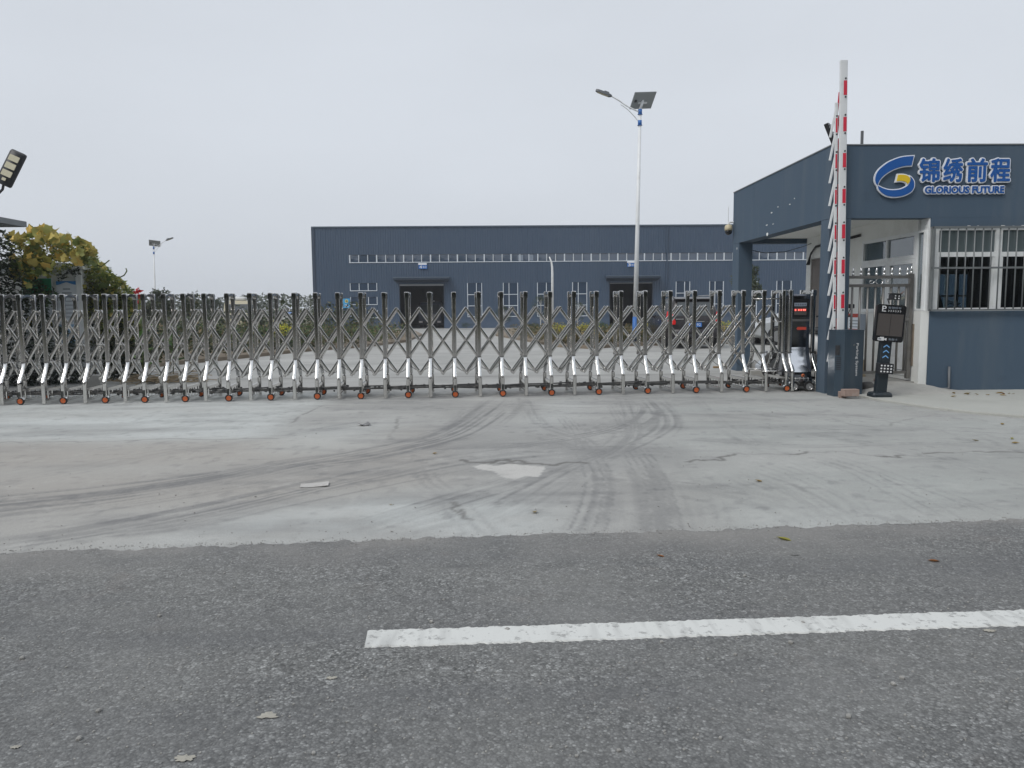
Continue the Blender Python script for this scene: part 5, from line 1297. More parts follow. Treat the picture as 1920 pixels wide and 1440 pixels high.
# drag links along the ground and the signal cable
for i in range(nF-1):
    a, b = cen_pts[i], cen_pts[i+1]; mb = MB(); q2 = random.Random(i)
    L_ = (b-a).length
    for k in range(4):
        y_ = -0.12+0.08*k; z_ = 0.12+0.012*((k+i) % 3); x0, x1 = -L_/2-0.05, L_/2+0.05
        mb.cyl((x0, y_+q2.uniform(-.03, .03), z_+q2.uniform(-.015, .02)), (x1, y_+q2.uniform(-.03, .03), z_+q2.uniform(-.015, .02)), 0.011, n=6)
    for k in range(6):
        u = q2.uniform(-L_/2, L_/2); y_ = q2.uniform(-.15, .13); z_ = 0.125+q2.uniform(-.025, .035); s_ = q2.uniform(.014, .026)
        mb.cbox((u, y_, z_), (s_*1.8, s_*1.2, s_*1.6), Matrix.Rotation(q2.uniform(-.5, .5), 4, 'Y'))
    mb.build('drag_link', M['chain'], rg, loc=(a+b)/2-rg.location).rotation_euler = (0, 0, ANG)
    pts = []
    for k in range(9):
        t_ = k/8; p = a.lerp(b, t_); pts.append(((t_-0.5)*L_, 0.10, 0.47-0.115*math.sin(math.pi*t_)*(0.8+0.4*q2.random()*0+0.2*(i % 3)/2)))
    MB().tube(pts, 0.0042, 5).build('signal_cable', M['rubber'], rg, True, loc=(a+b)/2-rg.location).rotation_euler = (0, 0, ANG)
# drive unit at the right end
du_c = (cen_pts[-1]+cen_pts[-2])/2
prof = [(-0.185, 1.50), (-0.205, 1.47), (-0.205, 0.80), (-0.215, 0.66), (-0.25, 0.53), (-0.31, 0.42), (-0.345, 0.34), (-0.36, 0.28), (-0.36, 0.16), (0.36, 0.16), (0.36, 0.28), (0.345, 0.34), (0.31, 0.42), (0.25, 0.53), (0.215, 0.66), (0.205, 0.80), (0.205, 1.47), (0.185, 1.50)]
PR = [tuple(p) for p in spline(prof[:9], 5)]+[tuple(p) for p in spline(prof[9:], 5)]
M['drive'] = mat('dark_mirror_steel', (0.19, 0.20, 0.225), 0.13, 1.0, 0.06, 5, rvar=0.04)
M['drive_bright'] = mat('mirror_steel', (0.72, 0.74, 0.77), 0.12, 1.0, 0.04, 5, rvar=0.03)
HWD = 0.150
db = MB(); n = len(PR)
db.loft([[(x_, y_, z_) for y_, z_ in PR] for x_ in (-HWD, HWD)])
du = db.build('drive_unit', M['drive'], rg, loc=du_c-rg.location); du.rotation_euler = (0, 0, R(-4)); smooth_me(du.data, 30)
sub = lambda mb, name, mt, sm=False: mb.build(name, M[mt], du, sm)
# bright apron plate following the flare
apl = MB(); fl = [p for p in PR if p[0] < 0 and 0.30 < p[1] < 0.70]
for y_, z_ in fl: apl.v += [(-HWD+0.006, y_-0.006, z_), (HWD-0.055, y_-0.006, z_)]
for i in range(len(fl)-1): apl.f.append((2*i, 2*i+1, 2*i+3, 2*i+2))
sub(apl, 'apron_plate', 'drive_bright', True)
sub(MB().rbox(-0.135, 0.130, -0.222, -0.2055, 1.165, 1.455, 0.01), 'screen_bezel', 'kiosk')
sub(MB().box(-0.098, 0.092, -0.2245, -0.2225, 1.335, 1.39), 'name_strip', 'print_grey')
for k in range(5): sub(MB().box(-0.086+k*0.035, -0.060+k*0.035, -0.2256, -0.2246, 1.348, 1.378), 'name_glyph', 'print_dark')
sub(MB().box(-0.098, 0.092, -0.2245, -0.2225, 1.20, 1.315), 'led_board', 'led_panel')
for k, x_ in enumerate((-0.080, -0.030, 0.008, 0.045, 0.068)):
    sub(MB().rbox(x_-0.013, x_+0.013, -0.2265, -0.2246, 1.263, 1.293, 0.006), 'led_glyph', 'led_red')
    sub(MB().rbox(x_-0.005, x_+0.006, -0.2275, -0.2266, 1.272, 1.284, 0.003), 'led_core', 'led_core')
sub(MB().prism([(-0.05, 0.985), (-0.035, 1.01), (0.10, 1.01), (0.10, 0.965), (-0.035, 0.965)], lambda u, v, w_: (u, w_, v), -0.2056, -0.2086), 'nameplate', 'print_red')
sub(MB().rbox(-0.14, 0.14, -0.2115, -0.2056, 1.10, 1.135, 0.006), 'screen_ledge', 'dull_steel')
sub(MB().lathe([(0.012, -0.014), (0.024, -0.010), (0.026, 0.0)], (0.02, -0.3605, 0.255), 'Y', 16), 'button', 'orange', True)
sub(MB().lathe([(0.009, -0.006), (0.011, 0)], (0.02, -0.3755, 0.255), 'Y', 12), 'button_core', 'black_box')
for k in range(4): sub(MB().tube([(-0.10+k*0.066, -0.361, 0.222), (-0.10+k*0.066, -0.385, 0.21), (-0.10+k*0.066, -0.361, 0.165)], 0.006, 6), 'bumper_clip', 'polished', True)
sub(MB().box(-0.15, 0.15, -0.375, -0.3605, 0.205, 0.218), 'bumper_rail', 'polished')
for x_ in (-0.11, 0.125):
    for s in (-1, 1):
        w_ = obj('drive_wheel', ty, M['rubber'], du, (x_, s*0.335, 0.078), scale=(1.45, 1.6, 1.45))
        obj('drive_hub', hb2_me, M['rim'], du, (x_, s*0.337, 0.078), (0, 0.4, 0 if s < 0 else math.pi), (1.42, 1.5, 1.42))
        obj('drive_fender', fd_me, M['polished'], du, (x_, s*0.335, 0.080), scale=(1.5, 1.5, 1.5))
sub(MB().box(-0.13, 0.13, -0.28, 0.28, 0.07, 0.158), 'chassis', 'chain')
# rails tying the last frames together
for z_, y_ in ((1.46, 0.12), (0.315, -0.2), (0.315, 0.2)):
    a = cen_pts[-4]; b = cen_pts[-2]; mb = MB().cyl((-(b-a).length/2, y_, z_), ((b-a).length/2, y_, z_), 0.011, n=8)
    mb.build('tie_rail', M['bar_steel'], rg, True, loc=(a+b)/2-rg.location).rotation_euler = (0, 0, ANG)

# ================================================================ STREET LAMPS
def solar_lamp(name, label, base, H, lean_x, side, panel_w, panel_h, arm_len, blue_base, group=None, yaw=0.0, s=1.0, pitch_=R(40)):
    t = thing(name, label, 'street lamp', base, yaw, group)
    rings_z = [0, 1.05, 1.06, H-0.55, H-0.1]
    def px_(z_): return lean_x*z_/H
    p = MB().tube([(px_(z_), 0, z_) for z_ in (0.0, 1.0)], 0.1, 12, [0.105*s, 0.098*s])
    p.build('pole_base', M['blue_paint'] if blue_base else M['white_pole'], t, True)
    MB().tube([(px_(z_), 0, z_) for z_ in (1.0, H*0.5, H)], 0.08, 12, [0.092*s, 0.072*s, 0.052*s]).build('pole', M['white_pole'], t, True)
    for z_ in (H-0.48, H-0.10):
        MB().lathe([(0.07*s, -0.08), (0.072*s, 0.08)], (px_(z_), 0, z_), 'Z', 12).build('collar', M['blue_paint'], t, True)
        MB().lathe([(0.09*s, -0.10), (0.09*s, -0.082)], (px_(z_), 0, z_), 'Z', 12).build('collar_flange', M['blue_paint'], t, True)
    a0 = Vector((px_(H), 0, H-0.12)); 
    arm_pts = [a0, a0+Vector((side*arm_len*0.35, 0, 0.20)), a0+Vector((side*arm_len*0.62, 0, 0.42)), a0+Vector((side*arm_len*0.82, 0, 0.56))]
    SP = [tuple(v) for v in spline([tuple(p) for p in arm_pts], 6)]
    MB().tube(SP, 0.028*s, 8).build('arm', M['white_pole'], t, True)
    b0 = Vector((px_(H), 0, H-0.50))
    SP = [tuple(v) for v in spline([tuple(b0), tuple(b0+Vector((side*arm_len*0.18, 0, 0.26))), tuple(b0+Vector((side*arm_len*0.36, 0, 0.48))), tuple(b0+Vector((side*arm_len*0.56, 0, 0.66)))], 6)]
    MB().tube(SP, 0.018*s, 8).build('arm_brace', M['white_pole'], t, True)
    hp_ = a0+Vector((side*arm_len*0.82, 0, 0.56)); dv = Vector((side*0.93, 0, 0.36)).normalized(); upv = Vector((-side*0.36, 0, 0.93)).normalized()
    Mx = Matrix((dv, Vector((0, 1, 0))*side, upv)).transposed().to_4x4(); Mx.translation = hp_
    hd = MB(); rr = []
    for u, hw, h0, h1 in ((0, 0.04, -0.03, 0.03), (0.08, 0.09, -0.05, 0.035), (0.30, 0.12, -0.05, 0.035), (0.52, 0.11, -0.045, 0.03), (0.60, 0.07, -0.03, 0.02)):
        rr.append([Mx @ Vector((u, y_, z_)) for y_, z_ in ((-hw, h0), (hw, h0), (hw, h1), (-hw, h1))])
    h = hd.loft(rr).build('lamp_head', M['lamp_grey'], t)
    MB().box(0.12, 0.30, -0.06, 0.06, 0.036, 0.085, Mx).build('driver_box', M['lamp_grey'], h)
    MB().box(0.12, 0.52, -0.08, 0.08, -0.057, -0.051, Mx).build('lens', M['lamp_lens'], h)
    # solar panel, facing away and up
    pc = Vector((px_(H)+0.10*s, 0.02, H+0.30*s))
    Mp = Matrix.Translation(pc) @ Matrix.Rotation(R(-7)*side*-1, 4, 'Y') @ Matrix.Rotation(R(20), 4, 'Z') @ Matrix.Rotation(-pitch_, 4, 'X')
    pb = MB().box(-panel_w/2, panel_w/2, -panel_h/2, panel_h/2, -0.018, 0.010, Mp).build('solar_panel', M['panel_back'], t)
    MB().box(-panel_w/2+0.02, panel_w/2-0.02, -panel_h/2+0.02, panel_h/2-0.02, 0.0105, 0.014, Mp).build('solar_cells', M['panel_front'], pb)
    MB().box(-0.18, 0.18, 0.05, 0.12, -0.045, -0.019, Mp).build('panel_bracket', M['white_pole'], pb)
    MB().box(-panel_w*0.40, -panel_w*0.30, -0.04, 0.05, -0.04, -0.019, Mp).build('junction_box', M['black_box'], pb)
    MB().cyl((px_(H), 0, H-0.02), tuple(pc), 0.055*s, 0.045*s).build('panel_stem', M['white_pole'], t, True)
    return t
solar_lamp('solar_lamp', 'tall white solar street lamp with blue foot rising in front of the workshop', (5.08, 28.15, gz(28.15)), 8.38, 0.13, -1, 0.88, 0.66, 1.25, True, pitch_=R(42))
solar_lamp('solar_lamp', 'distant slim solar street lamp left of the workshop, arm pointing right', (-26.2, 60, gz(60)-0.03), 6.6, 0.15, 1, 0.80, 0.62, 1.15, False, s=0.8, pitch_=R(42))
t = thing('lamp_post', 'bare white post with curved tip in front of the workshop', 'post', (2.93, 40, gz(40)))
MB().tube([(0, 0, 0), (0.0, 0, 3.2), (-0.01, 0, 3.55), (-0.05, 0, 3.82), (-0.16, 0, 4.08)], 0.06, 12, [0.075, 0.062, 0.055, 0.045, 0.03]).build('pole', M['white_pole'], t, True)
MB().lathe([(0.14, 0), (0.14, 0.02), (0.08, 0.03)], (0, 0, 0), 'Z', 14).build('base_plate', M['white_pole'], t)

# ================================================================ VEHICLES
def car(name, label, loc, rotz, paint, L_, W_, secs, rear, suv=False):
    """secs: (y, z_sill, z_belt, z_roof, half width at sill/belt/roof) from the tail (y=0) to the nose"""
    t = thing(name, label, 'car', loc, rotz)
    S_ = np.array(secs); yy = np.linspace(0, L_, 40); I = [np.interp(yy, S_[:, 0], S_[:, k]) for k in range(7)]
    rings = []; bel = []
    for i in range(len(yy)):
        y_, zs, zb, zr, ws, wb, wr = [I[k][i] for k in range(7)]
        half_ = [(ws*0.82, zs), (ws, zs+0.08), (wb*1.0, zs+(zb-zs)*0.55), (wb*0.985, zb)]
        if zr-zb > 0.05: half_ += [((wb+wr)/2, (zb+zr)/2), (wr, zr-0.06), (wr*0.75, zr-0.005), (0, zr)]
        else: half_ += [(wb*0.93, zb+(zr-zb)*0.3), (wb*0.85, zb+(zr-zb)*0.6), (wb*0.6, zr), (0, zr)]
        rings.append([(x_, y_, z_) for x_, z_ in half_]+[(-x_, y_, z_) for x_, z_ in half_[-2::-1]])
    body = MB().loft(rings).build('body', paint, t, True); smooth_me(body.data, 40)
    # side glass
    for s in (-1, 1):
        runs = []
        for i in range(len(yy)):
            if I[3][i]-I[2][i] > 0.28: runs.append(i)
        a, b = runs[0]+2, runs[-1]-1; cuts = np.linspace(a, b, 4).astype(int)
        for c0, c1 in zip(cuts[:-1], cuts[1:]):
            mb = MB()
            for i in range(c0, c1+1):
                y_, zs, zb, zr, ws, wb, wr = [I[k][i] for k in range(7)]
                dy = 0.02 if i == c0 else (-0.02 if i == c1 else 0)
                for f_ in (0.06, 0.5, 0.86):
                    z_ = zb+(zr-0.06-zb)*f_; xw = (wb*0.985)+(wr-wb*0.985)*f_ if f_ != 0.5 else (wb+wr)/2*0.5+0.5*(wb*0.985+wr)/2
                    mb.v.append((s*(xw+0.012), y_+dy, z_))
            m_ = c1-c0+1
            for i in range(m_-1):
                for j in range(2): mb.f.append((3*i+j, 3*i+j+1, 3*i+j+4, 3*i+j+3))
            mb.build('side_window', M['car_glass'], t, True)
    wr_ = 0.36 if suv else 0.31
    for yw in (0.16*L_ if suv else 0.17*L_, 0.80*L_):
        for s in (-1, 1):
            x_ = s*(W_/2-0.10)
            w_ = MB().lathe([(wr_*0.62, -0.11), (wr_*0.96, -0.105), (wr_, -0.08), (wr_, 0.08), (wr_*0.96, 0.105), (wr_*0.62, 0.11)], (x_, yw, wr_), 'X', 28, False).build('wheel', M['rubber'], t, True)
            rm_ = MB().lathe([(0.04, -0.085), (wr_*0.62, -0.10), (wr_*0.62, 0.10), (0.04, 0.085)], (x_, yw, wr_), 'X', 24)
            for k in range(5):
                Mx = Matrix.Translation((x_, yw, wr_)) @ Matrix.Rotation(2*math.pi*k/5, 4, 'X'); rm_.box(-0.112, 0.112, -0.03, 0.03, 0.03, wr_*0.6, Mx)
            rm_.build('rim', M['rim'], w_)
            MB().lathe([(wr_+0.005, 0.0), (wr_+0.05, 0.0)], (s*(W_/2-0.004), yw, wr_), 'X', 24, False).build('wheel_arch', M['black_box'], t)
    for s in (-1, 1):
        MB().cbox((s*(W_/2+0.07), L_*0.66, np.interp(L_*0.66, S_[:, 0], S_[:, 2])+0.05), (0.17, 0.10, 0.13), ch=0.5).build('mirror', paint, t, True)
        MB().cbox((s*(W_/2-0.005), L_*0.36, np.interp(L_*0.36, S_[:, 0], S_[:, 2])-0.12), (0.03, 0.16, 0.025), ch=0.5).build('door_handle', M['rim'], t)
    rear(t)
    return t
def suv_rear(t):
    yb = lambda z_: np.interp(z_, [0.3, 0.55, 1.0, 1.55], [0.0, -0.01, 0.02, 0.22])-0.012
    gl = MB(); gl.add([(-0.62, yb(1.06), 1.06), (0.62, yb(1.06), 1.06), (0.52, yb(1.50), 1.50), (-0.52, yb(1.50), 1.50)], [(0, 1, 2, 3)])
    gl.v = [(a, b-0.02, c) for a, b, c in gl.v]; gl.build('rear_window', M['car_glass'], t)
    for s in (-1, 1):
        mb = MB(); 
        for z_, w0, w1 in ((0.78, 0.62, 0.84), (0.86, 0.60, 0.865), (1.02, 0.66, 0.86), (1.16, 0.70, 0.835), (1.20, 0.73, 0.82)):
            mb.v += [(s*w0, yb(z_)-0.035, z_), (s*w1, yb(z_)+0.01, z_), (s*(w1+0.012), yb(z_)+0.16, z_)]
        for i in range(4):
            for j in range(2): a = 3*i+j; mb.f.append((a, a+1, a+4, a+3))
        tl = mb.build('tail_lamp', M['tail_red'], t, True)
        MB().box(s*0.70-0.05, s*0.70+0.05, yb(1.0)-0.046, yb(1.0)-0.03, 0.96, 1.06).build('clear_lens', M['tail_clear'], tl)
    MB().cbox((0, -0.06, 0.50), (1.66, 0.16, 0.26), ch=0.4).build('rear_bumper', M['car_dark'], t, True)
    MB().box(-0.55, 0.55, -0.15, -0.141, 0.40, 0.47).build('bumper_grille', M['black_box'], t)
    pl = MB().box(-0.22, 0.22, -0.062, -0.05, 0.70, 0.84).build('number_plate', M['plate_blue'], t)
    text_mb('Z1192', -0.17, 0.19, 0.725, 0.815, -0.063, 0.002, 0.01).build('plate_lettering', M['print_white'], pl)
    MB().box(-0.30, 0.30, -0.075, -0.045, 0.855, 0.885).build('plate_lamp_trim', M['rim'], t)
    MB().box(-0.60, -0.36, -0.05, -0.042, 0.935, 0.965).build('badge', M['rim'], t)
    sp = MB(); sp.add([(-0.60, 0.10, 1.60), (0.60, 0.10, 1.60), (0.62, 0.42, 1.66), (-0.62, 0.42, 1.66), (-0.60, 0.10, 1.565), (0.60, 0.10, 1.565), (0.62, 0.42, 1.62), (-0.62, 0.42, 1.62)], [(0, 1, 2, 3), (0, 4, 5, 1), (4, 7, 6, 5), (0, 3, 7, 4), (1, 5, 6, 2)])
    sp.build('spoiler', M['car_dark'], t)
    for s in (-1, 1): MB().tube([(s*0.60, 0.5, 1.66), (s*0.60, 0.6, 1.71), (s*0.60, 2.2, 1.71), (s*0.60, 2.3, 1.66)], 0.016, 6).build('roof_rail', M['rim'], t, True)
    MB().tube([(0.1, 0.0, 1.08), (-0.25, -0.03, 1.12), (-0.42, -0.02, 1.14)], 0.012, 6).build('rear_wiper', M['rubber'], t)
suv_secs = [(0.0, 0.34, 0.98, 1.00, 0.74, 0.80, 0.70), (0.05, 0.30, 1.02, 1.12, 0.80, 0.85, 0.60), (0.20, 0.28, 1.03, 1.48, 0.84, 0.87, 0.58), (0.34, 0.27, 1.03, 1.64, 0.85, 0.88, 0.60), (1.4, 0.27, 1.02, 1.68, 0.86, 0.89, 0.64), (2.4, 0.27, 1.00, 1.64, 0.86, 0.89, 0.62), (3.15, 0.27, 1.00, 1.10, 0.86, 0.88, 0.6), (3.9, 0.30, 0.90, 1.00, 0.84, 0.86, 0.5), (4.3, 0.34, 0.72, 0.84, 0.76, 0.78, 0.4)]
car('suv', 'dark maroon SUV seen from behind, parked in the yard behind the gate', (6.36, 24.62, 0.0), R(-2), M['car_dark'], 4.3, 1.76, suv_secs, suv_rear, True)
def hatch_rear(t):
    for s in (-1, 1): MB().cbox((s*0.68, 0.02, 0.82), (0.22, 0.10, 0.20), ch=0.5).build('tail_lamp', M['tail_red'], t, True)
    MB().cbox((0, -0.02, 0.42), (1.58, 0.14, 0.24), ch=0.4).build('rear_bumper', M['car_silver'], t, True)
hs_secs = [(0.0, 0.30, 0.85, 0.88, 0.70, 0.76, 0.6), (0.10, 0.25, 0.88, 1.00, 0.78, 0.80, 0.55), (0.45, 0.22, 0.90, 1.36, 0.80, 0.83, 0.56), (1.3, 0.20, 0.90, 1.45, 0.82, 0.84, 0.60), (2.2, 0.20, 0.88, 1.42, 0.82, 0.84, 0.58), (3.0, 0.20, 0.86, 0.96, 0.82, 0.83, 0.5), (3.7, 0.24, 0.74, 0.84, 0.78, 0.80, 0.4), (4.0, 0.30, 0.60, 0.68, 0.68, 0.70, 0.3)]
car('hatchback', 'silver car parked sideways behind the gate drive unit and porch pillar', (12.9, 27.2, 0.0), R(90), M['car_silver'], 4.0, 1.66, hs_secs, hatch_rear)

def truck(name, label, loc, rotz, w_, h_, cab, extra):
    """cab-over truck facing -Y"""
    t = thing(name, label, 'truck', loc, rotz)
    hw = w_/2; b = MB(); rings = []
    for z_, y0, k in ((0.42, 0.03, 0.97), (0.5, 0.0, 1.0), (h_*0.52, 0.0, 1.0), (h_*0.60, 0.05, 0.99), (h_*0.90, 0.28, 0.95), (h_*0.98, 0.36, 0.9), (h_, 0.5, 0.8)):
        rings.append([(-hw*k, y0+0.08, z_), (-hw*k+0.08, y0, z_), (hw*k-0.08, y0, z_), (hw*k, y0+0.08, z_), (hw*k, 1.75, z_), (-hw*k, 1.75, z_)])
    b.loft(rings).build('cab', cab, t)
    y0 = lambda z_: np.interp(z_, [h_*0.52, h_*0.60, h_*0.90], [0, 0.05, 0.28])-0.012
    za, zb = h_*0.585, h_*0.885
    MB().add([(-hw*0.86, y0(za), za), (hw*0.86, y0(za), za), (hw*0.81, y0(zb), zb), (-hw*0.81, y0(zb), zb)], [(0, 1, 2, 3)]).build('windscreen', M['car_glass'], t)
    for s in (-1, 1): MB().tube([(s*hw*0.4, y0(za)-0.02, za), (s*hw*0.05, y0(za+0.1)-0.025, za+0.16)], 0.012, 5).build('wiper', M['rubber'], t)
    MB().box(-hw*0.62, hw*0.62, -0.025, -0.004, h_*0.40, h_*0.52).build('grille', M['black_box'], t)
    for k in range(3): MB().box(-hw*0.6, hw*0.6, -0.035, -0.026, h_*0.415+k*0.085, h_*0.415+k*0.085+0.03).build('grille_bar', M['rim'], t)
    MB().cbox((0, 0.02, 0.40), (w_*1.0, 0.22, 0.34), ch=0.3).build('front_bumper', extra.get('bumper', cab), t)
    for s in (-1, 1):
        hl = MB().cbox((s*hw*0.80, -0.085, 0.50), (0.32, 0.06, 0.16), ch=0.3).build('headlight', M['tail_clear'], t)
        MB().lathe([(0.045, -0.01), (0.05, 0)], (s*hw*0.80, -0.117, 0.50), 'Y', 12).build('bulb', M['print_white'], hl)
        mi = MB().tube([(s*hw*0.96, 0.2, h_*0.88), (s*(hw+0.22), 0.02, h_*0.86), (s*(hw+0.24), 0.02, h_*0.60)], 0.018, 6).build('mirror_arm', M['black_box'], t)
        MB().cbox((s*(hw+0.24), 0.02, h_*0.72), (0.16, 0.07, 0.36), ch=0.3).build('mirror', M['black_box'], mi)
        w2 = MB().lathe([(0.25, -0.13), (0.42, -0.12), (0.44, 0.0), (0.42, 0.12), (0.25, 0.13)], (s*(hw-0.16), 1.0, 0.44), 'X', 22, False).build('wheel', M['rubber'], t, True)
        MB().lathe([(0.05, -0.10), (0.25, -0.12), (0.25, 0.12), (0.05, 0.10)], (s*(hw-0.16), 1.0, 0.44), 'X', 16).build('rim', M['rim'], w2)
        MB().lathe([(0.25, -0.13), (0.42, -0.12), (0.44, 0.0), (0.42, 0.12), (0.25, 0.13)], (s*(hw-0.16), 4.6, 0.44), 'X', 22, False).build('wheel', M['rubber'], t, True)
        MB().box(s*(hw)-0.012 if s < 0 else hw+0.001, s*(hw)-0.001 if s < 0 else hw+0.012, 0.35, 1.25, h_*0.58, h_*0.86).build('side_window', M['car_glass'], t)
    MB().box(-hw*0.2, hw*0.2, -0.098, -0.092, 0.28, 0.42).build('number_plate', extra.get('plate', M['plate_yellow']), t)
    MB().box(-hw*0.6, hw*0.6, 1.76, 6.2, 0.6, 0.85).build('chassis', M['black_box'], t)
    return t
t = truck('workshop_truck', 'dark small truck standing nose-out inside the left workshop doorway', (-5.88, 69.0, WZ+0.012), 0, 2.05, 2.25, M['truck_dark'], {'bumper': M['black_box'], 'plate': M['plate_yellow']})
MB().box(-0.85, 0.85, 0.9, 1.3, 2.26, 2.42).build('roof_board', M['black_box'], t); [MB().box(-0.1+0.3*k, 0.08+0.3*k, 0.89, 0.899, 2.29, 2.39).build('roof_glyph', M['print_white'], t) for k in range(2)]
MB().box(-1.0, 1.0, 1.85, 5.6, 0.86, 1.7).build('cargo_box', M['truck_dark'], t)
p = AY(444, 614, 68.0)
t = truck('tanker_truck', 'cream truck with white roof deflector parked beyond the hedge at left', (p.x, 68.0, gz(68)-0.05), R(2), 2.3, 2.55, M['truck_cream'], {'plate': M['plate_yellow']})
MB().cbox((-0.2, 0.95, 2.72), (1.7, 0.7, 0.36), ch=0.5).build('roof_deflector', M['truck_white'], t, True)
MB().tube([(-0.1, 1.9, 1.75), (-0.1, 2.2, 1.8), (-0.1, 4.4, 1.8), (-0.1, 4.8, 1.75)], 0.8, 18, [0.5, 0.82, 0.82, 0.5]).build('tank', M['truck_white'], t, True)
MB().lathe([(0.07, 0), (0.07, 0.1), (0.03, 0.14)], (-0.7, 0.9, 2.9), 'Z', 12).build('beacon', M['orange'], t, True)

# ================================================================ SHED AND GREY ROOF AT LEFT
sh = thing('white_shed', 'white corrugated shed overgrown with vines at the left', 'shed', (-10, 15, 0))
ws = MB(); pr = []
x_ = -12.4
while x_ < -7.95:
    for u, d_ in ((0, 0), (0.17, 0), (0.185, 0.018), (0.215, 0.018)): pr.append((x_+u, d_))
    x_ += 0.23
pr = [(a, d_) for a, d_ in pr if a < -7.95]+[(-7.95, 0)]; n = len(pr)
ztop = lambda a: 2.22+(-7.95-a)*0.055
ws.add([(a, 15-d_, 0.0) for a, d_ in pr]+[(a, 15-d_, ztop(a)) for a, d_ in pr], [(i, i+1, n+i+1, n+i) for i in range(n-1)])
ws.build('front_wall', M['white_shed'], sh, world=sh)
MB().box(-7.95, -7.90, 14.96, 15.9, 0, 2.14).build('side_wall', M['white_shed'], sh, world=sh)
MB().box(-7.985, -7.885, 14.93, 14.975, 0, 2.24).build('corner_trim', M['white_shed'], sh, world=sh)
rf = MB().add([(-12.5, 14.9, 2.50), (-7.82, 14.9, 2.24), (-7.82, 16.0, 2.24), (-12.5, 16.0, 2.50), (-12.5, 14.9, 2.40), (-7.82, 14.9, 2.14), (-7.82, 16.0, 2.14), (-12.5, 16.0, 2.40)], [(0, 1, 2, 3), (4, 7, 6, 5), (0, 4, 5, 1), (1, 5, 6, 2), (2, 6, 7, 3), (3, 7, 4, 0)])
rf.build('roof', M['white_shed'], sh, world=sh)
def poster(label, x0, x1, z0, z1, body, top, lines, seed):
    t = thing('notice_poster', label, 'poster', ((x0+x1)/2, 14.96, z0))
    MB().box(x0, x1, 14.955, 14.972, z0, z1).build('sheet', M[body], t, world=t)
    if top:
        n_ = 12; pts = [(x0+(x1-x0)*i/n_, z1-0.02-0.05*abs(math.cos(math.pi*i/n_))**1.5) for i in range(n_+1)]
        MB().prism([(x0, z1), *pts, (x1, z1)][::-1], lambda u, v, w_: (u, w_, v), 14.954, 14.951).build('header_band', M[top], t, world=t)
    q_ = random.Random(seed)
    for k in range(lines):
        zz_ = z1-0.16-k*0.075; w_ = q_.uniform(0.55, 0.85)*(x1-x0)/2; c = (x0+x1)/2
        h_ = 0.022 if k < 2 else 0.012
        MB().box(c-w_*(0.6 if k < 2 else 1), c+w_*(0.6 if k < 2 else 1), 14.951, 14.954, zz_, zz_+h_).build('text_line', M['print_grey'], t, world=t)
    return t
poster('tall white poster with blue curved header on the shed corner', -8.37, -7.99, 0.72, 1.92, 'poster', 'poster_blue', 9, 1)
t = [o for o in S.objects if o.name.startswith('notice_poster')][-1]
MB().box(-8.36, -8.0, 14.9505, 14.9535, 0.73, 1.10).build('picture', M['poster_pale'], t, world=t)
t = poster('green-headed poster on the shed half hidden by vine leaves', -9.02, -8.45, 0.9, 1.98, 'poster', None, 3, 2)
MB().box(-9.01, -8.46, 14.951, 14.954, 1.62, 1.975).build('picture', M['poster_green'], t, world=t)
for xx, zz_ in ((-8.90, 1.16), (-8.58, 1.10)): MB().lathe([(0.09, -0.003), (0.09, 0)], (xx, 14.954, zz_), 'Y', 16).build('picture_spot', M['poster_yellow'], t, world=t)
# grey flat-roofed lodge whose eave reaches into the frame
lo_ = thing('gate_lodge', 'grey concrete eave of a small lodge reaching in from the left edge', 'building', (-10, 12.6, 0))
p = AY(50, 419, 13.4)
MB().box(-13, p.x, 10.4, 13.4, p.z-0.062, p.z+0.03).build('roof_slab', M['roof_grey'], lo_, world=lo_)
MB().box(-13, -9.15, 10.7, 13.2, 0, p.z-0.0625).build('wall', M['gh_paint'], lo_, world=lo_)

# ================================================================ PLANTS
def leaf_shape(kind_):
    if kind_ == 'lobed':     # gourd leaf: five soft lobes
        pts = [(0, 0), (0.28, -0.10), (0.50, 0.10), (0.40, 0.34), (0.52, 0.58), (0.26, 0.66), (0, 1.0), (-0.26, 0.66), (-0.52, 0.58), (-0.40, 0.34), (-0.50, 0.10), (-0.28, -0.10)]
        return pts
    return [(0, 0), (0.22, 0.22), (0.26, 0.5), (0, 1.0), (-0.26, 0.5), (-0.22, 0.22)]
def leaf_verts(shape, size, fold, curl):
    out = []
    for u, v in shape:
        out.append(Vector((u*size, v*size, abs(u)*size*fold-(v**2)*size*curl)))
    return out
def rand_rot(q_, up_bias=0.4):
    return Matrix.Rotation(q_.uniform(0, 2*math.pi), 3, 'Z') @ Matrix.Rotation(q_.gauss(0.5, 0.5), 3, 'X') @ Matrix.Rotation(q_.gauss(0, 0.5), 3, 'Y')
def set_cols(me, cols_per_face):
    a = me.attributes.new('leafcol', 'FLOAT_COLOR', 'FACE')
    a.data.foreach_set('color', np.array(cols_per_face, np.float32).ravel())
def pick(q_, pal):
    c = pal[q_.randrange(len(pal))]; k = q_.uniform(0.72, 1.25); return (c[0]*k, c[1]*k, c[2]*k, 1)
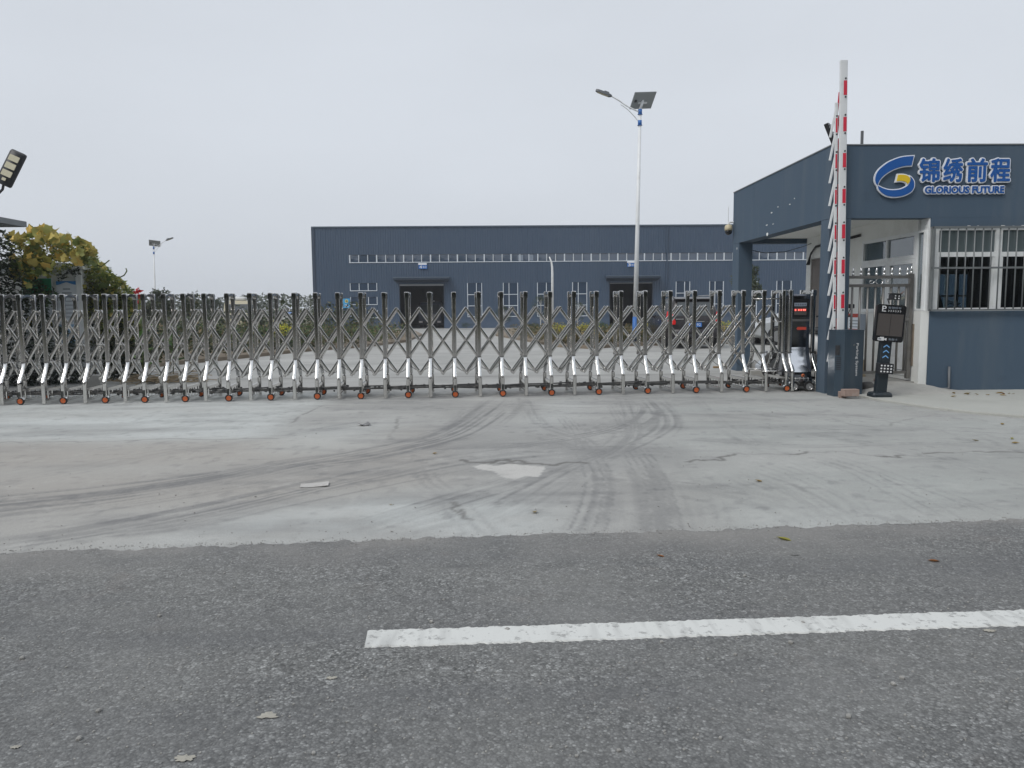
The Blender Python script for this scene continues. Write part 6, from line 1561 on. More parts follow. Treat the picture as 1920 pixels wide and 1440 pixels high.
def cloud_mesh(name, pts, size, pal, seed, simple=True):
    """many small folded leaves at the given points"""
    q_ = random.Random(seed); V = []; F = []; C = []
    sh_ = [(0, 0), (0.3, 0.45), (0, 1.0), (-0.3, 0.45)]
    for p in pts:
        s_ = size*q_.uniform(0.6, 1.35); Rm = rand_rot(q_); col = pick(q_, pal if not callable(pal) else pal(p)); o = len(V)
        for v in leaf_verts(sh_, s_, 0.35, 0.25): V.append(tuple(Rm @ v+Vector(p)))
        F += [(o, o+1, o+2), (o, o+2, o+3)]; C += [col, col]
    me = bpy.data.meshes.new(name); me.from_pydata(V, [], F); set_cols(me, C); return me
GREEN = [(0.075, 0.135, 0.045), (0.10, 0.165, 0.05), (0.05, 0.095, 0.04)]
DARK = [(0.022, 0.036, 0.022), (0.03, 0.045, 0.025), (0.018, 0.028, 0.020), (0.04, 0.055, 0.03)]
YEL = [(0.66, 0.52, 0.06), (0.56, 0.47, 0.07), (0.44, 0.43, 0.08)]
GOLD = [(0.58, 0.54, 0.04), (0.42, 0.46, 0.05), (0.68, 0.54, 0.04), (0.20, 0.26, 0.05)]
VINEY = [(0.64, 0.53, 0.16), (0.55, 0.50, 0.16), (0.66, 0.47, 0.13), (0.44, 0.45, 0.15), (0.52, 0.35, 0.11), (0.36, 0.39, 0.13)]
VINEG = [(0.29, 0.32, 0.10), (0.20, 0.25, 0.08), (0.36, 0.37, 0.11), (0.13, 0.175, 0.06), (0.42, 0.40, 0.11)]
DRY = [(0.22, 0.17, 0.09), (0.16, 0.13, 0.07), (0.10, 0.10, 0.05), (0.28, 0.21, 0.10), (0.075, 0.085, 0.04)]
TG0 = [(0.06, 0.09, 0.04), (0.075, 0.10, 0.045)]
OLIVE = [(0.085, 0.095, 0.04), (0.06, 0.075, 0.03), (0.12, 0.11, 0.05), (0.045, 0.06, 0.028)]

def sample_px(poly, n, yrange, seed, jit=0.0):
    """points spread in depth over a silhouette read off the photograph"""
    q_ = random.Random(seed); P = np.array(poly, float); lo_c = P.min(0); hi_c = P.max(0); out = []
    while len(out) < n:
        u, v = q_.uniform(lo_c[0], hi_c[0]), q_.uniform(lo_c[1], hi_c[1])
        if in_poly(np.array([u]), np.array([v]), poly)[0]:
            out.append((AY(u, v, q_.uniform(*yrange)), u, v))
    return out
big = {}
for ki in range(6):
    q_ = random.Random(100+ki); me = bpy.data.meshes.new('leaf'); shp = leaf_shape('lobed'); vs = leaf_verts(shp, 1.0, q_.uniform(0.1, 0.45), q_.uniform(0.1, 0.5))
    vs = [v+Vector((0, 0, q_.uniform(-.06, .06))) for v in vs]; n_ = len(vs); c = Vector((0, 0.4, 0.0))
    F = [(i, (i+1) % n_, n_) for i in range(n_)]; me.from_pydata([tuple(v) for v in vs]+[tuple(c)], [], F); col = pick(q_, VINEY if ki < 4 else VINEG); set_cols(me, [col]*len(F)); smooth_me(me); big[ki] = me
def leafy(name, label, cat, base, regions, seed, stems=(), group=None):
    """regions: (poly, n, depth range, leaf size, palette, as_parts)"""
    t = thing(name, label, cat, base, 0, group); q_ = random.Random(seed); k = 0
    for poly, n_, yr, size, pal, parts in regions:
        pts = sample_px(poly, n_, yr, seed+k); k += 1
        if parts:
            for p, u, v in pts:
                me = big[q_.choice(parts)]
                o = obj('leaf', me, M['leaf'], t, Vector(p)-t.location)
                o.rotation_euler = (Matrix.Rotation(q_.gauss(0, 0.9), 3, 'Z') @ Matrix.Rotation(R(90)+q_.gauss(0.35, 0.5), 3, 'X') @ Matrix.Rotation(q_.gauss(0, 0.6)+math.pi, 3, 'Y')).to_euler()
                s_ = size*q_.uniform(0.6, 1.3); o.scale = (s_, s_, s_)
        else:
            me = cloud_mesh('foliage', [tuple(Vector(p)-t.location) for p, u, v in pts], size, pal, seed+50+k)
            o = obj('foliage', me, M['leaf'], t); o['kind'] = 'stuff'
    for st in stems:
        MB().tube([tuple(Vector(AY(u, v, y_))-t.location) for u, v, y_ in st], 0.012, 6).build('stem', M['stem'], t, True)
    return t
leafy('gourd_vine', 'yellowing gourd vine with large leaves sprawling over the shed roof', 'vine', (-8.7, 14.7, 2.2),
      [([(12, 442), (80, 428), (120, 445), (160, 452), (185, 480), (165, 505), (120, 492), (70, 500), (40, 470)], 150, (14.2, 14.7), 0.155, VINEY, [0, 1, 2, 3, 3, 4]),
       ([(20, 480), (60, 482), (100, 500), (95, 520), (45, 545), (25, 520)], 60, (14.25, 14.7), 0.15, VINEY, [0, 1, 2, 4, 5]),
       ([(10, 440), (160, 455), (185, 490), (100, 515), (30, 530)], 1500, (14.3, 14.75), 0.07, VINEG, None)], 5,
      stems=[[(20, 470, 14.6), (80, 455, 14.6), (130, 480, 14.6), (190, 500, 14.6), (205, 488, 14.6)], [(150, 480, 14.5), (152, 465, 14.5), (158, 460, 14.5)]])
leafy('vine_mound', 'sloping mound of yellow-green vine right of the white shed', 'vine', (-7.2, 15.6, 0),
      [([(152, 482), (178, 488), (200, 505), (228, 530), (256, 556), (262, 600), (180, 600), (158, 560)], 90, (15.0, 15.4), 0.13, VINEG, [3, 4, 5, 5]),
       ([(150, 484), (178, 486), (204, 508), (230, 530), (262, 560), (268, 640), (200, 640), (158, 600)], 5200, (15.0, 16.2), 0.085, VINEG, None),
       ([(152, 520), (240, 560), (285, 640), (275, 720), (190, 738), (150, 700)], 5200, (15.0, 16.2), 0.085, DARK+OLIVE, None)], 9,
      stems=[[(225, 520, 15.6), (233, 516, 15.6), (238, 508, 15.6), (236, 503, 15.6)]])
leafy('dark_creeper', 'dark green creeper hanging over the left end of the shed', 'vine', (-8.9, 14.4, 0),
      [([(-60, 425), (22, 440), (32, 500), (42, 535), (78, 560), (96, 600), (105, 742), (-60, 745)], 4700, (14.0, 14.75), 0.085, DARK, None),
       ([(60, 520), (100, 545), (112, 560), (100, 580), (60, 575)], 300, (14.4, 14.8), 0.08, GREEN+DARK, None),
       ([(100, 600), (155, 640), (160, 735), (100, 740)], 900, (14.3, 14.85), 0.08, DARK, None),
       ([(85, 478), (112, 490), (100, 505), (82, 500)], 60, (14.5, 14.8), 0.07, DARK, None),
       ([(118, 500), (148, 500), (150, 515), (138, 520), (126, 512)], 70, (14.6, 14.85), 0.07, DARK, None),
       ([(105, 512), (128, 515), (110, 530)], 40, (14.6, 14.85), 0.07, DARK, None)], 13)

# canna plants with red flower
def canna(label, u, v_top, y_, seed, flower):
    b = AY(u, 700, y_); t = thing('canna_plant', label, 'plant', (b.x, y_, 0.0)); q_ = random.Random(seed); ht = AY(u, v_top, y_).z
    MB().tube([(0, 0, 0), (0.02, 0, ht*0.6), (0, 0, ht)], 0.012, 6).build('stem', M['stem'], t, True)
    for k in range(7):
        a = q_.uniform(0, 6.28); z0 = ht*(0.15+0.09*k); L_ = q_.uniform(0.35, 0.5); w_ = 0.085; V = []; C = []
        for i in range(6):
            s_ = i/5; r_ = L_*s_*0.75; zz_ = z0+L_*(s_*0.8-0.5*s_*s_); ww = w_*math.sin(math.pi*min(1, 0.08+s_*0.92))
            dx, dy = math.cos(a), math.sin(a)
            V += [(dx*r_-dy*ww, dy*r_+dx*ww, zz_+0.03), (dx*r_, dy*r_, zz_), (dx*r_+dy*ww, dy*r_-dx*ww, zz_+0.03)]
        F = [f for i in range(5) for f in ((3*i, 3*i+1, 3*i+4, 3*i+3), (3*i+1, 3*i+2, 3*i+5, 3*i+4))]
        me = bpy.data.meshes.new('leaf'); me.from_pydata(V, [], F); set_cols(me, [pick(q_, [(0.07, 0.15, 0.035), (0.10, 0.17, 0.05)])]*len(F)); smooth_me(me); obj('leaf', me, M['leaf'], t)
    if flower:
        me = cloud_mesh('flower', [(q_.gauss(0, .03), q_.gauss(0, .03), ht+q_.gauss(0, .045)) for _ in range(26)], 0.10, [(0.55, 0.012, 0.02), (0.42, 0.01, 0.02)], seed); obj('flower', me, M['leaf'], t)
canna('canna plant with red flower just above the gate top', 268, 556, 14.2, 1, True)
canna('tall green canna leaves behind the gate right of the red flower', 325, 600, 16.5, 2, False)
# heap of dry cuttings and a concrete block on the ground behind the gate
q = random.Random(31); hp = MB(); c = AY(300, 708, 14.6)
for k in range(160):
    a = q.uniform(0, 3.14); p0 = Vector((q.gauss(0, .42), q.gauss(0, .22), 0.02+abs(q.gauss(0, .06)))); d_ = Vector((math.cos(a), math.sin(a), q.uniform(-.12, .12)))*q.uniform(.12, .3)
    hp.cyl(p0-d_, p0+d_, 0.008, n=4)
M['straw'] = mat('dry_straw', (0.30, 0.24, 0.16), 0.95, 0, 0.3, 8)
tag(hp.build('straw_heap', M['straw'], None, loc=(c.x, 14.6, 0.0)), 'low heap of dry brown cuttings on the ground behind the gate at left', 'straw')
p = AY(175, 722, 13.2)
o_ = tag(MB().cbox((0, 0, 0.13), (0.24, 0.2, 0.26), ch=0.08).build('concrete_block', M['block'], None, loc=(p.x, 13.3, 0.0)), 'upright beige concrete block behind the left part of the gate', 'block')

# ---- planting beds in the yard
def bed(name, poly, zh):
    mb = MB(); n_ = len(poly)
    mb.loft([[(x_, y_, gz(y_)-0.02) for x_, y_ in poly], [(x_, y_, gz(y_)+zh) for x_, y_ in poly]], False, True); return mb.build(name, M['soil'])
bl = [(-34, 18.4), (-8.35, 18.2), (-7.3, 21.0), (-6.3, 24.3), (-5.9, 25.4), (-4.6, 27.6), (-3.7, 32), (-4.2, 44), (-6.5, 60), (-34, 60)]
br = [(2.05, 26.4), (3.1, 24.9), (4.6, 26.6), (12, 28.8), (26, 30), (26, 60), (0.6, 60), (-0.1, 45), (0.0, 41), (1.0, 33)]
kind(bed('planting_bed', bl, 0.10), 'structure'); kind(bed('planting_bed', br, 0.10), 'structure')
def cover(name, label, poly, n_, zmax, size, pal, seed, dens=None):
    q_ = random.Random(seed); P = np.array(poly); lo_c, hi_c = P.min(0), P.max(0); pts = []
    while len(pts) < n_:
        x_ = q_.uniform(lo_c[0], hi_c[0]); y_ = lo_c[1]+(hi_c[1]-lo_c[1])*q_.random()**3.0
        if in_poly(np.array([x_]), np.array([y_]), poly)[0]:
            h_ = zmax*(0.25+0.9*float(fbm(np.array(x_*0.8), np.array(y_*0.8), 2, seed)))
            pts.append((x_, y_, gz(y_)+0.08+h_*q_.random()))
    o = obj(name, cloud_mesh(name, pts, size, pal, seed), M['leaf']); kind(o, 'stuff', label); o['category'] = 'ground cover'
cover('ground_cover', 'low dry olive ground cover filling the left planting bed', [(-20, 26.6), (-6.2, 25.7), (-4.9, 27.8), (-4.1, 32), (-4.6, 42), (-20, 42)], 22000, 0.80, 0.11, OLIVE+GREEN+DRY[:2], 3)
cover('ground_cover', 'low dry brown ground cover filling the right planting bed', [(2.3, 26.6), (3.2, 25.4), (4.6, 27), (9, 28.6), (9, 42), (0.6, 42), (1.2, 33)], 14000, 0.62, 0.10, DRY+OLIVE[:2], 4)

cover('ground_cover', 'dark green undergrowth at the far back of the left planting bed', [(-33, 42), (-7, 42), (-7.5, 58), (-33, 58)], 7000, 1.9, 0.24, DARK+OLIVE+TG0, 6)
cover('ground_cover', 'dark undergrowth along the diagonal edge of the left bed near the gate', [(-14, 18.7), (-8.5, 18.5), (-7.5, 21.0), (-6.5, 24.3), (-6.2, 25.7), (-14, 26)], 9000, 0.85, 0.11, DARK+OLIVE+DRY[:1], 8)
def shrub_mesh(seed, pal, n_=520, size=0.085):
    q_ = random.Random(seed); pts = []; lobes = [(Vector((q_.gauss(0, .45), q_.gauss(0, .35), q_.uniform(.35, .75))), q_.uniform(.25, .45)) for _ in range(6)]
    for _ in range(n_):
        c, r_ = lobes[q_.randrange(6)]; d_ = Vector((q_.gauss(0, 1), q_.gauss(0, 1), q_.gauss(0, 1))).normalized()*r_*q_.uniform(.55, 1.05)
        p = c+d_
        if p.z < 0.03: p.z = q_.uniform(.03, .2)
        pts.append(tuple(p))
    return cloud_mesh('crown', pts, size, pal, seed)
sm = {'green': [shrub_mesh(1, GREEN), shrub_mesh(2, GREEN+DARK)], 'dark': [shrub_mesh(3, DARK+GREEN[:1]), shrub_mesh(4, DARK)], 'gold': [shrub_mesh(5, GOLD), shrub_mesh(6, GOLD+YEL)], 'olive': [shrub_mesh(7, OLIVE+GREEN), shrub_mesh(8, OLIVE)], 'dry': [shrub_mesh(9, DRY), shrub_mesh(10, DRY+OLIVE)]}
twig = MB()
for k in range(5):
    a = k*1.26; twig.tube([(0, 0, 0), (0.12*math.cos(a), 0.12*math.sin(a), 0.3), (0.3*math.cos(a), 0.3*math.sin(a), 0.7)], 0.012, 5, [0.014, 0.01, 0.005])
twig_me = twig.mesh('trunk')
def shrub(kind_, u, v_top, y_, w_px, label, i, vb=None):
    b = AY(u, 600, y_); top = AY(u, v_top, y_).z; z0 = gz(y_)+0.08; h_ = max(0.3, top-z0); w_ = w_px/FPX*y_
    t = thing('shrub', label, 'shrub', (b.x, y_, z0), random.Random(i).uniform(0, 6), 'shrubs in the yard beds')
    o = obj('crown', sm[kind_][i % 2], M['leaf'], t, scale=(w_/1.5, w_/1.5, h_/1.08)); obj('trunk', twig_me, M['bark'], t, scale=(w_/1.5, w_/1.5, h_/1.08))
shr = [('gold', 540, 601, 27.5, 55, 'round golden shrub in the left bed between the fourth pair of gate posts'),
       ('green', 640, 612, 27.5, 60, 'green shrub in the left bed below the sky blue notice board'),
       ('olive', 700, 620, 28.0, 60, 'low olive shrub in the left bed near its right end'),
       ('dark', 600, 612, 30.0, 60, 'dark green shrub left of the workshop corner windows'),
       ('dark', 698, 605, 45, 28, 'small dark shrub at the workshop wall under the corner windows'),
       ('green', 718, 610, 40, 36, 'small green shrub right of the corner windows at the workshop foot'),
       ('dry', 745, 632, 31.5, 60, 'brown dry shrub at the right tip of the left bed'),
       ('olive', 575, 625, 27.0, 70, 'wide olive shrub at the front edge of the left bed'),
       ('green', 480, 610, 30, 70, 'green shrub in the left bed below the cream truck, right side'),
       ('dark', 420, 615, 30, 80, 'dark shrub in the left bed right below the cream truck'),
       ('olive', 500, 628, 27, 70, 'olive shrub at the front of the left bed left of the golden one'),
       ('olive', 445, 632, 27, 70, 'olive shrub at the left front of the left bed under the truck'),
       ('dark', 350, 605, 28, 90, 'dark shrub behind the gate right of the canna leaves'),
       ('dark', 300, 600, 22, 90, 'dark shrub behind the canna leaves at left'),
       ('gold', 1050, 603, 33, 44, 'golden shrub in the right bed below the bare white post'),
       ('gold', 1098, 602, 33, 48, 'orange-yellow shrub in the middle of the right bed'),
       ('green', 1128, 600, 34, 40, 'fresh green shrub in the right bed left of the lamp pole'),
       ('green', 1140, 601, 33, 40, 'green shrub just left of the lamp pole foot'),
       ('dry', 1178, 608, 30, 60, 'brown sparse shrub around the lamp pole foot'),
       ('gold', 1222, 600, 33, 44, 'golden-green shrub between the lamp pole and the dark SUV'),
       ('gold', 1358, 596, 32, 40, 'golden shrub right of the dark SUV'),
       ('dark', 1362, 612, 31.5, 38, 'dark lower shrub under the golden one right of the SUV'),
       ('gold', 1412, 600, 33, 30, 'golden shrub right of the far porch pillar'),
       ('olive', 985, 618, 34, 44, 'olive shrub at the left edge of the right bed'),
       ('dark', 998, 604, 40, 30, 'small dark shrub in the right bed left of the bare white post'),
       ('dry', 1010, 630, 28.5, 60, 'dry brown shrub at the front left corner of the right bed'),
       ('olive', 1060, 625, 27.5, 70, 'olive shrub at the front of the right bed'),
       ('dry', 1115, 628, 26.8, 70, 'brown shrub at the front of the right bed left of the lamp'),
       ('dark', 875, 604, 62, 30, 'small dark clump at the workshop plinth between doorway and window'),
       ('dark', 990, 604, 60, 28, 'small dark clump at the workshop plinth by the second tall window'),
       ('olive', 1170, 622, 27.5, 60, 'olive shrub in front of the lamp pole foot')]
for i, s_ in enumerate(shr): shrub(*s_, i)

# ---- trees
def tree_mesh(seed, pal, n_=1500, size=0.16, tall=1.0, cone=False):
    q_ = random.Random(seed); V = []; pts = []; limbs = MB(); H_ = 3.0
    limbs.tube([(0, 0, 0), (0.03, 0.02, 0.9), (-0.02, 0.03, 1.8), (0.0, 0.0, 2.7)], 0.06, 7, [0.075, 0.06, 0.04, 0.012])
    cl = []
    for k in range(13):
        a = q_.uniform(0, 6.28); z0 = q_.uniform(0.75, 2.4); r_ = q_.uniform(.4, .95)*(1.15-0.33*z0 if cone else 1.0-0.25*abs(z0-1.6)); e = Vector((r_*math.cos(a), r_*math.sin(a), z0+q_.uniform(.2, .6)))
        limbs.tube([(0, 0, z0-0.1), tuple(e*0.5+Vector((0, 0, z0*0.5))), tuple(e)], 0.02, 5, [0.028, 0.018, 0.006]); cl.append((e, q_.uniform(.22, .42)))
    cl.append((Vector((0, 0, 2.75)), 0.3))
    for _ in range(n_):
        c, r_ = cl[q_.randrange(len(cl))]; d_ = Vector((q_.gauss(0, 1), q_.gauss(0, 1), q_.gauss(0, .8))).normalized()*r_*q_.uniform(.3, 1.1); pts.append(tuple(c+d_))
    return limbs.mesh('trunk'), cloud_mesh('crown', pts, size, pal, seed)
TG = [(0.05, 0.075, 0.035), (0.038, 0.058, 0.03), (0.065, 0.085, 0.04)]
tm = [tree_mesh(21, TG), tree_mesh(22, TG+OLIVE), tree_mesh(23, DARK+TG, cone=True), tree_mesh(24, TG, 700, 0.12)]
for a, b in tm: smooth_me(a)
def tree(u, v_top, y_, w_px, ki, label, bark='bark', group='trees behind the gate'):
    b = AY(u, 600, y_); z0 = gz(y_)-0.05 if y_ < 70 else -0.42; h_ = AY(u, v_top, y_).z-z0; w_ = w_px/FPX*y_
    t = thing('tree', label, 'tree', (b.x, y_, z0), random.Random(int(u)).uniform(0, 6), group); k = (w_/2.0, w_/2.0, h_/3.05)
    obj('trunk', tm[ki][0], M[bark], t, scale=k); obj('crown', tm[ki][1], M['leaf'], t, scale=k)
trs = [(310, 540, 46, 60, 0, 'bushy dark tree behind the gate just left of the small far lamp pole'),
       (352, 552, 50, 60, 1, 'low bushy tree right of the far lamp pole'),
       (388, 560, 80, 40, 2, 'slim conical tree left of the cream truck'),
       (405, 562, 85, 36, 2, 'slim conical tree touching the cream truck on its left'),
       (462, 556, 82, 44, 1, 'tree rising behind the cream truck'),
       (480, 566, 110, 30, 0, 'small far tree right of the cream truck'),
       (582, 556, 68, 24, 3, 'young tree at the left corner of the workshop'),
       (290, 565, 40, 60, 1, 'shaggy tree behind the red canna flower'),
       (945, 574, 61, 30, 3, 'young tree with pale trunk before the second tall workshop window'),
       (1014, 555, 61, 34, 3, 'young tree left of the bare white post at the workshop'),
       (1083, 566, 60, 30, 3, 'young tree before the fourth tall workshop window'),
       (1396, 486, 46, 62, 0, 'leafy tree half hidden by the far porch pillar')]
for s_ in trs: tree(*s_[:5], s_[5], 'lime_trunk' if s_[4] == 3 else 'bark')
# far wood along the horizon (one mass)
q = random.Random(77); pts = []
for k in range(9000):
    u = q.uniform(-400, 640) if k % 3 else q.uniform(-2600, 4200); y_ = q.uniform(170, 260); b = AY(u, 580, y_); h_ = (2.2+2.6*float(fbm(np.array(u*0.012), np.array(1.0), 4, 3)))*y_/200
    pts.append((b.x, y_, -0.4+h_*q.random()**0.8*1.25))
o = obj('far_wood', cloud_mesh('far_wood', pts, 1.1, TG+DARK, 5), M['leaf']); kind(o, 'stuff', 'hazy far tree line along the horizon at left'); o['category'] = 'trees'
# low blue-roofed shed far away
t = thing('distant_shed', 'tiny distant shed with blue roof left of the workshop corner', 'building', (AY(535, 590, 150).x, 150, -0.42))
MB().box(-1.3, 1.3, 0, 5, 0, 1.05).build('wall', M['truck_white'], t); MB().add([(-1.4, -0.3, 1.06), (1.4, -0.3, 1.06), (1.4, 2.5, 1.4), (-1.4, 2.5, 1.4), (1.4, 5.3, 1.06), (-1.4, 5.3, 1.06)], [(0, 1, 2, 3), (3, 2, 4, 5)]).build('roof', M['blue_paint'], t)
# tree belt across the road behind the camera: what the steel and the panes mirror
q = random.Random(99); pts = []
for k in range(34000):
    x_ = q.uniform(-75, 75); prof_ = 7.0+5.0*float(fbm(np.array(x_*0.12), np.array(2.0), 4, 9)); z_ = prof_*q.random()**0.75
    pts.append((x_, -15-q.random()*6, z_+0.0))
o = obj('roadside_trees', cloud_mesh('roadside_trees', pts, 1.3, TG+DARK, 15), M['leaf']); kind(o, 'stuff', 'belt of dark trees across the road, mirrored in steel and panes'); o['category'] = 'trees'

# ================================================================ SMALL THINGS ON THE GROUND
o_ = tag(MB().cbox((0, 0, 0.05), (0.225, 0.11, 0.10), ch=0.06).build('brick', M['brick'], None, loc=tuple(G(1597, 748)[:2])+(0.036,)), 'pinkish brick standing against the barrier cabinet front', 'brick'); o_.rotation_euler = (0, 0, R(2)); o_.location.y += 0.06
o_ = tag(MB().cbox((0, 0, 0.045), (0.10, 0.10, 0.09), ch=0.08).build('brick', M['brick'], None, loc=(5.06, 11.10, 0.0)), 'half brick behind the pinkish brick at the cabinet corner', 'brick'); o_.rotation_euler = (0, 0, R(-12))
def rock(name, label, cat, loc, r_, sq, mt, seed, n_=10):
    q_ = random.Random(seed); mb = MB(); rings = []
    for i in range(1, 6):
        a = math.pi*i/6; rings.append([(r_*math.sin(a)*math.cos(b)*q_.uniform(.85, 1.12)*sq[0], r_*math.sin(a)*math.sin(b)*q_.uniform(.85, 1.12)*sq[1], r_*sq[2]*(1-math.cos(a))*q_.uniform(.93, 1.05)*0.5*2*0.5+0.0) for b in [2*math.pi*k/n_ for k in range(n_)]])
    mb.loft(rings); o = mb.build(name, mt, None, True, loc=loc); smooth_me(o.data, 50); return tag(o, label, cat)
p = G(1628, 735, 0.04); rock('stone', 'dark rounded stone between the barrier cabinet and the display post', 'stone', (p.x, p.y+0.05, 0.035), 0.13, (1, 0.8, 1.25), M['stone'], 3)
p = AY(1683, 706, 12.0); rock('stone', 'small tan stone at the foot of the steel pedestrian gate', 'stone', (5.92, 11.80, 0.15), 0.06, (1, 0.8, 1.2), M['brick'], 4)
# rubbish in front of the far pillar
pl = thing('plank_pile', 'short pile of weathered planks behind the gate by the far pillar', 'planks', (5.55, 14.9, 0.14))
for k in range(4):
    MB().cbox((0.02*k, 0, 0.02+0.026*k), (0.26, 0.42, 0.024), Matrix.Rotation(R(6*k-9), 4, 'Z')).build('plank', M['wood'], pl)
tag(MB().cbox((0, 0, 0.07), (0.5, 0.5, 0.14), ch=0.1).build('concrete_block', M['block'], None, loc=(5.55, 14.9, 0.0)), 'grey concrete block carrying the plank pile by the far pillar', 'block')
q = random.Random(2); rings = []
for z_, r_ in ((0, 0.15), (0.08, 0.17), (0.18, 0.13), (0.27, 0.07), (0.33, 0.03), (0.36, 0.045)): rings.append([(r_*math.cos(b)*q.uniform(.75, 1.2), r_*math.sin(b)*q.uniform(.75, 1.2), z_+q.uniform(-.01, .01)) for b in [2*math.pi*k/12 for k in range(12)]])
p = G(1403, 700)
tag(MB().loft(rings).build('plastic_bag', M['plastic_bag'], None, loc=(5.15, 14.6, 0.13)), 'grey knotted plastic bag standing by the far pillar', 'bag')
tag(MB().cbox((0, 0, 0.065), (0.45, 0.5, 0.13), ch=0.1).build('concrete_block', M['block'], None, loc=(5.02, 14.62, 0.0)), 'grey concrete block under the plastic bag by the far pillar', 'block')
tag(MB().cbox((0, 0, 0.02), (0.30, 0.05, 0.04)).build('timber_offcut', M['wood'], None, loc=(G(1350, 690).x, G(1350, 690).y, gz(15))), 'short timber offcut lying in front of the far pillar', 'timber')
tyr = thing('spare_tyre', 'dark tyre with grey rim standing behind the gate drive unit', 'tyre', (4.93, 13.35, 0.0))
MB().lathe([(0.17, -0.06), (0.27, -0.065), (0.29, -0.03), (0.29, 0.03), (0.27, 0.065), (0.17, 0.06)], (0, 0, 0.29), 'Y', 28, False).build('tyre', M['rubber'], tyr, True)
MB().lathe([(0.03, -0.02), (0.10, -0.015), (0.168, -0.05), (0.168, 0.05), (0.03, 0.02)], (0, 0, 0.29), 'Y', 24).build('rim', M['rim'], tyr, True)
# litter on the apron
def sheet(name, label, cat, u, v, w_, d_, rz, mt, curl, seed, z0=0.004):
    q_ = random.Random(seed); c = G(u, v); mb = MB(); n_ = 7
    for top_ in (0, 1):
        for j in range(n_):
            for i in range(n_):
                a, b = i/(n_-1)-0.5, j/(n_-1)-0.5; mb.v.append((a*w_, b*d_, top_*0.004+curl*(a*a*1.6+0.3*b*a)+0.0))
    for j in range(n_-1):
        for i in range(n_-1):
            a = j*n_+i; mb.f += [(a, a+n_, a+n_+1, a+1), (a+n_*n_, a+1+n_*n_, a+n_+1+n_*n_, a+n_+n_*n_)]
    o = mb.build(name, mt, None, False, loc=(c.x, c.y, z0)); o.rotation_euler = (R(2), R(-2), rz); return tag(o, label, cat)
M['board'] = mat('weathered_board', (0.46, 0.45, 0.43), 0.85, 0, 0.25, 14, dirt=(0.30, 0.28, 0.26, 0.7), dscale=10)
sheet('board_scrap', 'pale flat board scrap lying on the concrete left of centre', 'board', 590, 911, 0.21, 0.12, R(10), M['board'], 0.012, 1)
sheet('metal_scrap', 'small dark crumpled scrap on the concrete near the gate', 'scrap', 683, 798, 0.12, 0.11, R(25), M['dull_steel'], 0.06, 2)
lc = [[(0.32, 0.22, 0.07)], [(0.35, 0.33, 0.06)], [(0.36, 0.15, 0.05)], [(0.30, 0.24, 0.12)]]
lfm = []
for k in range(4):
    q_ = random.Random(k+60); me = bpy.data.meshes.new('fallen_leaf'); vs = leaf_verts(leaf_shape('oval'), 1.0, 0.5, -0.25); c = Vector((0, 0.45, 0.02)); n_ = len(vs)
    F = [(i, (i+1) % n_, n_) for i in range(n_)]; me.from_pydata([tuple(v) for v in vs]+[tuple(c)], [], F); set_cols(me, [pick(q_, lc[k])]*len(F)); lfm.append(me)
lv = [(1484, 1014, .095, 1, 'yellow-green fallen leaf on the asphalt just below the concrete joint', 0.024), (1762, 1052, .07, 2, 'orange fallen leaf on the asphalt at right', 0.024),
      (1429, 903, .07, 0, 'tan fallen leaf on the concrete right of the tyre tracks', 0.006), (1003, 958, .07, 3, 'tan fallen leaf on the concrete at centre above the asphalt', 0.006),
      (1879, 796, .085, 0, 'brown fallen leaf on the pale pavement at far right', 0.006), (1836, 826, .075, 3, 'tan fallen leaf left of a pair at the right edge', 0.006),
      (1897, 823, .07, 1, 'upper leaf of the pair at the right edge', 0.006), (1896, 830, .08, 0, 'lower leaf of the pair at the right edge', 0.006),
      (1246, 1044, .05, 2, 'tiny rust leaf on the asphalt below the tyre tracks', 0.024), (810, 850, .06, 0, 'tiny leaf on the concrete left of the white patch', 0.006),
      (736, 946, .03, 3, 'small pale chip on the concrete left of centre', 0.006)]
for u, v, s_, k, lab, z_ in lv:
    c = G(u, v, z_); o = tag(obj('fallen_leaf', lfm[k], M['leaf'], None, (c.x, c.y, z_), (R(-8), R(6), random.Random(u).uniform(0, 6.2)), (s_*0.9, s_*0.9, s_*0.9)), lab, 'leaf', 'fallen leaves')
q = random.Random(41)
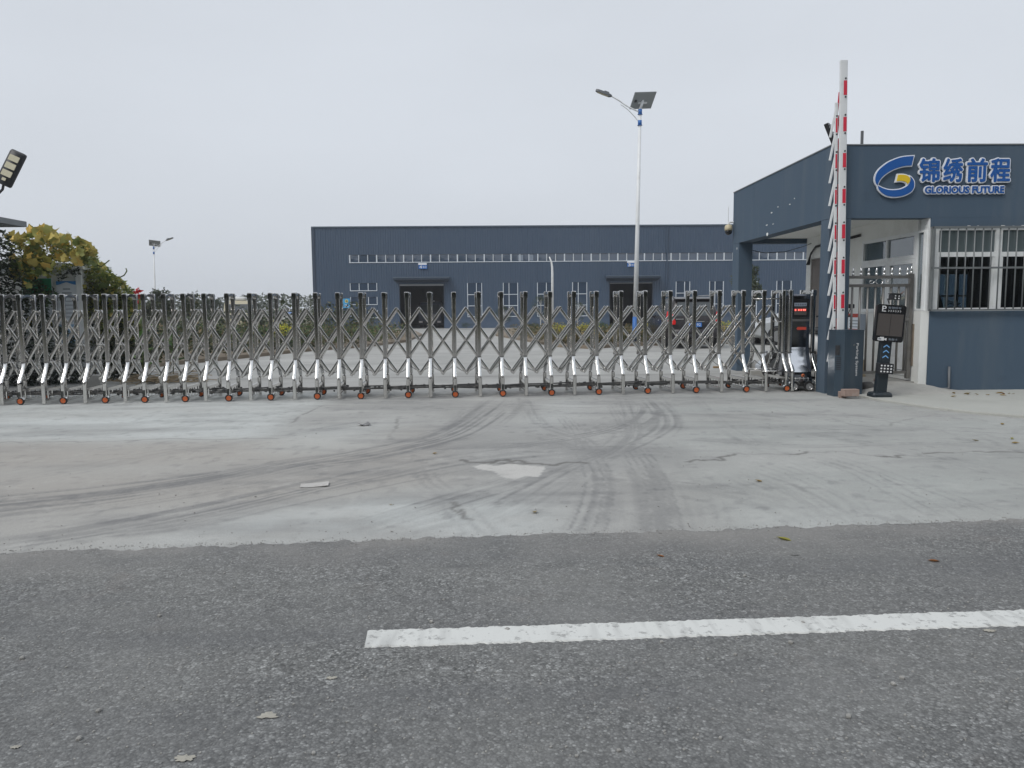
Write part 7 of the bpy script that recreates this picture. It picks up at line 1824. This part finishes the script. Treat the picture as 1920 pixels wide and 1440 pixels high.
for k, (u, v) in enumerate([(1790, 737), (1806, 737), (1815, 738), (1835, 739), (1852, 738), (1868, 735), (1874, 739), (1880, 736), (1884, 738), (1890, 736), (1900, 737), (1782, 742)]):
    c = G(u, v, 0.05); s_ = q.uniform(.06, .11)
    tag(obj('fallen_leaf', lfm[q.choice((0, 0, 3, 2))], M['leaf'], None, (c.x, min(c.y, GY-0.05), 0.04), (R(q.uniform(-20, 10)), R(q.uniform(-15, 15)), q.uniform(0, 6)), (s_,)*3), 'dry brown leaf lying along the foot of the blue wall', 'leaf', 'dry leaves along the blue wall foot')
# a scatter of loose grit on asphalt and concrete, nobody could count it
q = random.Random(17); gmb = MB()
for k in range(1200):
    if k % 6: u, v = q.uniform(-50, 1970), q.uniform(1000, 1440); z_ = 0.022
    else: u, v = q.uniform(-50, 1970), q.uniform(770, 1000); z_ = 0.002
    c = G(u, v); s_ = q.uniform(.002, .0045)*(2.2 if q.random() < .03 else 1)
    gmb.cbox((c.x, c.y, z_+s_*0.6), (s_*2, s_*1.6, s_*1.3), Matrix.Rotation(q.uniform(0, 3), 4, 'Z'), 0.5)
for k in range(1000):          # crumbs gathered along the asphalt edge
    x_ = q.uniform(-3.2, 4.2); y_ = 4.44+0.062*x_+q.gauss(-0.05, 0.06); s_ = q.uniform(.0015, .004)
    gmb.cbox((x_, y_, (0.004 if y_ > 4.42+0.062*x_ else 0.021)+s_*0.6), (s_*2, s_*1.6, s_*1.3), Matrix.Rotation(q.uniform(0, 3), 4, 'Z'), 0.5)
o = gmb.build('grit', mat('grit', (0.30, 0.295, 0.28), 0.9, 0, 0.5, 3)); kind(o, 'stuff', 'loose grit scattered over road and concrete'); o['category'] = 'grit'

# ================================================================ AIR
hz = MB().box(-420, 420, -40, 420, -1.45, 13.0).build('haze', None); hz['kind'] = 'stuff'; hz['label'] = 'thin pale haze in the air over the whole place'
hm = bpy.data.materials.new('haze'); hm.use_nodes = True; tt = hm.node_tree; tt.nodes.clear()
ho = tt.nodes.new('ShaderNodeOutputMaterial'); pv = tt.nodes.new('ShaderNodeVolumePrincipled')
pv.inputs['Color'].default_value = (0.93, 0.95, 1.0, 1); pv.inputs['Density'].default_value = 0.0007; pv.inputs['Anisotropy'].default_value = 0.2
tt.links.new(pv.outputs[0], ho.inputs['Volume']); hz.data.materials.append(hm)
